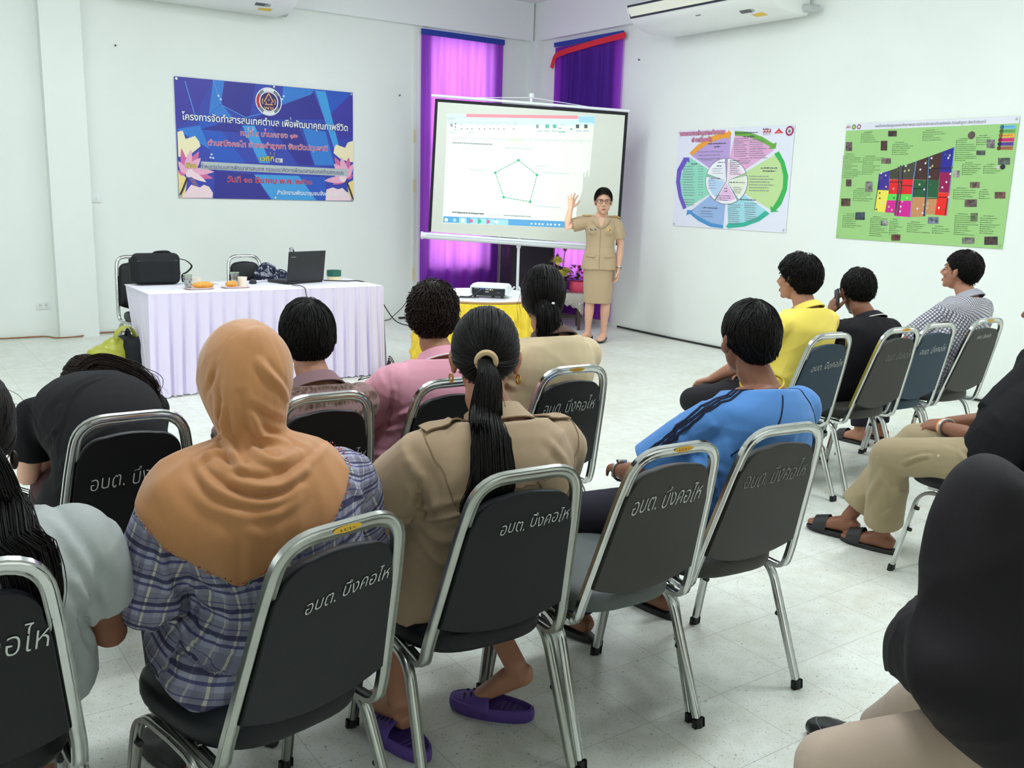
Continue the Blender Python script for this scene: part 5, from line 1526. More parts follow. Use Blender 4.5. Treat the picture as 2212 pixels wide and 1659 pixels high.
# ---- black headscarf in the right foreground
f = Figure('woman in the right foreground in a long black headscarf and beige trousers', (1.95, .70), 12, head=(-.36, .03, .985), hunch=.07, w=.86, depth=.98, sh=.138, yaw=-28, pitch=6, hs=1.03, skin=SK_MID, pel=(0, 0, .545))
f.set_arm('L', (-.145, .0, .68), (-.02, .18, .58)); f.set_arm('R', (.16, .16, .66), (.08, .36, .60))
kn = f.to_local((1.50, .99, .445)); kr_ = f.to_local((2.0, 1.02, .47)); an = f.to_local((2.215, 1.36, .075))
f.set_leg('L', kn, kn + V((.04, -.02, -.39))); f.set_leg('R', kr_, an, (f.to_local((2.24, 1.60, 0)) - f.to_local((2.235, 1.36, 0))))
f.body()
M_BTR = fabric('beige_trousers', (186, 166, 148), var=.03)
f.shirt(fabric('beige_tunic', (190, 172, 150)), ease=.03, t0=-.16, sleeve=1.8, srad=(.078, .074, .068), flare=.35, capr=.080, disp=cloth_noise(121, 0.0068, .7))
f.trousers(M_BTR, hem=.062, kr=.072, length=.84, disp=cloth_noise(122, 0.0068, .7))
bv = bvh_of(f.sh_ob, f.b)
Cc = f.sp(.78) + V((0, .03, 0)); Mi = f.M.inverted()
def pm2(th): return np.interp(th % (2 * pi), [0, .9, 1.6, 2.4, 3.14, 4.0, 4.7, 5.4, 2 * pi], [-.50, -.55, -.70, -.86, -.92, -.94, -.92, -.66, -.50]) - .02 * sin(th * 7)
def inface2(p):
    q = Mi @ V(p); return q.y > .04 and abs(q.x) < .062 and -.10 < q.z < .075
fo = plus(cloth_noise(131, 0.0136, .55), creases([([(-.33, .12, .95), (-.30, .0, .86), (-.2, -.1, .80)], .02, .012), ([(-.30, .16, .80), (-.3, .05, .72), (-.22, -.06, .66)], .025, .016), ([(-.34, .2, .84), (-.3, .1, .80), (-.24, .0, .78)], .016, .010), ([(-.3, .2, .66), (-.3, .1, .60), (-.2, -.02, .56)], .02, .012)]))
mb, PP = star_cloth(Cc, bv, pm2, inface2, 150, 110, 700, .012, fo)
thicken(mb.build('headscarf', fabric('black_scarf_crepe', (24, 20, 23), rough=.7), f.root, angle=180))
M_LOAF = mat('black_leather', (26, 27, 29), rough=.4, spec=.5)
for k in ('R', 'L'):
    h, kn, an, toe = f.leg[k]
    mb = MB(); f.foot(mb, an + V((0, 0, .006)), toe, .010); sh = remesh(mb, 'loafer', M_LOAF, f.root, .005, 3)
    bs = bvh_of(sh); lat = V((-toe.y, toe.x, 0)).normalized(); c = V((an.x, an.y, 0)) + toe * .075
    for q in (0, .011):
        ribbon(bs, [c + toe * q + lat * .08 + V((0, 0, .0)), c + toe * q + lat * .05 + V((0, 0, .08)), c + toe * q + V((0, 0, .12)), c + toe * q - lat * .05 + V((0, 0, .08)), c + toe * q - lat * .08], .005, mat('white_strap', (226, 224, 206), rough=.6), 'stripe', f.root, lift=.0015)
    ribbon(bs, [c + toe * .02 + lat * .06 + V((0, 0, .045)), c + toe * .07 + lat * .035 + V((0, 0, .06)), c + toe * .095 + V((0, 0, .06)), c + toe * .07 - lat * .035 + V((0, 0, .06)), c + toe * .02 - lat * .06 + V((0, 0, .045))], .002, mat('grey_stitch', (120, 120, 120), rough=.7), 'stitching', f.root, lift=.0008)
# ================================================================ the presenter
f = Figure('woman standing in khaki uniform jacket and skirt raising one hand beside the screen', (6.44, 7.62), 220, head=(-.01, .035, 1.472), neck=(0, .0, 1.345), pel=(0, 0, .865), hunch=.012, w=.89, depth=.95, sh=.152, yaw=4, pitch=0, hs=1.08, skin=SK_LIGHT)
f.set_arm('R', (.36, .03, 1.205), (.325, .10, 1.395), d=(-.12, .10, 1), n=(-.25, 1, 0), curl=.10, spread=.30, thumb=.85)
f.set_arm('L', (-.215, -.02, 1.03), (-.20, .04, .79), d=(.02, .12, -1), n=(.9, .2, 0), curl=.30, spread=.08)
f.set_leg('L', (-.085, .015, .46), (-.080, -.02, .095), (.25, 1, 0), hip=(-.085, 0, .84)); f.set_leg('R', (.080, .015, .46), (.090, .0, .095), (.75, .9, 0), hip=(.085, 0, .84))
f.body(voxel=.0045, smooth=4, jaw=1.14)
M_UNI = fabric('presenter_khaki', (190, 166, 134), var=.02)
M_UNID = fabric('presenter_khaki_seam', (150, 126, 98))
f.shirt(M_UNI, name='jacket', ease=.020, t0=-.20, t1=.955, sleeve=.70, srad=(.076, .078, .074), flare=.06, bust=.062, capr=.076, voxel=.006, disp=cloth_noise(201, .0022, .7))
bv = bvh_of(f.sh_ob)
# lapels, front edge, pockets
mb = MB()
for sg in (-1, 1):
    pts = [(sg * .060, -.02, 1.385), (sg * .066, .03, 1.365), (sg * .064, .085, 1.315), (sg * .004, .16, 1.195)]
    outer = [(sg * .080, -.03, 1.375), (sg * .100, .04, 1.345), (sg * .092, .10, 1.275), (sg * .050, .15, 1.225)]
    ring = []
    for a, b in zip(pts, outer):
        pa, na, _, _ = bv.find_nearest(V(a)); pb, nb, _, _ = bv.find_nearest(V(b))
        mid = bv.find_nearest((V(a) + V(b)) / 2)
        ring.append([pa + na * .004, mid[0] + mid[1] * .011, pb + nb * .008, pb + nb * .003])
    mb = MB().rings(ring, False, False); lp = thicken(mb.build('lapel', M_UNI, f.root, angle=180), .003)
    mb = MB().tube(spline([r[-1] for r in ring], 5), r=.0028, n=6); mb.build('lapel_edge', M_UNID, lp)
mb = MB(); ch = []
for sg in (-1, 1):
    ch.append(bv.find_nearest(V((sg * .052, .10, 1.335))))
# skin-coloured V of the neckline lies on the chest
vneck = []
for (x, z) in ((-.040, 1.345), (0, 1.36), (.040, 1.345), (.030, 1.30), (.014, 1.245), (.0, 1.212), (-.014, 1.245), (-.030, 1.30)):
    p, n, _, _ = bv.find_nearest(V((x, .16, z))); vneck.append(p + n * .0015)
cen = sum(vneck, V()) / len(vneck); cp, cn, _, _ = bv.find_nearest(cen)
mb = MB().add([cp + cn * .002] + vneck, [(0, i + 1, (i + 1) % 8 + 1) for i in range(8)]); mb.build('neckline', SK_LIGHT, f.root)
ribbon(bv, [V((.004, .2, 1.20)), V((.006, .2, 1.05)), V((.004, .2, .90)), V((.0, .2, .775))], .004, M_UNID, 'front_edge', f.root, lift=.001)
M_BTN = mat('khaki_button', (200, 180, 150), rough=.35)
for z in (1.165, 1.075, .985, .895):
    p, n, _, _ = bv.find_nearest(V((.018, .2, z))); mb = MB().ball((0, 0, 0), (.0085, .0085, .0085), 10, 6); o = mb.build('button', M_BTN, f.root); o.location = p; o.scale = (1, .5, 1)
for sg in (-1, 1):
    ribbon(bv, [V((sg * .06, .2, .925)), V((sg * .10, .17, .928)), V((sg * .145, .10, .93))], .038, M_UNI, 'pocket_flap', f.root, lift=.003, thick=.003)
    ribbon(bv, [V((sg * .06, .2, .905)), V((sg * .10, .17, .908)), V((sg * .145, .10, .912))], .003, M_UNID, 'flap_edge', f.root, lift=.006)
    s0 = f.sh['R' if sg > 0 else 'L']
    e = ribbon(bv, [lerp(f.neck, s0, .50) + V((0, .0, .09)), lerp(f.neck, s0, .82) + V((0, .012, .09)), s0 + V((sg * .055, .012, .07))], [.044, .047, .05], mat('gold_board', (214, 170, 60), rough=.4, metal=.3), 'shoulder_board', f.root, lift=.006, thick=.006)
    ribbon(bv, [lerp(f.neck, s0, .62) + V((0, .0, .09)), lerp(f.neck, s0, .95) + V((sg * .01, .0, .09))], .010, mat('board_mark', (150, 110, 50), rough=.5), 'rank_mark', e, lift=.0125)
def badge(name, x, z, w, h, m, lift=.004):
    p, n, _, _ = bv.find_nearest(V((x, .25, z))); r = V((0, 0, 1)).cross(n).normalized(); u = n.cross(r)
    mb = MB().rings([[p + n * d + r * a * w / 2 + u * b * h / 2 for a, b in ((-1, -1), (1, -1), (1, 1), (-1, 1))] for d in (0, lift)]); return mb.build(name, m, f.root, smooth=False)
badge('name_tag', .085, 1.215, .062, .014, mat('black_tag', (30, 30, 34), rough=.4)); badge('name_tag_print', .085, 1.215, .040, .005, mat('white_print', (230, 230, 230)), .005)
for k, c in enumerate(((206, 176, 60), (236, 236, 236), (190, 40, 40), (206, 176, 60))): badge('ribbon_bar', -.062 - k * .017, 1.212, .016, .020, mat('ribbon_%s' % 'abcd'[k], c, rough=.6))
badge('lapel_pin', .070, 1.275, .014, .014, M_GOLD); badge('lapel_pin', -.085, 1.262, .020, .012, M_GOLD)
# skirt
mb = MB()
loft(mb, [(0, 0, .90), (0, .0, .80), (0, .005, .62), (0, .005, .45), (0, .005, .415)], [.148, .166, .160, .148, .146], [.115, .132, .125, .115, .113], (1, 0, 0), 30, 2.3)
f.skirt = remesh(mb, 'skirt', M_UNI, f.root, .007, 4, cloth_noise(203, .0018, .6))
# shoes with a buckle
M_SHOE = mat('black_pump', (22, 22, 24), rough=.3, spec=.6)
for k in ('L', 'R'):
    h, kn, an, toe = f.leg[k]; toe = V((toe.x, toe.y, 0)).normalized(); lat = V((-toe.y, toe.x, 0))
    mb = MB(); o0 = V((an.x, an.y, 0))
    loft(mb, [o0 + toe * x + V((0, 0, z)) for x, z in ((-.075, .036), (-.06, .034), (-.02, .024), (.05, .022), (.10, .026), (.15, .022), (.178, .016))], [.014, .030, .033, .036, .042, .034, .010], [.026, .034, .022, .020, .024, .018, .010], lat, 18, 2.4)
    sh = remesh(mb, 'shoe', M_SHOE, f.root, .004, 3)
    mb = MB().rbox((0, 0, 0), (.044, .020, .005), .002); b = mb.build('buckle', M_STEEL, sh); b.location = o0 + toe * .125 + V((0, 0, .050)); b.rotation_euler = (-.25, 0, math.atan2(-toe.x, toe.y))
# hair drawn back, low tail, glasses
def ptail(mb, rng):
    t0 = f.M @ V((0, -.095, -.02))
    tail(mb, rng, [t0, t0 + V((-.01, -.03, -.05)), t0 + V((-.03, -.025, -.12)), t0 + V((-.035, -.02, -.17))], [.035, .042, .034, .012], 260, .0016, .8, .004)
head_hair(f.M, f.root, 'pull', ((0, .070), (.7, .056), (1.0, .020), (1.35, .0), (1.75, -.015), (2.2, -.05), (2.7, -.075), (3.15, -.08)), n=1100, seed=204, vol=(.08, .18), tie=(0, -.092, -.020), extra=ptail, cap=1.09)
face_features(f.M, f.root)
g = MB(); R = lambda x, y, z: f.M @ V((x, y, z))
for sg in (-1, 1):
    c = (sg * .0335, .004); o = []
    for t in np.linspace(0, 2 * pi, 33)[:-1]:
        ca, sa = cos(t), sin(t)
        o.append(R(c[0] + .0265 * math.copysign(abs(ca) ** .6, ca), .108 - abs(c[0] + .026 * ca) * .16, c[1] + .019 * math.copysign(abs(sa) ** .6, sa)))
    g.tube(o, r=.0021, n=6, closed=True)
    g.tube([R(sg * .060, .098, .010), R(sg * .079, .06, .010), R(sg * .083, .0, .008)], r=.0018, n=6)
g.tube([R(-.008, .107, .008), R(0, .109, .010), R(.008, .107, .008)], r=.002, n=6)
g.build('glasses', mat('dark_glasses_frame', (30, 24, 26), rough=.25), f.root)
bracelet(f, 'L', mat('watch_strap', (50, 34, 40), rough=.5), 'watch', .97, .029, .005)
w = f.arm['L'][1]; mb = MB().ball((0, 0, 0), (.005, .017, .017), 14, 8); o = mb.build('watch_face', M_STEEL, f.root); o.location = w + V((-.005, .034, .015)); o.rotation_euler = (0, 0, 1.3)
d = f.handp['L'][0].normalized(); n = (f.handp['L'][1] - d * f.handp['L'][1].dot(d)).normalized(); lat = -d.cross(n); c = w + d * .105 + lat * -.010
mb = MB().tube([c + (lat * cos(t) + n * sin(t)) * .0112 for t in np.linspace(0, 2 * pi, 17)[:-1]], r=.0022, n=6, closed=True); mb.build('ring', M_GOLD, f.root)
# ================================================================ furniture and things
WHITE = mat('white_plastic', (236, 238, 238), rough=.4)
BLACK = mat('black_plastic', (26, 27, 29), rough=.45)
M_SATIN = mat('lilac_white_satin', (226, 216, 240), rough=.36, spec=.5, sheen=.35, bump=.06, bscale=40)
M_CLOTHTOP = mat('white_table_cloth', (238, 234, 244), rough=.6, sheen=.1)
TX0, TX1, TY0, TY1, TZ = 1.72, 3.59, 7.03, 7.75, .742
# ---- speakers' table
t = empty('folding_table', (2.65, 7.39, 0), 0, 'long white-clothed table along the back wall, mostly hidden under its cloth', 'table')
MB().rbox((0, 0, TZ - .018), (TX1 - TX0 - .01, TY1 - TY0 - .01, .03), .004).build('tabletop', mat('table_laminate', (206, 196, 176), rough=.4), t)
for sx in (-1, 1):
    for sy in (-1, 1): MB().tube([(sx * .86, sy * .30, 0), (sx * .86, sy * .30, TZ - .03)], r=.014).build('leg', M_CHROME, t)
c = empty('tablecloth', (2.65, 7.39, 0), 0, 'lilac white satin cloth with a pleated skirt draped over the long table', 'tablecloth')
mb = MB().rbox((0, 0, TZ + .002), (TX1 - TX0 + .012, TY1 - TY0 + .012, .008), .003); mb.build('cloth_top', M_CLOTHTOP, c)
def pleated(path_top, path_bot, n, npl, depth, nz=26, seed=1, sharp=3.0, z1=TZ + .003, z0=.004, amp=.006):
    """skirt between a top line and a floor line, with knife pleats"""
    rr = random.Random(seed); w = [rr.uniform(.8, 1.2) for _ in range(npl + 1)]; rings = []
    jit = [rr.uniform(-1, 1) for _ in range(npl + 2)]
    for k in range(nz + 1):
        v = k / nz; ring = []
        for i in range(n + 1):
            u = i / n
            a = V(path_top(u)); b = V(path_bot(u)); q = a.lerp(b, v ** 1.15)
            nrm = V(path_bot(u, True))
            x = u * npl; fr = x - math.floor(x); j = int(x)
            fr = (fr + .10 * jit[min(j, npl)] * v) % 1.0
            pl = math.exp(-((fr - .5) / .10) ** 2) * -1.0 + .55 * math.exp(-((fr - .66) / .07) ** 2) + .30 * sin(2 * pi * fr) * v
            d = min(1, u * 30, (1 - u) * 30) * depth * pl * (.25 + .75 * min(1, v * 1.6)) * w[min(j, npl)] + min(1, u * 30, (1 - u) * 30) * amp * sin(u * 41 + v * 4 + seed) * v
            ring.append(q + nrm * d + V((0, 0, 0)))
        for i, p in enumerate(ring): p.z = z1 + (z0 - z1) * v + (.010 * abs(sin(i * .21)) if k == nz else 0)
        rings.append(ring)
    return MB().rings(rings, False, False)
o0 = V((2.65, 7.39, 0))
front = pleated(lambda u: V((TX0 - .014 + (TX1 - TX0 + .022) * u, TY0 - .006, 0)) - o0, lambda u, nn=False: V((0, -1, 0)) if nn else V((TX0 - .072 + (TX1 - TX0 + .07) * u, TY0 - .06 - .14 * (1 - u) ** 4, 0)) - o0, 480, 19, .030, seed=3, amp=.003)
front.build('skirt', M_SATIN, c, angle=180)
def lt(u): return V((TX0 - .004, TY1 - (TY1 - TY0) * u, 0)) - o0
def lb(u, nn=False): return V((-1, 0, 0)) if nn else V((TX0 - .02 - .04 * u, TY1 - .46 - (TY1 - TY0 - .46 + .20) * u, 0)) - o0
pleated(lt, lb, 90, 3, .012, seed=9).build('side_drape', M_SATIN, c, angle=180)
def rt(u): return V((TX1 + .004, TY0 + (TY1 - TY0) * u, 0)) - o0
def rbm(u, nn=False): return V((1, 0, 0)) if nn else V((TX1 + .02, TY0 - .06 + (TY1 - TY0 + .04) * u, 0)) - o0
pleated(rt, rbm, 160, 7, .022, seed=12).build('side_drape', M_SATIN, c, angle=180)
ZT = TZ + .0065

# ---- laptop
l = empty('laptop', (3.06, 7.40, ZT), radians(17), 'open black laptop seen from behind on the white table', 'laptop')
MB().rbox((0, .125, .012), (.385, .25, .022), .005).build('base', BLACK, l)
lid = MB().rbox((0, 0, .125), (.385, .010, .255), .004).build('lid', mat('black_lid', (34, 37, 40), rough=.42, var=.05), l); lid.location = (0, -.004, .018); lid.rotation_euler = (radians(8), 0, 0)
MB().rbox((0, .0055, .128), (.35, .002, .20), .0005).build('display', mat('display_lit', (120, 150, 190), rough=.2), lid)
vs, fs, w = text2d('lenovo', .01); MB().add([(-.165 + x * .045 / w, -.0056, .205 + y * .012) for x, y in vs], fs).build('logo', mat('silver_print', (200, 204, 206), rough=.3), lid, smooth=False)
MB().rbox((0, .10, .024), (.33, .11, .003), .001).build('keyboard', mat('key_grey', (50, 52, 54), rough=.5), l)
MB().rbox((-.13, -.005, .012), (.115, .03, .022), .006).build('battery', BLACK, l)
# ---- mouse, cups, pastries
m = empty('computer_mouse', (2.65, 7.50, ZT), radians(-20), 'small black computer mouse on the white table left of the laptop', 'mouse')
mb = MB(); mb.ball((0, 0, .010), (.031, .052, .026), 18, 12); o = mb.build('shell', BLACK, m)
MB().tube([(0, .02, .034), (0, .042, .026)], r=.005, n=8).build('wheel', mat('wheel_grey', (90, 92, 94)), m)
tag(MB().tube(spline([(2.665, 7.45, ZT + .012), (2.72, 7.40, ZT + .025), (2.78, 7.36, ZT + .02), (2.84, 7.36, ZT + .015), (2.87, 7.40, ZT + .012)], 8), r=.002, n=6).build('mouse_cable', BLACK), 'thin black cable of the mouse on the table', 'cable')
M_CUPG = mat('clear_cup', (235, 240, 238), rough=.06, transmission=.85, spec=.5); M_PAPERCUP = mat('cream_paper_cup', (244, 236, 220), rough=.6)
def cup(name, x, y, r0, r1, h, m, label, rim=None):
    r = empty(name, (x, y, ZT), 0, label, 'cup', 'cups on the speakers table')
    prof = [(.001, .003), (r0 * .96, .003), (r0, .0), (r0 * 1.0, .002), (r1, h), (r1 - .0025, h), (r0 - .002, .006), (.001, .006)]
    MB().lathe(prof, n=26, cap=False).build('wall', m, r)
    if rim: MB().tube([(cos(a) * r1, sin(a) * r1, h) for a in np.linspace(0, 2 * pi, 25)[:-1]], r=.0025, n=6, closed=True).build('rim', rim, r)
    return r
RIMG = mat('green_rim', (166, 196, 160), rough=.3)
g1 = cup('drinking_glass', 2.07, 7.30, .024, .033, .105, M_CUPG, 'clear green-rimmed glass beside the left pastry plate', RIMG)
g2 = cup('drinking_glass', 2.445, 7.33, .024, .033, .110, M_CUPG, 'clear green-rimmed glass beside the right pastry plate', RIMG)
for g in (g1, g2):
    mb = MB()
    for q in range(9): mb.ball((cos(q * .7) * .0275, sin(q * .7) * .0275, .03 + .02 * ((q * 7) % 3)), (.005, .005, .006), 6, 4)
    mb.build('printed_dots', mat('dark_print', (60, 60, 70)), g)
cup('paper_cup', 2.17, 7.42, .027, .036, .070, M_PAPERCUP, 'cream paper cup behind the left pastry plate')
cup('paper_cup', 2.485, 7.27, .028, .037, .080, M_PAPERCUP, 'cream paper cup on the right pastry plate')
M_PLATE = mat('pink_white_plate', (244, 222, 216), rough=.35); M_BUN = mat('orange_bread', (226, 160, 60), rough=.5, var=.15, vscale=40); M_WRAP = mat('wrap_highlight', (250, 240, 220), rough=.15)
for (x, y, label, pl, lx) in ((2.135, 7.235, 'pink-rimmed rectangular plate nearest the left end of the table', 'long glossy orange bread roll on the left plate', .085), (2.42, 7.245, 'pink-rimmed rectangular plate nearer the laptop', 'small round orange bun on the right plate', .050)):
    r = empty('plate', (x, y, ZT), 0, label, 'plate', 'snack plates')
    rings = []
    for s, z in ((.72, 0), (.78, .001), (1.0, .012), (.985, .0135), (.74, .004)):
        rings.append([(.112 * s * math.copysign(abs(cos(a)) ** .5, cos(a)), .072 * s * math.copysign(abs(sin(a)) ** .5, sin(a)), z) for a in np.linspace(0, 2 * pi, 37)[:-1]])
    MB().rings(rings).build('dish', M_PLATE, r)
    r = empty('bread_roll', (x + (.03 if lx > .06 else -.03), y, ZT + .004), radians(-6), pl, 'bread')
    mb = MB(); mb.ball((0, 0, .026), (lx, .042, .027), 20, 12); mb.ball((lx * .4, .004, .028), (lx * .5, .040, .024), 16, 10)
    remesh(mb, 'crust', M_BUN, r, .004, 3, cloth_noise(7, .003, 2.5))
    mb = MB()
    for q in range(5): mb.tube(spline([(-lx * .6 + q * lx * .3, -.038, .03), (-lx * .55 + q * lx * .3, -.018, .052), (-lx * .4 + q * lx * .3, .01, .056)], 5), r=.0011, n=5)
    mb.build('wrap_glints', M_WRAP, r)  # pale lines imitating glints on plastic wrap
PAPER = mat('white_paper', (240, 242, 242), rough=.7)
for k, (x, y, w, h, a, lb) in enumerate(((1.93, 7.27, .11, .07, .2, 'small white paper slip near the left end of the table'), (2.33, 7.58, .12, .09, -.3, 'pale grey folded paper behind the cups'), (2.93, 7.22, .16, .04, .1, 'thin white sheet in front of the laptop'))):
    o = MB().box((0, 0, .001), (w, h, .002)).build('paper_sheet', PAPER if k != 1 else mat('grey_paper', (206, 210, 210), rough=.7), smooth=False); o.location = (x, y, ZT); o.rotation_euler = (0, 0, a); tag(o, lb, 'paper', 'papers on the speakers table')
    mb = MB().box((0, 0, .0024), (w * .7, .002, .0006)); mb.build('printed_line', mat('print_grey', (120, 122, 126)), o, smooth=False)
r = empty('tape_roll', (3.42, 7.62, ZT), 0, 'stack of green and cream adhesive tape rolls at the right of the table', 'tape')
MB().lathe([(.048, 0), (.058, 0), (.058, .030), (.048, .030), (.048, 0)], n=28, cap=False).build('cream_tape', mat('cream_tape', (238, 224, 186), rough=.5), r)
MB().lathe([(.044, .031), (.062, .031), (.062, .082), (.044, .082), (.044, .031)], n=28, cap=False).build('green_tape', mat('green_tape', (40, 104, 86), rough=.45), r)
r = empty('scissors', (3.24, 7.60, ZT), radians(30), 'orange-handled scissors between laptop and tape rolls', 'scissors')
for sg in (-1, 1):
    MB().tube([(sg * .018 + .018 * cos(a), .026 * sin(a), .012 + .012 * (sg > 0)) for a in np.linspace(0, 2 * pi, 21)[:-1]], r=.006, n=8, closed=True).build('handle', mat('orange_handle', (236, 110, 40), rough=.4), r)
    MB().rings([[(sg * .006 - sg * .006 * q, .03 + .09 * q, .008 + .003 * k) for q in (0, 1)] + [(sg * .006 - sg * .006 * q + .008, .03 + .09 * q, .008 + .003 * k) for q in (1, 0)] for k in (0, 1)]).build('blade', M_STEEL, r, smooth=False)

# ---- bags and the jacket
M_BAG = fabric('black_nylon', (38, 40, 42), rough=.75)
b = empty('laptop_bag', (1.93, 7.66, ZT), radians(-2), 'black laptop bag standing on the left end of the white table', 'bag')
mb = MB(); mb.rbox((0, 0, .125), (.36, .12, .245), .045, seg=5); mb.rbox((.0, -.05, .11), (.30, .05, .18), .02); mb.rbox((-.17, .02, .12), (.05, .09, .18), .02)
remesh(mb, 'body', M_BAG, b, .008, 4, cloth_noise(301, .004, 1.2))
MB().tube(spline([(.17, 0, .20), (.23, .0, .185), (.275, .0, .14), (.24, .0, .095), (.20, .0, .07), (.20, .0, .015)], 6), prof=[(-.003, -.018), (.003, -.018), (.003, .018), (-.003, .018)], up=(0, 1, 0)).build('strap', M_BAG, b, smooth=False)
MB().tube(spline([(-.02, 0, .240), (.01, 0, .254), (.09, 0, .256), (.12, 0, .238)], 6), r=.009, n=8).build('handle', M_BAG, b)
MB().tube([(-.15, -.066, .19), (.15, -.066, .19)], r=.003, n=6).build('zip', mat('zip_grey', (96, 98, 98), rough=.4, metal=.4), b)
j = empty('patterned_jacket', (3.07, 8.13, .475), radians(5), 'navy and white patterned jacket heaped on the chair behind the laptop', 'jacket')
mb = MB()
for p, rr in (((-.10, -.05, .20), (.12, .09, .20)), ((.03, -.06, .16), (.14, .10, .17)), ((.14, -.05, .12), (.13, .09, .14)), ((-.05, .02, .26), (.10, .06, .12)), ((.20, -.06, .14), (.10, .08, .10))): mb.ball(p, rr, 16, 12)
def jm():
    m = fabric('navy_floral_cloth', (30, 34, 56)); nt = m.node_tree; bs = nt.nodes['Principled BSDF']
    tc = nt.nodes.new('ShaderNodeTexCoord'); n = nt.nodes.new('ShaderNodeTexNoise'); n.inputs['Scale'].default_value = 18; n.inputs['Detail'].default_value = 5; n.inputs['Distortion'].default_value = 1.5
    r = nt.nodes.new('ShaderNodeValToRGB'); r.color_ramp.elements[0].position = .5; r.color_ramp.elements[0].color = (*srgb(34, 38, 58), 1); r.color_ramp.elements[1].position = .66; r.color_ramp.elements[1].color = (*srgb(196, 200, 214), 1)
    nt.links.new(tc.outputs['Object'], n.inputs['Vector']); nt.links.new(n.outputs['Fac'], r.inputs[0]); nt.links.new(r.outputs[0], bs.inputs['Base Color']); return m
remesh(mb, 'fabric', jm(), j, .008, 3, cloth_noise(311, .018, 1.6))
b = empty('backpack', (1.66, 7.42, 0), radians(8), 'black backpack on the floor beside the table end', 'backpack')
mb = MB(); mb.rbox((0, 0, .20), (.20, .30, .38), .07, seg=5); mb.rbox((-.08, .0, .14), (.10, .22, .22), .04)
remesh(mb, 'body', M_BAG, b, .010, 4, cloth_noise(321, .006, 1.0))
MB().tube(spline([(-.02, -.05, .38), (-.02, 0, .44), (-.02, .05, .38)], 6), r=.012, n=8).build('handle', M_BAG, b)
b = empty('plastic_bag', (1.45, 7.34, 0), radians(15), 'yellow green plastic carrier bag slumped beside the backpack', 'bag'); b.scale = (1.35, 1.2, 1.32)
mb = MB(); mb.ball((0, 0, .13), (.15, .10, .13), 18, 12); mb.ball((.06, .0, .20), (.09, .07, .10), 16, 10); mb.ball((-.08, .0, .11), (.10, .09, .11), 16, 10)
M_PBAG = mat('yellow_green_plastic', (176, 178, 62), rough=.3, spec=.5)
remesh(mb, 'body', M_PBAG, b, .008, 2, cloth_noise(331, .014, 1.8))
MB().tube(spline([(.05, -.02, .24), (.06, -.04, .33), (.13, -.04, .36), (.17, -.03, .29), (.15, -.01, .20)], 6), prof=[(-.002, -.022), (.002, -.022), (.002, .022), (-.002, .022)], up=(0, 1, 0)).build('handle', M_PBAG, b, smooth=False)

# ---- cables, sockets, small things on wall and floor
def cable(pts, r, m, label, name='cable', n=8):
    return tag(MB().tube(spline(pts, n), r=r, n=7).build(name, m), label, 'cable')
cable([(3.25, 7.46, ZT + .012), (3.42, 7.40, ZT + .008), (3.55, 7.36, ZT + .006), (3.66, 7.33, .70), (3.80, 7.36, .50), (3.92, 7.40, .38), (3.97, 7.25, .36), (3.84, 6.98, .44), (3.68, 6.72, .62), (3.70, 6.56, .712), (3.80, 6.48, .712), (3.95, 6.36, .708), (4.07, 6.28, .712)], .005, BLACK, 'black video cable hanging from the laptop across to the projector')
cable([(5.57, YB - .03, .29), (5.52, YB - .06, .25), (5.40, YB - .12, .14), (5.22, YB - .2, .04), (5.1, YB - .25, .006), (4.6, YB - .3, .005), (3.8, 9.2, .005), (3.66, 8.2, .005), (3.70, 7.3, .005)], .0045, BLACK, 'black power cable from the wall socket to the floor')
cable([(3.35, 6.93, .006), (3.28, 6.84, .006), (3.36, 6.80, .03), (3.46, 6.86, .045), (3.50, 6.93, .03), (3.55, 6.98, .04), (3.62, 7.06, .045), (3.66, 7.10, .05)], .004, BLACK, 'black adapter cable curling on the floor by the pleated skirt')
cable([(2.88, 7.24, ZT + .010), (2.90, 7.04, ZT + .008), (2.905, 7.0, .70), (2.93, 6.97, .55), (2.97, 6.95, .40)], .0035, BLACK, 'thin black cable hanging down the front of the pleated skirt')
r = empty('power_adapter', (3.50, 6.90, 0), radians(-40), 'black laptop power adapter lying on the floor', 'adapter'); MB().rbox((0, 0, .017), (.055, .13, .032), .006).build('casing', BLACK, r)
r = empty('extension_strip', (3.70, 7.12, 0), radians(-30), 'white extension socket strip on the floor by the table', 'extension strip'); MB().rbox((0, 0, .018), (.06, .22, .034), .006).build('casing', WHITE, r)
for y in (-.04, .05):
    MB().rbox((0, y, .055), (.03, .03, .045), .006).build('plug', BLACK, r); MB().tube(spline([(0, y, .075), (.0, y + .01, .115), (.02, y + .05, .09), (.05, y + .07, .03)], 6), r=.004, n=6).build('lead', BLACK, r)
tag(MB().tube(spline([(-1.5, YB - .02, .018), (-.3, YB - .03, .012), (.6, YB - .02, .02), (1.1, YB - .03, .014), (1.45, YB - .03, .012), (1.55, YB - .17, .012), (1.75, YB - .165, .014), (1.95, YB - .03, .016), (2.5, YB - .02, .014), (3.4, YB - .02, .012)], 8), r=.007, n=7).build('cable', mat('orange_brown_cable', (150, 96, 56), rough=.5)), 'orange brown cable running along the foot of the back wall', 'cable')
tag(MB().tube(spline([(XR - .012, 8.3, .02), (XR - .014, 7.2, .012), (XR - .012, 6.0, .016), (XR - .016, 4.6, .012), (XR - .012, 3.3, .014), (XR - .012, 2.0, .014)], 10), r=.010, n=7).build('cable', BLACK), 'black cable running along the foot of the right wall', 'cable')
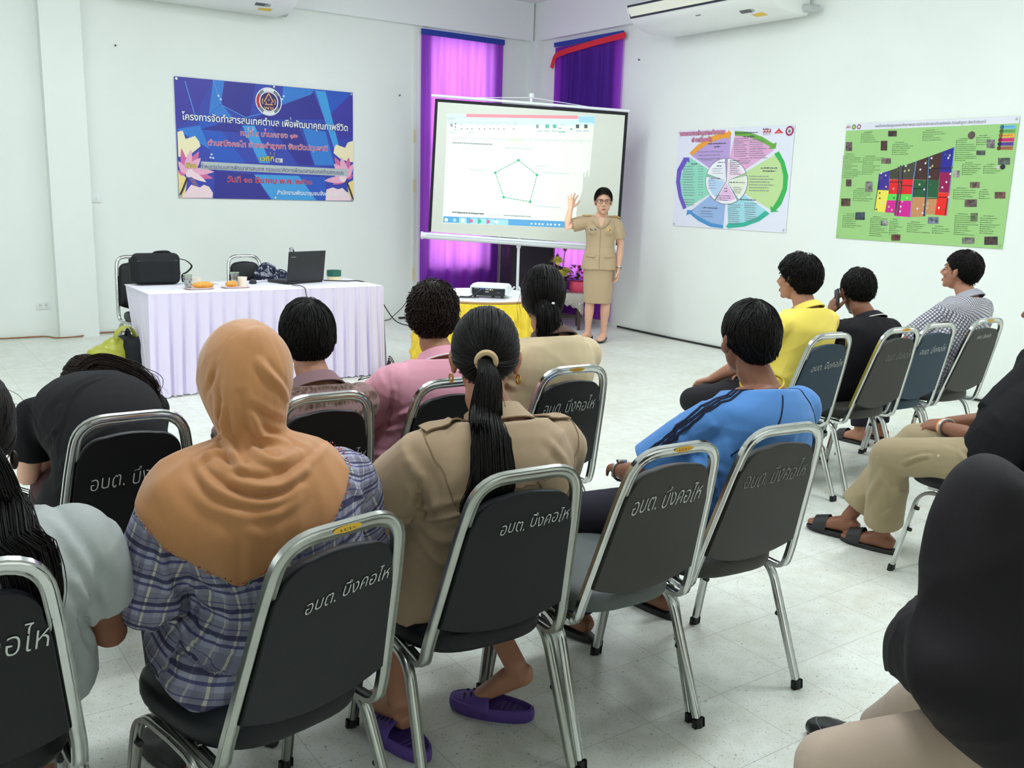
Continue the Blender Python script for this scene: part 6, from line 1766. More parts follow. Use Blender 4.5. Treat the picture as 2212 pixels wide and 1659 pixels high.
r = empty('handset', (5.39, 9.99, 0), radians(5), 'small dark handset lying on the floor below the wall socket', 'handset'); MB().rbox((0, 0, .012), (.13, .045, .022), .006).build('casing', BLACK, r); MB().rbox((0, 0, .0235), (.07, .03, .002), .0005).build('panel', mat('panel_grey', (150, 154, 150)), r)
def wall_plate(name, x, z, w, h, label, holes=(), plug=False):
    r = empty(name, (x, YB, z), 0, label, 'socket' if 'socket' in name else 'switch')
    MB().rbox((0, -.006, 0), (w, .012, h), .003).build('plate', WHITE, r)
    for hx in holes:
        MB().rbox((hx, -.0125, 0), (.034, .003, .05), .001).build('insert', mat('insert_white', (222, 226, 224), rough=.4), r)
        for dx in (-.006, .006): MB().box((hx + dx, -.0145, .004), (.003, .002, .010)).build('slot', BLACK, r, smooth=False)
    if plug: MB().rbox((.03, -.03, .005), (.035, .04, .035), .008).build('plug', BLACK, r)
    return r
wall_plate('wall_socket', 1.468, .315, .118, .074, 'white double socket low on the wall left of the pilaster', (-.026, .026))
wall_plate('wall_socket', 5.565, .29, .118, .078, 'white socket with a black plug near the curtain', (-.026,), True)
s = wall_plate('light_switch', 2.01, 1.357, .10, .074, 'white switch plate on the wall beside the pilaster'); MB().rbox((.02, -.014, .0), (.03, .006, .05), .002).build('rocker', WHITE, s)
M_TAPEY = mat('yellowed_tape', (232, 222, 176), rough=.6)
for k, (z, lb) in enumerate(((2.16, 'yellowed tape piece on the cable cover, highest of three'), (1.58, 'yellowed tape piece on the cable cover, middle of three'), (.52, 'yellowed tape piece on the cable cover, lowest of three'))):
    tag(MB().box((5.60, YB - .0175, z), (.036, .002, .15)).build('tape_piece', M_TAPEY, smooth=False), lb, 'tape', 'tape on the cable cover')

# ---- projector on a round table with a yellow skirt
PT = V((4.26, 6.55, 0)); PR, PZ = .52, .70
r = empty('round_table', PT, 0, 'round white table with a gathered yellow skirt holding the projector', 'table')
MB().lathe([(.01, PZ - .022), (PR - .004, PZ - .022), (PR, PZ - .016), (PR, PZ - .004), (PR - .004, PZ), (.01, PZ)], n=64).build('tabletop', mat('white_laminate', (240, 240, 244), rough=.3), r)
MB().lathe([(PR + .001, PZ - .020), (PR + .003, PZ - .018), (PR + .003, PZ - .006), (PR + .001, PZ - .004)], n=64, cap=False).build('edge_band', mat('wood_edge', (190, 146, 90), rough=.5), r)
for k in range(4): MB().tube([(.36 * cos(k * pi / 2 + .6), .36 * sin(k * pi / 2 + .6), 0), (.34 * cos(k * pi / 2 + .6), .34 * sin(k * pi / 2 + .6), PZ - .02)], r=.016).build('leg', M_CHROME, r)
M_YSKIRT = mat('yellow_satin', (240, 208, 40), rough=.42, sheen=.3)
sk = []
NS, NZ = 360, 40; swag = 24
for k in range(NZ + 1):
    v = k / NZ; ring = []
    for i in range(NS):
        a = 2 * pi * i / NS; x = (i / NS * swag) % 1.0
        zz = PZ - .022 - v * (PZ - .03)
        top = max(0, 1 - v / .36)
        fan = abs(x - .5) * 2
        gath = .012 * sin(fan * 16 + v * 9) * math.exp(-((v - .16 - .12 * (1 - fan)) / .13) ** 2)
        swg = .030 * math.exp(-((v - .10 - .16 * (1 - fan ** 2)) / .09) ** 2) * (1 - .3 * fan)
        drop = .020 * sin(2 * pi * x * 2 + (k * .05)) * min(1, v * 1.2) + .012 * sin(2 * pi * x * 5 + 1) * min(1, v)
        dia = .016 * (1 - abs(((v * 5 + x) % 1) * 2 - 1)) * (v > .3) + .016 * (1 - abs(((v * 5 - x) % 1) * 2 - 1)) * (v > .3)
        rr = PR + .006 + gath + swg + drop * (1 - top) + dia + .02 * v
        ring.append((rr * cos(a), rr * sin(a), zz))
    sk.append(ring)
o = MB().rings(sk, True, False).build('skirt', M_YSKIRT, r, angle=180)
p = empty('projector', (4.235, 6.36, PZ), radians(-48), 'white and black projector on the round yellow-skirted table', 'projector')
mb = MB(); out = []
for a in np.linspace(0, 2 * pi, 49)[:-1]:
    out.append((.150 * math.copysign(abs(cos(a)) ** .32, cos(a)), .105 * math.copysign(abs(sin(a)) ** .42, sin(a))))
def pr(levels): return MB().rings([[(x * s, y * s2, z) for x, y in out] for s, s2, z in levels])
pr([(.90, .9, .018), (.96, .97, .024), (1.0, 1.0, .045), (1.0, 1.0, .078), (.985, .99, .088)]).build('lower_case', mat('projector_black', (24, 25, 27), rough=.4), p)
pr([(1.005, 1.01, .080), (1.02, 1.03, .086), (1.01, 1.02, .098), (.94, .96, .108), (.6, .6, .112), (.05, .05, .113)]).build('top_case', mat('projector_white', (236, 240, 244), rough=.3), p)
for sx in (-1, 1):
    MB().rings([[(sx * (.150 + d), y, z) for y, z in ((-.085, .028), (.085, .028), (.085, .092), (-.085, .092))] for d in (-.012, .003)]).build('side_panel', mat('projector_white', (236, 240, 244)), p)
    MB().lathe([(.010, -.0), (.012, .0), (.012, .020), (.010, .022)], (sx * .115, -.075, 0), n=12).build('foot', BLACK, p)
MB().lathe([(.010, 0), (.012, 0), (.012, .02), (.01, .022)], (0, .08, 0), n=12).build('foot', BLACK, p)
pc = [('blue', (60, 90, 200), -.045, .070, .030, .012), ('steel', (180, 182, 184), -.005, .070, .028, .008), ('steel', (180, 182, 184), -.005, .052, .028, .008), ('white', (230, 230, 226), .022, .069, .011, .011), ('gold', (226, 200, 120), .038, .069, .009, .009), ('grey', (120, 122, 124), -.10, .074, .02, .006), ('grey', (120, 122, 124), .09, .048, .026, .004), ('grey', (120, 122, 124), -.08, .074, .018, .005)]
for nm, cc, x, z, w, h in pc:
    MB().rbox((x, -.106, z), (w, .006, h), .0015).build('port', mat('port_' + nm, cc, rough=.3, metal=.3), p)
MB().tube(spline([(-.045, -.11, .070), (-.06, -.15, .055), (-.10, -.165, .03), (-.14, -.16, .01), (-.22, -.14, .006)], 6), r=.006, n=7).build('plugged_lead', BLACK, p)
lens = MB().lathe([(.028, 0), (.03, .0), (.03, .02), (.022, .02), (.02, .008)], (0, 0, 0), n=24).build('lens', mat('lens_glass', (20, 22, 40), rough=.05), p)
lens.location = (.07, .105, .055); lens.rotation_euler = (-pi / 2, 0, 0)

# ---- side table with lace cloth, flowers
r = empty('side_table', (6.72, 8.62, 0), radians(-36), 'small dark wooden side table with a lace cloth behind the presenter', 'table')
M_DKWOOD = mat('dark_wood', (74, 56, 52), rough=.5, var=.2, vscale=12)
MB().rbox((0, 0, .405), (.50, .44, .03), .006).build('tabletop', M_DKWOOD, r)
for sx in (-1, 1):
    for sy in (-1, 1): MB().tube([(sx * .215, sy * .185, 0), (sx * .21, sy * .18, .20), (sx * .215, sy * .185, .39)], radii=[.018, .024, .026], n=10).build('leg', M_DKWOOD, r)
MB().rbox((0, 0, .14), (.42, .03, .03), .005).build('stretcher', M_DKWOOD, r)
def lace():
    m = fabric('lace_cloth', (214, 208, 202)); nt = m.node_tree; b = nt.nodes['Principled BSDF']
    tc = nt.nodes.new('ShaderNodeTexCoord'); v = nt.nodes.new('ShaderNodeTexVoronoi'); v.inputs['Scale'].default_value = 16
    w = nt.nodes.new('ShaderNodeMath'); w.operation = 'MULTIPLY'; w.inputs[1].default_value = 40; s = nt.nodes.new('ShaderNodeMath'); s.operation = 'SINE'
    nt.links.new(tc.outputs['Object'], v.inputs['Vector']); nt.links.new(v.outputs['Distance'], w.inputs[0]); nt.links.new(w.outputs[0], s.inputs[0])
    r = nt.nodes.new('ShaderNodeValToRGB'); r.color_ramp.elements[0].position = .35; r.color_ramp.elements[0].color = (*srgb(160, 152, 148), 1); r.color_ramp.elements[1].position = .6; r.color_ramp.elements[1].color = (*srgb(226, 222, 216), 1)
    nt.links.new(s.outputs[0], r.inputs[0]); nt.links.new(r.outputs[0], b.inputs['Base Color']); return m
cl = MB(); ring0 = []; ring1 = []; n = 120
for i in range(n):
    a = 2 * pi * i / n; c_, s_ = cos(a), sin(a); k = 1 / max(abs(c_) / .256, abs(s_) / .226)
    ring0.append((c_ * k, s_ * k, .424)); cor = min(abs(c_) / .256, abs(s_) / .226) / max(abs(c_) / .256, abs(s_) / .226)
    ring1.append((c_ * k * 1.035, s_ * k * 1.035, .422 - .13 - .13 * cor ** 3 + .012 * sin(i * 1.3)))
mid = [tuple((p * .9 + q * .1) for p, q in zip(A, B)) for A, B in zip(ring0, ring1)]
cen = [(x * .02, y * .02, .4245) for x, y, z in ring0]
tag(thicken(cl.rings([cen, ring0, [(x * 1.012, y * 1.012, .418) for x, y, z in ring0], ring1], True, False).build('lace_cloth', lace(), angle=60), .002), 'cream lace cloth hanging over the small side table', 'tablecloth')
bpy.data.objects['lace_cloth'].matrix_world = Matrix.Translation((6.72, 8.62, 0)) @ Matrix.Rotation(radians(-36), 4, 'Z')
LC = V((6.74, 8.60, .427))
M_LEAF = mat('dark_leaf', (46, 70, 40), rough=.5, var=.2); M_LEAFB = mat('bronze_leaf', (72, 58, 52), rough=.5); M_YELF = mat('yellow_petal', (246, 240, 120), rough=.6); M_REDF = mat('pink_red_petal', (226, 60, 84), rough=.6, var=.15); M_STEM = mat('stem_green', (80, 84, 54), rough=.6)
def leaf(mb, p, d, L, W):
    d = V(d).normalized(); s = d.cross(V((0, 0, 1))); s = s.normalized() if s.length > .01 else V((1, 0, 0)); u = s.cross(d)
    P = V(p); pts = []
    for t, w, h in ((0, .1, 0), (.25, .8, .06), (.5, 1, .08), (.8, .6, .03), (1, .05, -.06)):
        q = P + d * L * t + u * L * h; pts.append([q - s * W * w / 2, q - u * W * .12 * w, q + s * W * w / 2])
    mb.rings(pts, False, False)
def mum(root, p, R, m):
    mb = MB(); rr = random.Random(int(p[0] * 1e4) + int(R * 1e4))
    for k in range(64):
        a = k * 2.4; el = .15 + 1.3 * (k / 64); d = V((cos(a) * cos(el), sin(a) * cos(el), sin(el)))
        leaf(mb, V(p), d, R * (1.05 - .25 * k / 64), R * .26)
    mb.ball(V(p) + V((0, 0, R * .1)), R * .28, 10, 8)
    return mb.build('blossom', m, root)
def from_px(x, y, dist):
    return V((0, 0, CAM_H)) + ray(x, y) * dist
r = empty('flower_arrangement', LC + V((-.07, -.01, 0)), 0, 'arrangement of yellow chrysanthemums with pointed buds beside the presenter', 'flowers')
ro = r.location
MB().lathe([(.05, 0), (.075, .0), (.095, .10), (.10, .13), (.09, .13), (.08, .02)], n=26).build('pot', mat('dark_pot', (60, 62, 50), rough=.5), r)
for dx, dy, z, R in ((-.08, -.06, .33, .105), (-.18, -.02, .22, .098), (-.06, -.10, .18, .105), (.05, -.05, .21, .095)):
    mum(r, (dx, dy, z), R, M_YELF)
    MB().tube(spline([(dx * .2, dy * .2, .08), (dx * .7, dy * .7, z * .6), (dx, dy, z)], 5), r=.006, n=6).build('stem', M_STEM, r)
for dx, dy, z in ((.05, -.02, .46), (-.02, .03, .36)):
    mb = MB(); mb.lathe([(.002, 0), (.018, .012), (.024, .030), (.018, .055), (.002, .078)], (dx, dy, z), n=12); mb.build('bud', mat('brown_bud', (140, 96, 66), rough=.6), r)
    MB().tube(spline([(dx * .1, 0, .08), (dx * .6, dy * .6, z * .6), (dx, dy, z)], 5), r=.005, n=6).build('stem', M_STEM, r)
rr = random.Random(4)
for k in range(26):
    a = rr.uniform(0, 2 * pi); mb = MB(); leaf(mb, (rr.uniform(-.08, .05), rr.uniform(-.06, .06), rr.uniform(.08, .28)), (cos(a), sin(a), rr.uniform(-.1, .7)), rr.uniform(.09, .16), .05); thicken(mb.build('leaf', M_LEAF if k % 3 else M_LEAFB, r), .0015)
r = empty('potted_plant', LC + V((.13, -.10, 0)), 0, 'small red-flowered plant in a bright pink pot beside the presenter', 'plant')
MB().lathe([(.06, 0), (.085, .0), (.108, .05), (.105, .12), (.112, .125), (.100, .125), (.09, .03)], n=30).build('pot', mat('bright_pink_pot', (240, 84, 122), rough=.4), r)
for k in range(40):
    a = rr.uniform(0, 2 * pi); q = rr.uniform(0, .11); p0 = (q * cos(a), q * sin(a), rr.uniform(.12, .30)); mb = MB()
    if k % 2:
        for z in range(6): leaf(mb, p0, (cos(z * 1.05), sin(z * 1.05), .4), .034, .024)
        thicken(mb.build('blossom', M_REDF, r), .001)
    else:
        leaf(mb, p0, (cos(a), sin(a), rr.uniform(0, .8)), .085, .045); thicken(mb.build('leaf', M_LEAF if k % 4 else M_LEAFB, r), .0012)

# ---- loudspeakers behind the screen
M_SPK = mat('speaker_black', (40, 36, 44), rough=.7, var=.06); M_GRILL = mat('speaker_grille', (50, 44, 56), rough=.8, bump=.6, bscale=260)
def loudspeaker(x, y, rz, w, d, h, label, grille=True, z=0.0):
    r = empty('loudspeaker', (x, y, z), radians(rz), label, 'loudspeaker', 'loudspeakers in the corner')
    MB().rings([[(-w / 2, -d / 2, zz), (w / 2, -d / 2, zz), (w / 2 * .8, d / 2, zz), (-w / 2 * .8, d / 2, zz)] for zz in (.02, h)]).build('cabinet', M_SPK, r, smooth=False)
    MB().rbox((0, -d / 2 - .008, h / 2 + .02), (w * .94, .014, h * .92), .005).build('grille', M_GRILL, r)
    for sx in (-1, 1):
        MB().rbox((sx * w * .36, -d * .3, .010), (.05, .05, .02), .004).build('foot', BLACK, r)
        MB().rbox((sx * w * .452, 0, h * .8), (.012, .06, .16), .004).build('handle_recess', BLACK, r)
    return r
loudspeaker(6.90, 9.72, 8, .40, .38, .99, 'black loudspeaker behind the screen, nearer the glowing curtain')
loudspeaker(6.80, 9.25, -46, .50, .44, 1.02, 'wide black loudspeaker behind the screen by the dark curtain')

# ---- projection screen on its stand
SD = 10.25
SCQ = V((0, 0, CAM_H)) + ray(1140, 372) * SD
az = radians(35.5); e1 = V((cos(az), -sin(az), 0)); nrm = V((-sin(az), -cos(az), 0)); tilt = radians(-2.35)
ux = (e1 * cos(tilt) + V((0, 0, 1)) * sin(tilt)); uy = (V((0, 0, 1)) * cos(tilt) - e1 * sin(tilt))
def spx(x, y):
    """pixel of the photograph -> (u, v) on the screen plane"""
    d = ray(x, y); o = V((0, 0, CAM_H)); tt = (SCQ - o).dot(nrm) / d.dot(nrm); q = o + d * tt - SCQ
    return q.dot(ux), q.dot(uy)
scr = empty('projection_screen', (SCQ.x, SCQ.y, 0), 0, 'white projection screen on a tripod stand showing a document with a green pentagon', 'screen')
so = V((SCQ.x, SCQ.y, 0))
M_SCREEN = mat('matte_screen', (226, 230, 218), rough=.9, spec=.1); M_SBORDER = mat('screen_border', (24, 24, 28), rough=.8); M_SCASE = mat('white_enamel', (236, 240, 244), rough=.35)
c4 = [spx(940, 213), spx(1357, 243), spx(1336, 531), spx(925, 500)]
def inset(q, d):
    cx = sum(p[0] for p in q) / 4; cy = sum(p[1] for p in q) / 4
    return [(p[0] - math.copysign(d, p[0] - cx), p[1] - math.copysign(d, p[1] - cy)) for p in q]
P3 = lambda u, v, l=0.0: SCQ + ux * u + uy * v + nrm * l - so
mb = MB().rings([[P3(u, v, l) for u, v in c4] for l in (-.004, 0)]); mb.build('border', M_SBORDER, scr, smooth=False)
ins = inset(c4, .032); ins = [ins[0], ins[1], (ins[2][0], c4[2][1]), (ins[3][0], c4[3][1])]
mb = MB().rings([[P3(u, v, l) for u, v in ins] for l in (0, .003)]); fab = mb.build('fabric', M_SCREEN, scr, smooth=False)
a, b = spx(932, 206), spx(1360, 240)
MB().tube([P3(*a, .0), P3(*b, .0)], prof=stadium(.030, .030), up=(0, 0, 1)).build('top_bar', M_SCASE, scr)
a, b = spx(912, 508), spx(1330, 538)
mb = MB().tube([P3(*a, .02), P3(*b, .02)], prof=arc(.0, 0, .036, 0, 2 * pi, 20)[:-1], up=(0, 0, 1)); case = mb.build('case', M_SCASE, scr)
for q in (a, b):
    qq = P3(*q, .02); MB().tube([qq - ux * .012, qq + ux * .012], r=.043, n=20).build('end_cap', M_SCASE, case)
mb = MB().tube([P3(a[0] + .05, a[1] + .012, .055), P3(b[0] - .05, b[1] + .012, .055)], r=.004, n=6); mb.build('case_rib', mat('rib_grey', (196, 204, 212), rough=.4), case)
cx, cv = spx(1148, 214); yt = spx(1148, 222)[1]
hk = P3(cx, cv + .018, -.03)
MB().tube([P3(*spx(1008, 211), .0), hk], r=.004, n=6).build('cord', M_SCASE, scr); MB().tube([hk, P3(*spx(1292, 234), .0)], r=.004, n=6).build('cord', M_SCASE, scr)
base = V((hk.x, hk.y, 0))
pole_xy = P3(*spx(1120, 540), -.03)
MB().tube([(pole_xy.x, pole_xy.y, .35), (pole_xy.x, pole_xy.y, 1.0), (hk.x, hk.y, hk.z + .03)], r=.016, n=14).build('pole', M_SCASE, scr)
MB().tube([(pole_xy.x, pole_xy.y, .93), (pole_xy.x, pole_xy.y, 1.0)], radii=[.022, .034], n=14).build('collar', M_SCASE, scr)
MB().rbox(tuple(hk + V((0, 0, .02))), (.05, .04, .05), .01).build('hook', M_SCASE, scr)
for k in range(3):
    aa = k * 2 * pi / 3 + .5
    MB().tube([(pole_xy.x + .03 * cos(aa), pole_xy.y + .03 * sin(aa), .50), (pole_xy.x + .52 * cos(aa), pole_xy.y + .52 * sin(aa), .012)], r=.011, n=10).build('leg', M_SCASE, scr)
# the document thrown on the screen: tinted areas and ink; the white light comes from the projector lamp
SH = Sheet(P3(0, 0, .003), ux, uy, nrm)
pxp = lambda *p: [spx(x, y) for x, y in p]
I_PINK = mat('shown_pink', (236, 150, 160), rough=.9, spec=.1); I_GREY = mat('shown_grey', (150, 158, 160), rough=.9, spec=.1); I_LG = mat('shown_light_grey', (196, 206, 208), rough=.9, spec=.1); I_TEAL = mat('shown_teal', (110, 180, 164), rough=.9, spec=.1)
I_BLUE = mat('shown_blue', (96, 158, 204), rough=.9, spec=.1); I_SKY = mat('shown_pale_blue', (160, 206, 226), rough=.9, spec=.1); I_GREEN = mat('shown_green', (70, 176, 130), rough=.9, spec=.1); I_DARK = mat('shown_dark', (90, 96, 100), rough=.9, spec=.1); I_WHITE = mat('shown_white', (232, 238, 238), rough=.9, spec=.1); I_RED = mat('shown_red', (200, 110, 130), rough=.9, spec=.1); I_CREAM = mat('shown_cream', (224, 220, 196), rough=.9, spec=.1); I_PAPER = mat('shown_paper', (226, 230, 226), rough=.9, spec=.1)
SH.poly(pxp((968, 246), (1284, 250), (1284, 272), (968, 268)), mat('shown_toolbar', (206, 224, 224), rough=.9, spec=.1), 1)
SH.poly(pxp((1007, 246), (1249, 250), (1249, 257), (1007, 253)), I_PINK, 2)
SH.poly(pxp((1250, 251), (1284, 252), (1284, 266), (1250, 264)), I_SKY, 2)
SH.poly(pxp((967, 253), (984, 253), (984, 259), (967, 259)), I_LG, 2)
SH.poly(pxp((958, 467), (1263, 480), (1262, 494), (957, 480)), I_BLUE, 1)
for k, x in enumerate((992, 1016, 1035, 1053, 1071, 1082)): SH.poly(pxp((x, 468.5 + (x - 958) * .043), (x + 16, 469.2 + (x - 958) * .043), (x + 16, 481 + (x - 958) * .043), (x, 480.3 + (x - 958) * .043)), I_SKY, 2)
for k, (x, m) in enumerate(((964, I_WHITE), (982, I_SKY), (1000, I_WHITE), (1018, I_RED), (1036, I_GREEN), (1055, I_RED), (1072, I_WHITE), (1090, I_SKY))): u, v = spx(x, 474.5 + (x - 958) * .043); SH.disc(u, v, .020, m, 3, 14)
for x in (1148, 1157, 1165, 1172, 1183, 1190, 1199, 1208): u, v = spx(x, 475 + (x - 958) * .043); SH.disc(u, v, .011, I_WHITE, 3, 8)
rs = random.Random(11)
def icons(y, xs, m, w=5, h=4):
    for x in xs: SH.poly(pxp((x, y), (x + w, y + .2), (x + w, y + h), (x, y + h)), m, 2)
icons(263, (1012, 1030, 1048, 1062, 1076, 1090, 1108), I_LG, 10, 2.5)
icons(267, (973,), I_GREY, 5, 7); icons(266, (983, 983.5), I_DARK, 2, 3); icons(273, (983,), I_DARK, 2, 3); icons(279, (983,), I_TEAL, 3, 2)
icons(267, (994, 1030, 1043, 1058, 1073, 1097, 1108, 1113), I_LG, 5, 3); icons(277, (996, 1008, 1018, 1034, 1045, 1057, 1065, 1075, 1087, 1108), I_GREY, 3, 3)
icons(269, (1158,), I_GREY, 6, 8); icons(269, (1178, 1194), I_TEAL, 8, 8); icons(268, (1209, 1209), I_LG, 12, 2.5); icons(276, (1206,), I_GREY, 7, 2); icons(284, (1206, 1212), I_TEAL, 10, 2); icons(277, (1232,), I_TEAL, 4, 4); icons(269, (1244, 1262), I_DARK, 7, 8); icons(281, (1160, 1176, 1192, 1244, 1260), I_LG, 12, 4)
icons(285, (1010, 970), I_LG, 14, 2.5)
SH.poly(pxp((967, 297), (1280, 304), (1280, 305), (967, 298)), I_LG, 2); SH.poly(pxp((1099, 301), (1128, 302), (1128, 306), (1099, 305)), I_CREAM, 3)
for x in range(984, 1276, 18): icons(300 + (x - 967) * .02, (x,), I_LG, 2, 2.5)
for y in range(306, 462, 7): icons(y, (967.5 - (y - 306) * .045,), I_LG, 2, 2)
def shline(x0, y0, x1, y1, h, m, seed):
    """a line of projected print too faint to read"""
    q = random.Random(seed); L = x1 - x0; x = 0
    while x < L:
        w = q.uniform(2, 5); 
        if x + w > L: break
        yy = y0 + (y1 - y0) * x / L; SH.poly(pxp((x0 + x, yy), (x0 + x + w * .8, yy), (x0 + x + w * .8, yy + h * q.uniform(.6, 1)), (x0 + x, yy + h * q.uniform(.6, 1))), m, 2); x += w
shline(978, 307, 1068, 311, 3.5, I_GREY, 1); shline(1090, 318, 1152, 321, 3, I_LG, 2); shline(1013, 365, 1056, 368, 3, I_LG, 3); shline(1172, 371, 1230, 375, 3, I_LG, 4); shline(1158, 357, 1185, 358, 3, I_LG, 5); shline(1156, 444, 1214, 448, 3, I_LG, 6)
shline(977, 457, 1048, 461, 3.6, I_DARK, 7); shline(1056, 463, 1082, 464, 3, I_LG, 8); shline(1088, 464, 1150, 467, 3.2, I_GREY, 9)
pent = [(1120, 346), (1160, 378), (1145, 436), (1088, 426), (1070, 373)]
for (x0, y0), (x1, y1) in zip(pent, pent[1:] + pent[:1]):
    for k in range(9):
        t0, t1 = k / 9, (k + .72) / 9; SH.line(pxp((x0 + (x1 - x0) * t0, y0 + (y1 - y0) * t0), (x0 + (x1 - x0) * t1, y0 + (y1 - y0) * t1)), .008, I_GREEN if k % 3 else I_TEAL, 2)
for x, y in pent: u, v = spx(x, y); SH.disc(u, v, .014, I_GREEN, 3, 14)
SH.build('projected_document', scr)
# projector lamp: a rectangular beam that fits the page
ld = bpy.data.lights.new('projector_lamp', 'SPOT'); ld.energy = 150; ld.spot_size = radians(60); ld.spot_blend = 0; ld.shadow_soft_size = .004; ld.color = (.93, 1, 1)
lo = bpy.data.objects.new('projector_lamp', ld); COL.objects.link(lo)
bpy.context.view_layer.update()
lw = p.matrix_basis @ V((.07, .145, .055)); lo.location = lw
cc = [spx(967, 245), spx(1285, 250), spx(1262, 494), spx(956, 481)]
cw = [P3(u, v, .003) + so for u, v in cc]; cen = sum(cw, V()) / 4
qr = (cen - lw).to_track_quat('-Z', 'Y'); lo.rotation_mode = 'QUATERNION'; lo.rotation_quaternion = qr
inv = (Matrix.Translation(lw) @ qr.to_matrix().to_4x4()).inverted()
uv = [(q.x / -q.z, q.y / -q.z) for q in (inv @ c_ for c_ in cw)]
ld.use_nodes = True; nt = ld.node_tree; em = nt.nodes['Emission']
tc = nt.nodes.new('ShaderNodeTexCoord'); sp_ = nt.nodes.new('ShaderNodeSeparateXYZ'); nt.links.new(tc.outputs['Normal'], sp_.inputs[0])
def mth(op, a, b=None, c=None):
    n = nt.nodes.new('ShaderNodeMath'); n.operation = op
    for k, q in enumerate((a, b, c)):
        if q is None: continue
        if isinstance(q, (int, float)): n.inputs[k].default_value = q
        else: nt.links.new(q, n.inputs[k])
    return n.outputs[0]
az_ = mth('ABSOLUTE', sp_.outputs[2]); U = mth('DIVIDE', sp_.outputs[0], az_); Vv = mth('DIVIDE', sp_.outputs[1], az_)
mask = None; n4 = len(uv)
cu, cvv = sum(q[0] for q in uv) / 4, sum(q[1] for q in uv) / 4
for i in range(4):
    (x0, y0), (x1, y1) = uv[i], uv[(i + 1) % 4]
    A, B = -(y1 - y0), (x1 - x0); C_ = -(A * x0 + B * y0)
    if A * cu + B * cvv + C_ < 0: A, B, C_ = -A, -B, -C_
    g = mth('GREATER_THAN', mth('ADD', mth('ADD', mth('MULTIPLY', U, A), mth('MULTIPLY', Vv, B)), C_), 0.0)
    mask = g if mask is None else mth('MULTIPLY', mask, g)
nt.links.new(mth('MULTIPLY', mask, 1.0), em.inputs['Strength'])

# ---- air conditioners under the beams
M_AC = mat('aircon_white', (238, 240, 238), rough=.35); M_ACD = mat('aircon_slot', (40, 42, 56), rough=.6); M_ACY = mat('aircon_flap', (240, 238, 222), rough=.4)
def aircon(loc, rz, L, label):
    r = empty('air_conditioner', loc, rz, label, 'air conditioner', 'ceiling air conditioners')
    # section: y = 0 at the wall, front at negative y, z = 0 underside at the wall
    sec = [(0, .23), (0, .02), (-.03, .0), (-.30, -.005), (-.44, .02), (-.56, .075), (-.62, .125), (-.66, .20), (-.665, .245), (-.63, .265), (-.02, .265)]
    mb = MB().rings([[(x, y * s + (1 - s) * -.3, z * s + (1 - s) * .13) for y, z in sec] for x, s in ((-L / 2, .80), (-L / 2 + .01, .93), (-L / 2 + .04, 1.0), (L / 2 - .04, 1.0), (L / 2 - .01, .93), (L / 2, .80))])
    mb.build('casing', M_AC, r, angle=35)
    # outlet: slots and flap on the sloping front
    a = V((0, -.615, .120)); b = V((0, -.668, .238)); n = V((0, -.92, -.40)).normalized()
    def strip(t0, t1, x0, x1, lift, m, name):
        p = [a.lerp(b, t) + n * lift for t in (t0, t1)]
        q = [[V((x, 0, 0)) + pp for pp in p] for x in (x0, x1)]
        mb = MB().rings([[q[0][0] + n * d, q[1][0] + n * d, q[1][1] + n * d, q[0][1] + n * d] for d in (0, .004)]); return mb.build(name, m, r, smooth=False)
    strip(-.02, 1.0, -L / 2 + .05, L / 2 - .05, .001, M_ACD, 'outlet')
    strip(.14, .84, -L / 2 + .065, L / 2 - .065, .005, M_ACY, 'flap')
    def onbelly(x, y, w, d, m, name, rot=0):
        z = np.interp(-y, [.03, .30, .44, .56, .62], [.0, -.005, .02, .075, .125]); sl = (np.interp(-y + .02, [.03, .30, .44, .56, .62], [.0, -.005, .02, .075, .125]) - z) / .02
        o = MB().rbox((0, 0, 0), (w, d, .004), .001).build(name, m, r); o.location = (x, y, z - .002); o.rotation_euler = (-math.atan(sl), 0, rot); return o
    onbelly(-.0, -.52, .06, .012, mat('badge_grey', (110, 114, 118), rough=.4), 'badge')
    onbelly(L * .30, -.46, .13, .045, mat('panel_dark', (90, 96, 96), rough=.4), 'receiver'); onbelly(L * .335, -.46, .06, .040, mat('panel_light', (170, 176, 176), rough=.4), 'receiver_window')
    o = onbelly(L * .34, -.36, .13, .075, mat('energy_yellow', (236, 196, 70), rough=.5), 'energy_label'); o2 = onbelly(L * .315, -.40, .07, .03, PAPER, 'energy_label_band')
    MB().tube([(L / 2 - .04, -.12, .06), (L / 2 + .05, -.08, .05), (L / 2 + .07, -.0, .05)], r=.035, n=14).build('pipe', mat('grey_pipe', (186, 190, 190), rough=.6), r)
    mb = MB().box((L / 2 - .012, -.35, .16), (.006, .10, .06)); mb.build('side_label', mat('side_label', (206, 210, 214), rough=.5), r, smooth=False)
    mb = MB().box((L / 2 - .011, -.45, .17), (.006, .045, .05)); mb.build('side_sticker', mat('blue_sticker', (70, 80, 170), rough=.5), r, smooth=False)
    return r
aircon((XR - .07, 6.73, 3.18), radians(-90), 1.80, 'white air conditioner on the right wall above the round diagram poster')
aircon((3.04, YB - .07, 3.28), 0, 1.75, 'white air conditioner on the back wall above the blue banner')

# ---- stray marks on the walls
M_MARK = mat('wall_mark', (96, 92, 86), rough=.8)
for (x, z, lb) in ((2.27, 2.83, 'small nail in the back wall up left of the banner'), (5.40, 2.61, 'small nail in the back wall between banner and curtain')):
    tag(MB().tube([(x, YB + .002, z), (x, YB - .022, z + .004)], radii=[.006, .009], n=8).build('wall_nail', M_MARK), lb, 'nail')
tag(MB().tube([(XR + .002, 8.17, 3.02), (XR - .022, 8.17, 3.024)], radii=[.006, .009], n=8).build('wall_nail', M_MARK), 'small nail in the right wall below the air conditioner', 'nail')
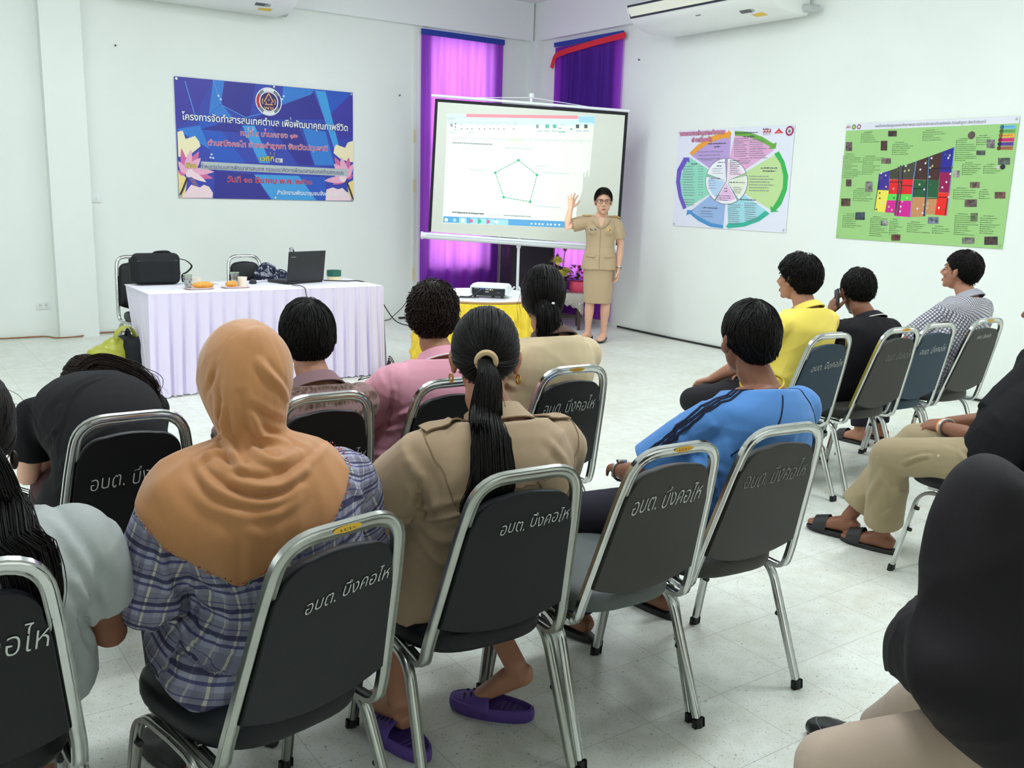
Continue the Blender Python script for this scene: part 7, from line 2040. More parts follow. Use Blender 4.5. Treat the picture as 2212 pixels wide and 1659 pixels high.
# ---- magazine on the empty chair
r = empty('magazine', (4.83, 3.10, .476), radians(18), 'folded pink-covered magazine lying on the empty blue-grey chair', 'magazine')
MB().rbox((0, 0, .006), (.21, .28, .011), .002).build('pages', PAPER, r)
mb = MB().use(mat('magazine_cover', (226, 206, 206), rough=.35)); mb.box((0, 0, .0122), (.208, .278, .001)); mb.use(mat('magazine_photo', (150, 70, 70), rough=.35, var=.5, vscale=25)); mb.box((.02, .05, .0130), (.14, .13, .001)); mb.use(mat('magazine_stripe', (236, 190, 60), rough=.35)); mb.box((0, -.08, .0130), (.18, .03, .001)); mb.build('cover', None, r, smooth=False)
# ================================================================ banner and posters
def quad_uv(c, W, H):
    """corner pixels (TL, TR, BR, BL) of a flat sheet -> function from pixel to (u, v) on the sheet"""
    src = [(0, H), (W, H), (W, 0), (0, 0)]; A = []; b = []
    for (x, y), (u, v) in zip(c, src):
        A.append([x, y, 1, 0, 0, 0, -u * x, -u * y]); b.append(u); A.append([0, 0, 0, x, y, 1, -v * x, -v * y]); b.append(v)
    h = np.linalg.solve(np.array(A, float), np.array(b, float))
    def g(x, y):
        w = h[6] * x + h[7] * y + 1
        return (h[0] * x + h[1] * y + h[2]) / w, (h[3] * x + h[4] * y + h[5]) / w
    return g
def print_mat(name, col, rough=.35): return mat(name, col, rough=rough, spec=.35)
class Poster(Sheet):
    def __init__(s, root, W, H, corners, o, ux, nrm, sag=None):
        super().__init__(o, ux, (0, 0, 1), nrm, sag); s.W, s.H = W, H; s.g = quad_uv(corners, W, H)
    def pp(s, pts, m, layer=1): s.poly([s.g(*q) for q in pts], m, layer)
    def pl(s, pts, w, m, layer=3): s.line([s.g(*q) for q in pts], w, m, layer)
    def base(s, m, nu=24, nv=12):
        s.mb.use(m); o = len(s.mb.v)
        vs = [s.P(s.W * i / nu, s.H * j / nv) for j in range(nv + 1) for i in range(nu + 1)]
        s.mb.add(vs, [(j * (nu + 1) + i, j * (nu + 1) + i + 1, (j + 1) * (nu + 1) + i + 1, (j + 1) * (nu + 1) + i) for j in range(nv) for i in range(nu)])
        for a, b in (((0, 0), (s.W, 0)), ((s.W, 0), (s.W, s.H)), ((s.W, s.H), (0, s.H)), ((0, s.H), (0, 0))):
            q = [s.P(*a), s.P(*b), s.P(*b, -.004), s.P(*a, -.004)]; s.mb.add(q, [(0, 1, 2, 3)])
    def ptext(s, body, x0, y0, x1, y1, h, m, layer=3, offset=0.0):
        """one line of print from pixel (x0, y0) to (x1, y1) along its base line"""
        (u0, v0), (u1, v1) = s.g(x0, y0), s.g(x1, y1)
        s.text(body, u0, v0, h, m, layer, width=u1 - u0, offset=offset, slope=(v1 - v0) / (u1 - u0))
    def pscrib(s, x0, y0, x1, y1, h, m, layer=3):
        (u0, v0), (u1, v1) = s.g(x0, y0), s.g(x1, y1); s.scribble(u0, v0, max(u1 - u0, .004), h, m, layer)

# ---- blue banner on the back wall
W, H = 1.98, 1.21
root = empty('banner', (2.82, YB, 1.385), 0, 'blue event banner with lotus flowers and lines of white, pink and yellow lettering', 'banner')
B = Poster(root, W, H, [(75, 85), (2110, 250), (2110, 1475), (170, 1455)], (0, -.012, 0), (1, 0, 0), (0, -1, 0))
b_ = lambda n, c: print_mat('banner_' + n, c)
BL = b_('blue', (58, 74, 178)); BL2 = b_('violet', (66, 62, 166)); BL3 = b_('azure', (58, 128, 214)); BL4 = b_('sky', (70, 160, 226)); BL5 = b_('royal', (48, 92, 196)); BL6 = b_('indigo', (54, 54, 150))
B.base(BL)
for pts, m in (([(75, 85), (520, 120), (330, 520), (120, 690)], BL2), ([(520, 120), (650, 130), (610, 400), (480, 520)], BL3), ([(650, 135), (1000, 165), (950, 520), (880, 550), (620, 400)], BL6), ([(1320, 190), (1670, 220), (1640, 270), (1300, 390)], BL3), ([(1670, 220), (2110, 250), (1800, 560)], BL5), ([(1660, 260), (1790, 560), (1000, 570), (1300, 390)], BL6), ([(2110, 250), (2110, 760), (1900, 800), (1790, 560)], BL2),
               ([(1680, 230), (1800, 240), (1960, 900), (1900, 900)], BL4), ([(120, 690), (400, 640), (820, 950), (760, 1060), (300, 800)], BL3), ([(330, 520), (520, 560), (900, 1060), (560, 1060)], BL5), ([(860, 640), (1000, 640), (1180, 1060), (1060, 1060)], BL4), ([(1180, 640), (1500, 660), (1680, 1080), (1500, 1080)], BL6), ([(1540, 660), (1800, 700), (1900, 1080), (1680, 1080)], BL3), ([(560, 1150), (1000, 1190), (1180, 1465), (560, 1460)], BL6), ([(1000, 1190), (1500, 1200), (1700, 1470), (1200, 1465)], BL4), ([(1500, 1200), (1800, 1215), (1800, 1470), (1700, 1470)], BL5), ([(480, 520), (620, 400), (760, 560)], BL3), ([(700, 600), (860, 640), (820, 720), (380, 690)], BL6)):
    B.pp(pts, m, 1)
for pts in (([(520, 120), (620, 400)], .012), ([(200, 140), (320, 520)], .010), ([(1680, 225), (1830, 600)], .008), ([(620, 410), (900, 550), (1080, 500)], .008), ([(1640, 270), (1300, 400)], .006)): B.pl(pts[0], pts[1], b_('ray', (84, 150, 226)), 2)
for x, y in ((585, 305), (612, 345), (1325, 300), (1308, 335), (520, 970), (510, 1005), (540, 1010)): u, v = B.g(x, y); B.disc(u, v, .011, b_('sparkle', (206, 232, 250)), 3, 10)
# lotus corners
PW = b_('cream_petal', (246, 236, 196)); PP1 = b_('pink_petal', (240, 178, 206)); PP2 = b_('deep_petal', (216, 110, 166)); PP3 = b_('pale_petal', (248, 220, 226)); LFD = b_('stalk', (70, 62, 62)); PY = b_('glow', (246, 222, 150))
def petal(base, tip, w, m, layer):
    (x0, y0), (x1, y1) = base, tip; dx, dy = x1 - x0, y1 - y0; L = math.hypot(dx, dy); nx, ny = -dy / L * w, dx / L * w; pts = []
    for t in np.linspace(0, 1, 9): k = sin(pi * t ** .75) ** .8 if 0 < t < 1 else 0; pts.append((x0 + dx * t + nx * k, y0 + dy * t + ny * k))
    for t in np.linspace(1, 0, 9)[1:-1]: k = sin(pi * t ** .75) ** .8; pts.append((x0 + dx * t - nx * k, y0 + dy * t - ny * k))
    B.pp(pts, m, layer)
B.pp([(130, 720), (190, 705), (225, 800), (330, 765), (380, 830), (395, 880), (300, 960), (250, 1010), (150, 1000)], PW, 2)
B.pp([(150, 1150), (260, 1250), (230, 1455), (172, 1455)], PY, 2)
for tip, w, m, ly in (((180, 905), 34, PP2, 3), ((290, 920), 40, PP1, 4), ((380, 935), 46, PP2, 3), ((400, 1010), 50, PP1, 4), ((150, 1050), 34, PP1, 4), ((150, 1160), 34, PP2, 3)): petal((240, 1190), tip, w, m, ly)
for tip, w, m, ly in (((555, 1165), 40, PP1, 5), ((545, 1240), 40, PP2, 4), ((470, 1280), 34, PP3, 5), ((330, 1215), 50, PP3, 6)): petal((245, 1160), tip, w, m, ly)
B.pl([(255, 1240), (215, 1350), (180, 1430)], .022, LFD, 5); B.pp([(270, 1240), (330, 1240), (390, 1330), (320, 1310)], b_('sepal', (130, 100, 150)), 4)
B.pp([(230, 1410), (300, 1310), (400, 1340), (440, 1310), (500, 1330), (545, 1400), (540, 1455), (200, 1455)], PP3, 3)
B.pp([(2110, 800), (2050, 820), (2020, 880), (1920, 845), (1900, 880), (1890, 940), (1960, 1000), (2060, 1040), (2110, 1040)], PW, 2)
B.pp([(2040, 1280), (2110, 1240), (2110, 1470), (2060, 1400)], PY, 2)
for tip, w, m, ly in (((1900, 985), 40, PP2, 3), ((1975, 985), 40, PP1, 4), ((2060, 985), 36, PP2, 3), ((1895, 1060), 46, PP1, 4), ((2108, 1060), 30, PP1, 4), ((2108, 1180), 30, PP2, 3)): petal((2035, 1220), tip, w, m, ly)
for tip, w, m, ly in (((1815, 1110), 36, PP1, 4), ((1785, 1250), 38, PP1, 5), ((1880, 1290), 30, PP2, 4), ((1950, 1210), 46, PP3, 6)): petal((2035, 1230), tip, w, m, ly)
B.pl([(2035, 1260), (2075, 1360), (2108, 1460)], .022, LFD, 5)
B.pp([(1810, 1350), (1880, 1325), (1940, 1345), (1990, 1330), (2060, 1400), (2108, 1470), (1800, 1470)], PP3, 3)
# round emblem
u, v = B.g(1155, 365); R0 = .140
EW = b_('emblem_white', (236, 240, 244)); EN = b_('emblem_navy', (56, 40, 110)); EG = b_('emblem_gold', (226, 168, 90)); ERR = b_('emblem_red', (206, 40, 60)); EB = b_('emblem_blue', (58, 56, 150)); EGR = b_('emblem_grey', (120, 128, 140))
B.disc(u, v, R0 * 1.05, EW, 4, 40); B.ring(u, v, R0 * .76, R0 * .98, EGR, 5)
B.ring(u, v, R0 * .78, R0 * .97, EW, 6, radians(62), radians(118)); B.ring(u, v, R0 * .78, R0 * .97, ERR, 6, radians(150), radians(212)); B.ring(u, v, R0 * .78, R0 * .97, EW, 6, radians(240), radians(300)); B.ring(u, v, R0 * .78, R0 * .97, EB, 6, radians(-30), radians(32))
B.disc(u, v, R0 * .74, EW, 6, 36); B.disc(u, v, R0 * .68, EN, 7, 36)
B.line([(u - .052, v - .005), (u, v + .085), (u + .052, v - .005)], .012, EG, 8); B.line([(u - .045, v - .030), (u + .045, v - .030)], .011, EG, 8); B.line([(u - .030, v), (u - .030, v - .035)], .009, EG, 8); B.line([(u + .030, v), (u + .030, v - .035)], .009, EG, 8); B.disc(u, v + .018, .009, EG, 8, 10)
for sg in (-1, 1): B.line([(u + sg * .065, v - .03), (u + sg * .075, v - .005), (u + sg * .066, v + .03)], .010, EG, 8)
B.text('\u0e1e\u0e0a', u, v - .082, .050, EG, 8, width=.105, align='C', offset=.01)
TW = b_('white_lettering', (244, 248, 250)); TN = b_('lettering_shadow', (36, 32, 96)); TP = b_('magenta_lettering', (206, 42, 106)); TY = b_('yellow_lettering', (240, 226, 60)); TR = b_('crimson_lettering', (200, 24, 66)); TK = b_('ink_lettering', (50, 44, 110))
def outlined(body, x0, y0, x1, y1, h, m, o, off=.0, ow=.036, layer=10):
    B.ptext(body, x0, y0, x1, y1, h, o, layer, offset=ow); B.ptext(body, x0 + 2, y0, x1 - 2, y1, h, m, layer + 1, offset=off)
outlined('\u0e42\u0e04\u0e23\u0e07\u0e01\u0e32\u0e23\u0e08\u0e31\u0e14\u0e17\u0e33\u0e2a\u0e32\u0e23\u0e2a\u0e19\u0e40\u0e17\u0e28\u0e15\u0e33\u0e1a\u0e25 \u0e40\u0e1e\u0e37\u0e2d\u0e1e\u0e31\u0e12\u0e19\u0e32\u0e04\u0e38\u0e13\u0e20\u0e32\u0e1e\u0e0a\u0e35\u0e27\u0e34\u0e15', 175, 580, 2050, 690, .098, TW, TN, .014)
outlined('\u0e2b\u0e21\u0e39\u0e17\u0e35 \u0e59 \u0e1a\u0e32\u0e19\u0e04\u0e25\u0e2d\u0e07 \u0e51\u0e52', 840, 752, 1485, 782, .075, TP, TW, .01)
outlined('\u0e15\u0e33\u0e1a\u0e25\u0e1a\u0e36\u0e07\u0e04\u0e2d\u0e44\u0e2b \u0e2d\u0e33\u0e40\u0e20\u0e2d\u0e25\u0e33\u0e25\u0e39\u0e01\u0e01\u0e32 \u0e08\u0e31\u0e07\u0e2b\u0e27\u0e31\u0e14\u0e1b\u0e17\u0e38\u0e21\u0e18\u0e32\u0e19\u0e35', 475, 868, 1820, 920, .078, TP, TW, .01)
outlined('\u0e40\u0e27\u0e17\u0e35\u0e17\u0e35', 1062, 1035, 1222, 1042, .070, TY, TN, .01)
B.pp([(1235, 1005), (1318, 1008), (1318, 1055), (1235, 1050)], b_('paper_patch', (206, 208, 214)), 8); B.ptext('\u0e52', 1250, 1045, 1284, 1046, .052, TK, 10, .01)
B.pp([(405, 1050), (2040, 1120), (2046, 1200), (395, 1135)], b_('paper_strip', (186, 196, 200)), 8)
outlined('\u0e40\u0e23\u0e37\u0e2d\u0e07', 232, 1120, 358, 1128, .070, TY, TN, .01)
B.ptext('\u0e01\u0e33\u0e2b\u0e19\u0e14\u0e23\u0e39\u0e1b\u0e41\u0e1a\u0e1a\u0e01\u0e32\u0e23\u0e1e\u0e31\u0e12\u0e19\u0e32\u0e2a\u0e32\u0e23\u0e2a\u0e19\u0e40\u0e17\u0e28 \u0e01\u0e23\u0e2d\u0e1a\u0e41\u0e19\u0e27\u0e04\u0e34\u0e14\u0e01\u0e32\u0e23\u0e1e\u0e31\u0e12\u0e19\u0e32\u0e2a\u0e32\u0e23\u0e2a\u0e19\u0e40\u0e17\u0e28\u0e15\u0e33\u0e1a\u0e25\u0e15\u0e19\u0e41\u0e1a\u0e1a', 400, 1128, 2000, 1182, .062, TK, 10, .004)
outlined('\u0e27\u0e31\u0e19\u0e17\u0e35 \u0e51\u0e53 \u0e21\u0e35\u0e19\u0e32\u0e04\u0e21 \u0e1e.\u0e28. \u0e52\u0e55\u0e56\u0e51', 700, 1275, 1648, 1295, .082, TR, b_('pale_outline', (220, 190, 210)), .012, .03)
B.ptext('\u0e2a\u0e33\u0e19\u0e31\u0e01\u0e07\u0e32\u0e19\u0e1e\u0e31\u0e12\u0e19\u0e32\u0e0a\u0e38\u0e21\u0e0a\u0e19\u0e08\u0e31\u0e07\u0e2b\u0e27\u0e31\u0e14\u0e1b\u0e17\u0e38\u0e21\u0e18\u0e32\u0e19\u0e35', 1258, 1408, 2055, 1420, .062, TW, 10, .012)
# tone marks stacked above the vowels, at their own places
for x, y, h, m in ((1398, 585, .04, TW), (1408, 640, 0, TW)):
    pass
def tone(x, y, h, m, o=None, body='\u0e48'):
    u, v = B.g(x, y)
    if o: B.rect(u - h * .22, v - h * .1, u + h * .22, v + h * 1.1, o, 10)
    if body == '\u0e48': B.rect(u - h * .09, v, u + h * .09, v + h, m, 12)
    else: B.line([(u - h * .5, v + h * .8), (u - h * .1, v + h * .5), (u, v), (u + h * .5, v + h)], h * .2, m, 12)
tone(1402, 570, .030, TW); tone(928, 690, .026, TP, TW); tone(980, 690, .026, TP, TW); tone(1118, 705, .026, TP, TW, 'x'); tone(1178, 965, .026, TY); tone(1222, 970, .026, TY); tone(300, 1050, .024, TY); tone(862, 1195, .028, TR)
B.build('printed_sheet', root)
for x, z in ((.02, H - .02), (W / 2 + .06, H - .015), (W - .02, H - .02), (.02, .02), (W / 2 + .05, .02), (W - .02, .02)):
    o = MB().tube([(0, -.006 * math.cos(a) * 0 + 0, 0) for a in (0,)] + [(0, -.008, 0)], r=.012, n=14).build('eyelet', M_STEEL, root); o.location = (x, -.012, z)

# ---- round diagram poster
W, H = 1.53, 1.0
root = empty('poster', (XR, 7.485, 1.237), 0, 'white poster with a six-colour wheel diagram and curved arrows', 'poster', 'wall posters')
Q = Poster(root, W, H, [(172, 162), (1855, 98), (1702, 1628), (80, 1515)], (-.008, 0, 0), (0, -1, 0), (-1, 0, 0))
q_ = lambda n, c: print_mat('wheel_' + n, c)
Q.base(q_('white', (232, 234, 248)))
SEC = dict(purple=((190, 164, 222), [(350, 515), (480, 405), (640, 315), (800, 262), (932, 240), (908, 560), (860, 880), (600, 690)]),
           pink=((232, 176, 216), [(988, 240), (1160, 255), (1340, 320), (1480, 385), (1552, 455), (1160, 712), (880, 870), (905, 560)]),
           green=((198, 226, 160), [(1560, 520), (1640, 640), (1680, 820), (1680, 980), (1620, 1150), (1510, 1310), (1130, 1075), (890, 890), (1175, 740)]),
           cyan=((166, 222, 232), [(1120, 1090), (1430, 1310), (1300, 1410), (1100, 1490), (880, 1505), (872, 1230), (870, 900)]),
           blue=((156, 186, 230), [(840, 1245), (812, 1520), (640, 1490), (480, 1400), (350, 1300), (600, 1110), (850, 900)]),
           mint=((150, 222, 196), [(340, 550), (590, 715), (850, 885), (590, 1090), (295, 1260), (215, 1090), (190, 880), (240, 690)]))
for k, (c, pts) in SEC.items(): Q.pp(pts, q_(k, c), 1)
ARR = (((244, 166, 62), [(328, 485), (450, 368), (600, 268), (760, 208), (892, 188), (895, 150), (942, 208), (888, 305), (884, 265), (770, 288), (620, 342), (480, 432), (372, 522)]),
       ((112, 176, 72), [(988, 172), (1180, 188), (1380, 260), (1540, 360), (1590, 345), (1572, 436), (1470, 432), (1500, 402), (1340, 320), (1160, 255), (988, 240)]),
       ((66, 184, 92), [(1620, 470), (1700, 620), (1750, 820), (1730, 1020), (1650, 1220), (1570, 1310), (1615, 1325), (1495, 1335), (1490, 1240), (1520, 1270), (1600, 1150), (1670, 990), (1680, 820), (1640, 640), (1552, 508)]),
       ((64, 184, 160), [(1420, 1310), (1480, 1355), (1330, 1460), (1120, 1535), (880, 1560), (850, 1528), (885, 1490), (1100, 1478), (1290, 1408)]),
       ((84, 152, 210), [(812, 1515), (808, 1560), (620, 1535), (450, 1450), (330, 1350), (280, 1372), (292, 1295), (390, 1300), (360, 1318), (480, 1400), (640, 1482)]),
       ((110, 92, 196), [(235, 1288), (170, 1120), (132, 900), (150, 720), (240, 560), (235, 548), (325, 545), (330, 625), (300, 600), (215, 740), (190, 880), (215, 1080), (285, 1262)]))
for k, (c, pts) in enumerate(ARR): Q.pp(pts, q_('arrow_' + 'abcdef'[k], c), 2)
# inner wheel
cx, cy = 865, 890
def ell(a, r): return (cx + r * 1.0 * cos(radians(a)) * 1.02, cy - r * 1.10 * sin(radians(a)))
for k, (a0, a1, c) in enumerate(((92, 162, (238, 240, 248)), (20, 88, (244, 222, 238)), (-56, 16, (232, 240, 214)), (-124, -58, (236, 196, 232)), (166, 236, (186, 214, 244)))):
    pts = [(cx, cy)] + [ell(a, 300) for a in np.linspace(a0, a1, 12)]; Q.pp(pts, q_('rim_' + 'abcde'[k], (120, 116, 130)), 4)
    Q.pp([(cx + (4 if a0 < 90 else -4), cy - 4)] + [ell(a, 293) for a in np.linspace(a0 + 1.5, a1 - 1.5, 12)], q_('gap_' + 'abcde'[k], (244, 244, 250)), 5)
    Q.pp([ell((a0 + a1) / 2, 22)] + [ell(a, 258) for a in np.linspace(a0 + 3, a1 - 3, 12)], q_('in_' + 'abcde'[k], c), 6)
INK = q_('ink', (92, 88, 108)); INKB = q_('soft_ink', (138, 134, 154))
rs2 = random.Random(3)
def lines(x0, y0, n, dy, w, h, sl=0.0, m=None, dx=0, wv=.35):
    for k in range(n): Q.pscrib(x0 + dx * k, y0 + dy * k, x0 + dx * k + w * (1 - wv * rs2.random()), y0 + dy * k + sl * w, h, m or INKB, 7)
lines(600, 362, 1, 0, 265, .014, -.08, INK, wv=0); lines(690, 405, 1, 0, 85, .016, -.05, INK, wv=0); lines(450, 475, 3, 48, 420, .009, -.08); lines(500, 590, 1, 0, 170, .009)
lines(990, 215, 1, 0, 330, .014, 0, INK, wv=0); lines(1110, 268, 1, 0, 170, .016, 0, INK, wv=0); lines(975, 290, 9, 31, 230, .009); lines(1200, 310, 9, 32, 260, .009); lines(1045, 575, 3, 32, 200, .009)
lines(1360, 715, 1, 0, 240, .014, 0, INK, wv=0); lines(1385, 758, 1, 0, 190, .016, 0, INK, wv=0); lines(1190, 828, 6, 40, 420, .009)
lines(1055, 1160, 1, 0, 230, .013, .02, INK, wv=0); lines(885, 1230, 10, 29, 190, .008); lines(1120, 1210, 9, 30, 230, .008)
lines(515, 1270, 1, 0, 220, .014, .02, INK, wv=0); lines(485, 1315, 3, 36, 240, .008)
lines(355, 648, 1, 0, 105, .016, 0, INK, wv=0); lines(235, 680, 12, 37, 170, .008, wv=.15); lines(460, 680, 12, 37, 26, .008, wv=0); lines(500, 680, 12, 37, 26, .008, wv=0); lines(230, 1150, 3, 36, 210, .009)
lines(745, 628, 1, 0, 105, .013, -.05, INK, wv=0); lines(730, 680, 1, 0, 70, .013, 0, INK, wv=0); lines(665, 715, 3, 32, 180, .008); lines(915, 605, 8, 27, 160, .010, 0, INK)
lines(900, 915, 1, 0, 240, .013, -.25, INK, wv=0); lines(960, 985, 4, 24, 140, .008, -.2, INK); lines(640, 855, 1, 0, 130, .013, .35, INK, wv=0); lines(600, 885, 4, 36, 130, .008, .25); lines(832, 1000, 2, 40, 45, .014, 0, INK, wv=0); lines(720, 1100, 3, 30, 210, .010, 0, INK)
TTL = q_('title', (236, 150, 176)); TTO = q_('title_outline', (150, 84, 130))
for body, x0, y0, x1, y1 in (('\u0e41\u0e1c\u0e19\u0e20\u0e32\u0e1e\u0e41\u0e2b\u0e25\u0e48\u0e07\u0e17\u0e38\u0e19\u0e41\u0e25\u0e30\u0e28\u0e31\u0e01\u0e22\u0e20\u0e32\u0e1e', 195, 235, 850, 212), ('\u0e15\u0e33\u0e1a\u0e25\u0e1a\u0e36\u0e07\u0e04\u0e2d\u0e44\u0e2b', 362, 325, 655, 318)):
    Q.ptext(body, x0, y0, x1, y1, .058, TTO, 9, .07); Q.ptext(body, x0, y0, x1, y1, .058, TTL, 10, .02)
LR = q_('logo_red', (214, 40, 60))
Q.ptext('\u0e2a\u0e2a\u0e2a', 1395, 215, 1510, 210, .070, LR, 5, .01)
for x in (1405, 1440, 1468): u, v = Q.g(x, 150); Q.disc(u, v, .008, INK, 5, 8)
Q.pscrib(1395, 238, 1510, 236, .006, INKB)
Q.pp([(1555, 215), (1625, 150), (1690, 210)], LR, 4); Q.pp([(1615, 155), (1625, 138), (1640, 155)], LR, 4); Q.pp([(1585, 205), (1622, 178), (1660, 203)], q_('logo_pale', (244, 150, 150)), 5)
u, v = Q.g(1780, 180); Q.ring(u, v, .030, .048, q_('seal', (170, 44, 110)), 5, sq=.95); Q.disc(u, v, .030, q_('seal_in', (206, 216, 214)), 5, 20); Q.disc(u, v - .003, .014, q_('seal_mark', (90, 120, 96)), 6, 10)
Q.build('printed_sheet', root)
def corner_nails(root, W, H):
    for y, z in ((.02, .02), (W - .025, .025), (.02, H - .02), (W - .02, H - .02)):
        o = MB().ball((0, 0, 0), (.006, .009, .009), 10, 6).build('eyelet', M_STEEL, root); o.location = (-.012, -y, z)
corner_nails(root, W, H)

# ---- green map poster
W, H = 1.53, 1.0
root = empty('poster', (XR, 5.385, 1.222), 0, 'green map poster with coloured blocks and small photos', 'poster', 'wall posters')
G = Poster(root, W, H, [(222, 168), (2178, 50), (1950, 1545), (70, 1440)], (-.008, 0, 0), (0, -1, 0), (-1, 0, 0))
g_ = lambda n, c: print_mat('map_' + n, c)
G.base(g_('green', (160, 206, 132)))
G.pp([(222, 168), (2178, 50), (2166, 130), (200, 240)], g_('header', (228, 228, 240)), 1)
G.ptext('\u0e41\u0e1c\u0e19\u0e17\u0e35\u0e41\u0e2b\u0e25\u0e07\u0e40\u0e23\u0e35\u0e22\u0e19\u0e23\u0e39\u0e0a\u0e38\u0e21\u0e0a\u0e19\u0e41\u0e25\u0e30\u0e28\u0e31\u0e01\u0e22\u0e20\u0e32\u0e1e\u0e02\u0e2d\u0e07 \u0e2d\u0e07\u0e04\u0e4c\u0e01\u0e32\u0e23\u0e1a\u0e23\u0e34\u0e2b\u0e32\u0e23\u0e2a\u0e27\u0e19\u0e15\u0e33\u0e1a\u0e25\u0e1a\u0e36\u0e07\u0e04\u0e2d\u0e44\u0e2b \u0e2d\u0e33\u0e40\u0e20\u0e2d\u0e25\u0e33\u0e25\u0e39\u0e01\u0e01\u0e32 \u0e08\u0e31\u0e07\u0e2b\u0e27\u0e31\u0e14\u0e1b\u0e17\u0e38\u0e21\u0e18\u0e32\u0e19\u0e35', 540, 198, 1790, 132, .032, g_('title', (60, 60, 80)), 3)
G.ptext('\u0e2a\u0e2a\u0e2a', 212, 214, 262, 212, .030, g_('logo_red', (206, 70, 80)), 3); u, v = G.g(302, 198); G.ring(u, v, .014, .021, g_('seal_g', (70, 110, 60)), 3); G.disc(u, v, .014, g_('seal_y', (190, 204, 90)), 3, 14); u, v = G.g(358, 194); G.ring(u, v, .014, .021, g_('seal_m', (130, 40, 90)), 3); G.disc(u, v, .014, g_('seal_w', (216, 206, 210)), 3, 14)
MAPC = (((66, 50, 150), [(572, 720), (692, 680), (680, 900), (548, 898)]), ((74, 72, 62), [(692, 680), (1000, 570), (968, 775), (690, 775)]), ((72, 46, 44), [(1000, 570), (1290, 462), (1262, 690), (1250, 780), (968, 775)]), ((44, 40, 150), [(1290, 462), (1430, 408), (1398, 690), (1262, 690)]), ((150, 24, 84), [(1262, 690), (1398, 690), (1370, 920), (1240, 915)]),
        ((232, 40, 48), [(690, 778), (962, 775), (950, 942), (672, 940)]), ((40, 92, 62), [(962, 778), (1250, 780), (1232, 975), (946, 970)]), ((96, 214, 84), [(670, 942), (950, 942), (942, 1015), (660, 1012)]), ((240, 226, 90), [(548, 898), (682, 900), (630, 1148), (512, 1136)]), ((214, 40, 150), [(660, 1012), (942, 1015), (920, 1198), (740, 1185), (745, 1155), (632, 1145)]), ((202, 142, 98), [(944, 972), (1232, 985), (1200, 1165), (1085, 1165), (1070, 1188), (920, 1198)]), ((240, 44, 36), [(1238, 918), (1370, 922), (1330, 1178), (1195, 1168)]))
for k, (c, pts) in enumerate(MAPC): G.pp(pts, g_('block_' + 'abcdefghijkl'[k], c), 1)
GK = g_('road', (34, 30, 36)); GB = g_('canal', (110, 160, 220))
G.pl([(822, 620), (800, 900), (745, 1180)], .018, g_('road_grey', (90, 80, 96)), 2); G.pl([(850, 610), (820, 900), (775, 1185)], .006, GK, 3); G.pl([(795, 630), (790, 830), (755, 1100)], .005, GK, 3)
G.pl([(1140, 520), (1110, 900), (1075, 1185)], .016, GK, 2); G.pl([(1143, 520), (1116, 900), (1085, 1165)], .005, GB, 3); G.pl([(998, 570), (960, 800), (918, 1195)], .007, GB, 3); G.pl([(1430, 408), (1395, 690), (1330, 1178)], .006, GB, 3)
for a in (([(690, 808), (820, 805), (830, 845), (960, 848)]), ([(960, 880), (1090, 875)]), ([(1135, 655), (1400, 640)]), ([(1110, 985), (1235, 985)]), ([(1228, 970), (1365, 970)]), ([(575, 800), (535, 1000), (515, 1130)]), ([(1345, 980), (1310, 1170)])): G.pl(a, .006, GK, 3)
for x, y in ((600, 710), (598, 765), (652, 860), (650, 733), (577, 990), (537, 1117), (578, 932), (600, 1043), (688, 906), (735, 882), (738, 985), (836, 878), (790, 672), (866, 682), (880, 625), (912, 672), (1042, 664), (1102, 592), (1118, 572), (1172, 534), (1155, 642), (1180, 620), (1145, 742), (1087, 795), (1030, 830), (1082, 885), (1155, 832), (1122, 955), (1330, 492), (1362, 530), (1378, 500), (1400, 635), (1382, 708), (1335, 800), (1287, 860), (1356, 968), (1296, 1108), (1243, 1090), (1118, 1042), (1072, 1055), (1000, 1102), (678, 1083), (712, 1118), (812, 1080), (805, 1135), (832, 1022), (886, 980), (808, 822), (1112, 1090), (1060, 1150)):
    u, v = G.g(x, y); k = (x * 7 + y) % 3; G.disc(u, v, .0085, g_('spot_' + 'abc'[k], ((236, 232, 190), (90, 110, 60), (226, 226, 240))[k]), 4, 10)
    if k == 0: G.disc(u, v + .002, .0045, g_('spot_core', (120, 110, 60)), 5, 8)
PH = [(688, 235, 785, 298, (70, 50, 46)), (208, 368, 278, 466, (106, 84, 90)), (602, 348, 674, 456, (72, 40, 40)), (604, 542, 712, 604, (120, 106, 100)), (202, 784, 262, 862, (84, 66, 60)), (418, 806, 500, 920, (128, 124, 122)), (142, 998, 246, 1084, (92, 70, 60)), (298, 1150, 406, 1236, (60, 72, 84)), (584, 1240, 662, 1298, (140, 140, 140)), (700, 1398, 802, 1464, (104, 62, 58)), (1118, 1195, 1238, 1270, (112, 120, 140)), (1800, 320, 1892, 415, (118, 112, 116)), (1680, 442, 1782, 494, (78, 82, 78)), (1925, 522, 2060, 598, (84, 92, 84)), (1420, 672, 1490, 748, (150, 140, 140)), (1602, 796, 1712, 862, (110, 92, 84)), (1880, 905, 2002, 978, (108, 72, 66)), (1538, 992, 1676, 1076, (104, 84, 84)), (1602, 1145, 1682, 1238, (100, 110, 80)), (1500, 1420, 1640, 1490, (112, 112, 104)), (1752, 1408, 1905, 1500, (74, 58, 56))]
for k, (x0, y0, x1, y1, c) in enumerate(PH):
    s_ = -.055 * (x1 - x0)
    G.pp([(x0, y0), (x1, y0 + s_ * .4), (x1 - 4, y1 + s_ * .2), (x0 - 4, y1)], mat('map_photo_%s' % 'abcdefghijklmnopqrstu'[k], c, rough=.4, var=.75, vscale=38), 2)
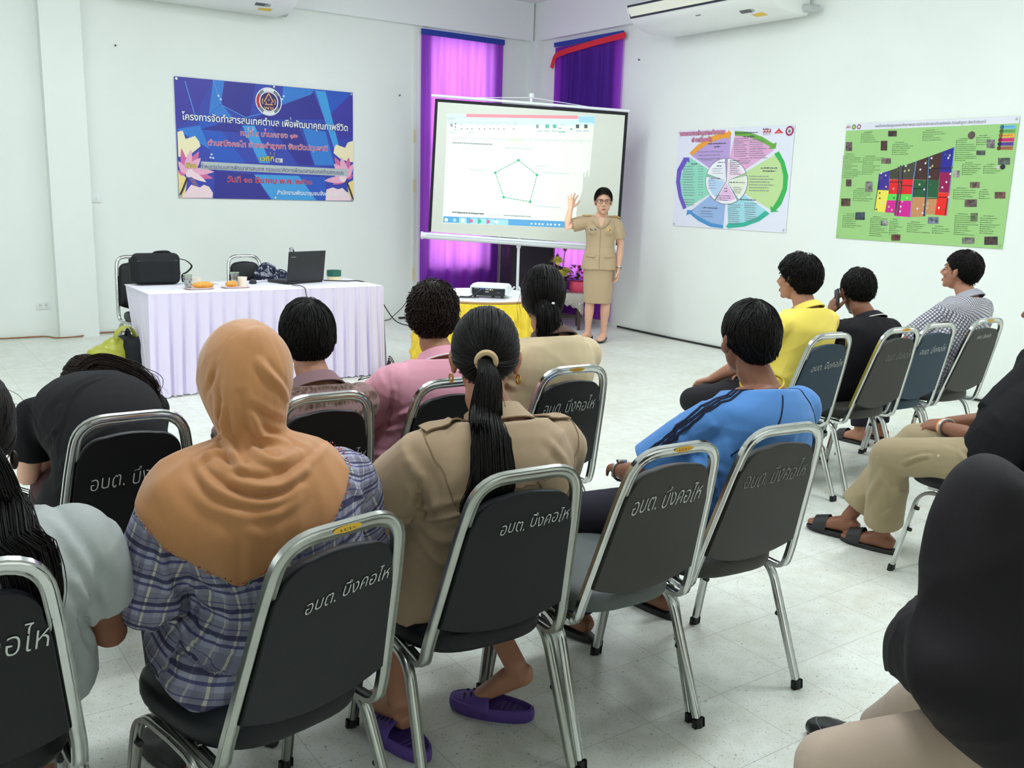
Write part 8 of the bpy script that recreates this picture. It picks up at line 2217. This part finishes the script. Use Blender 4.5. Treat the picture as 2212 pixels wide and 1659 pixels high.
u, v = G.g(1628, 272); G.disc(u, v, .030, mat('map_photo_round', (90, 72, 66), rough=.4, var=.6, vscale=60), 2, 20, sq=1.0); u, v = G.g(1975, 622); G.disc(u, v, .020, g_('photo_ring', (40, 44, 50)), 3, 16); u, v = G.g(1920, 625); G.disc(u, v, .014, g_('photo_pale', (206, 196, 196)), 3, 14)
GI = g_('ink', (74, 104, 62))
def glist(x, y, n, dy, w):
    G.pscrib(x + 25, y, x + 25 + w * .45, y - 2, .0062, GI, 3)
    for k in range(1, n):
        yy = y + dy * k; ww = w * random.Random(x * 31 + k).uniform(.4, 1.0); u, v = G.g(x - k * 2, yy); G.disc(u, v + .003, .0042, g_('bullet', (50, 66, 54)), 3, 6); G.pscrib(x + 12 - k * 2, yy, x + 12 - k * 2 + ww, yy - ww * .03, .0056, GI, 3)
for a in ((390, 258, 6, 22, 215), (180, 505, 13, 22, 205), (405, 525, 10, 22, 235), (740, 368, 7, 22, 225), (1085, 228, 6, 22, 235), (1460, 318, 12, 22, 240), (1690, 278, 5, 25, 205), (1525, 584, 7, 22, 205), (1765, 600, 5, 24, 225), (290, 890, 7, 22, 215), (1420, 868, 6, 24, 250), (1710, 884, 5, 24, 130), (165, 1172, 8, 21, 215), (475, 1200, 11, 21, 205), (695, 1226, 9, 21, 130), (890, 1254, 6, 22, 250), (1170, 1300, 4, 25, 215), (1430, 1158, 11, 23, 260), (1720, 1178, 9, 24, 255)): glist(*a)
for k, (c, y) in enumerate((((110, 190, 236), 175), ((110, 176, 84), 222), ((244, 176, 60), 270), ((226, 40, 120), 318), ((96, 60, 160), 365), ((176, 110, 70), 412))):
    x0 = 1985 - k * 8; m = g_('key_' + 'abcdef'[k], c); G.pp([(x0, y - 16), (x0 + 150, y - 24), (x0 + 146, y + 16), (x0, y + 20)], m, 3); u, v = G.g(x0 - 8, y); G.disc(u, v, .0165, g_('key_dot_' + 'abcdef'[k], tuple(int(q * .55) for q in c)), 4, 14); G.pscrib(x0 + 25, y + 2, x0 + 125, y - 4, .006, g_('key_ink', (60, 60, 70)), 4)
G.build('printed_sheet', root); corner_nails(root, W, H)
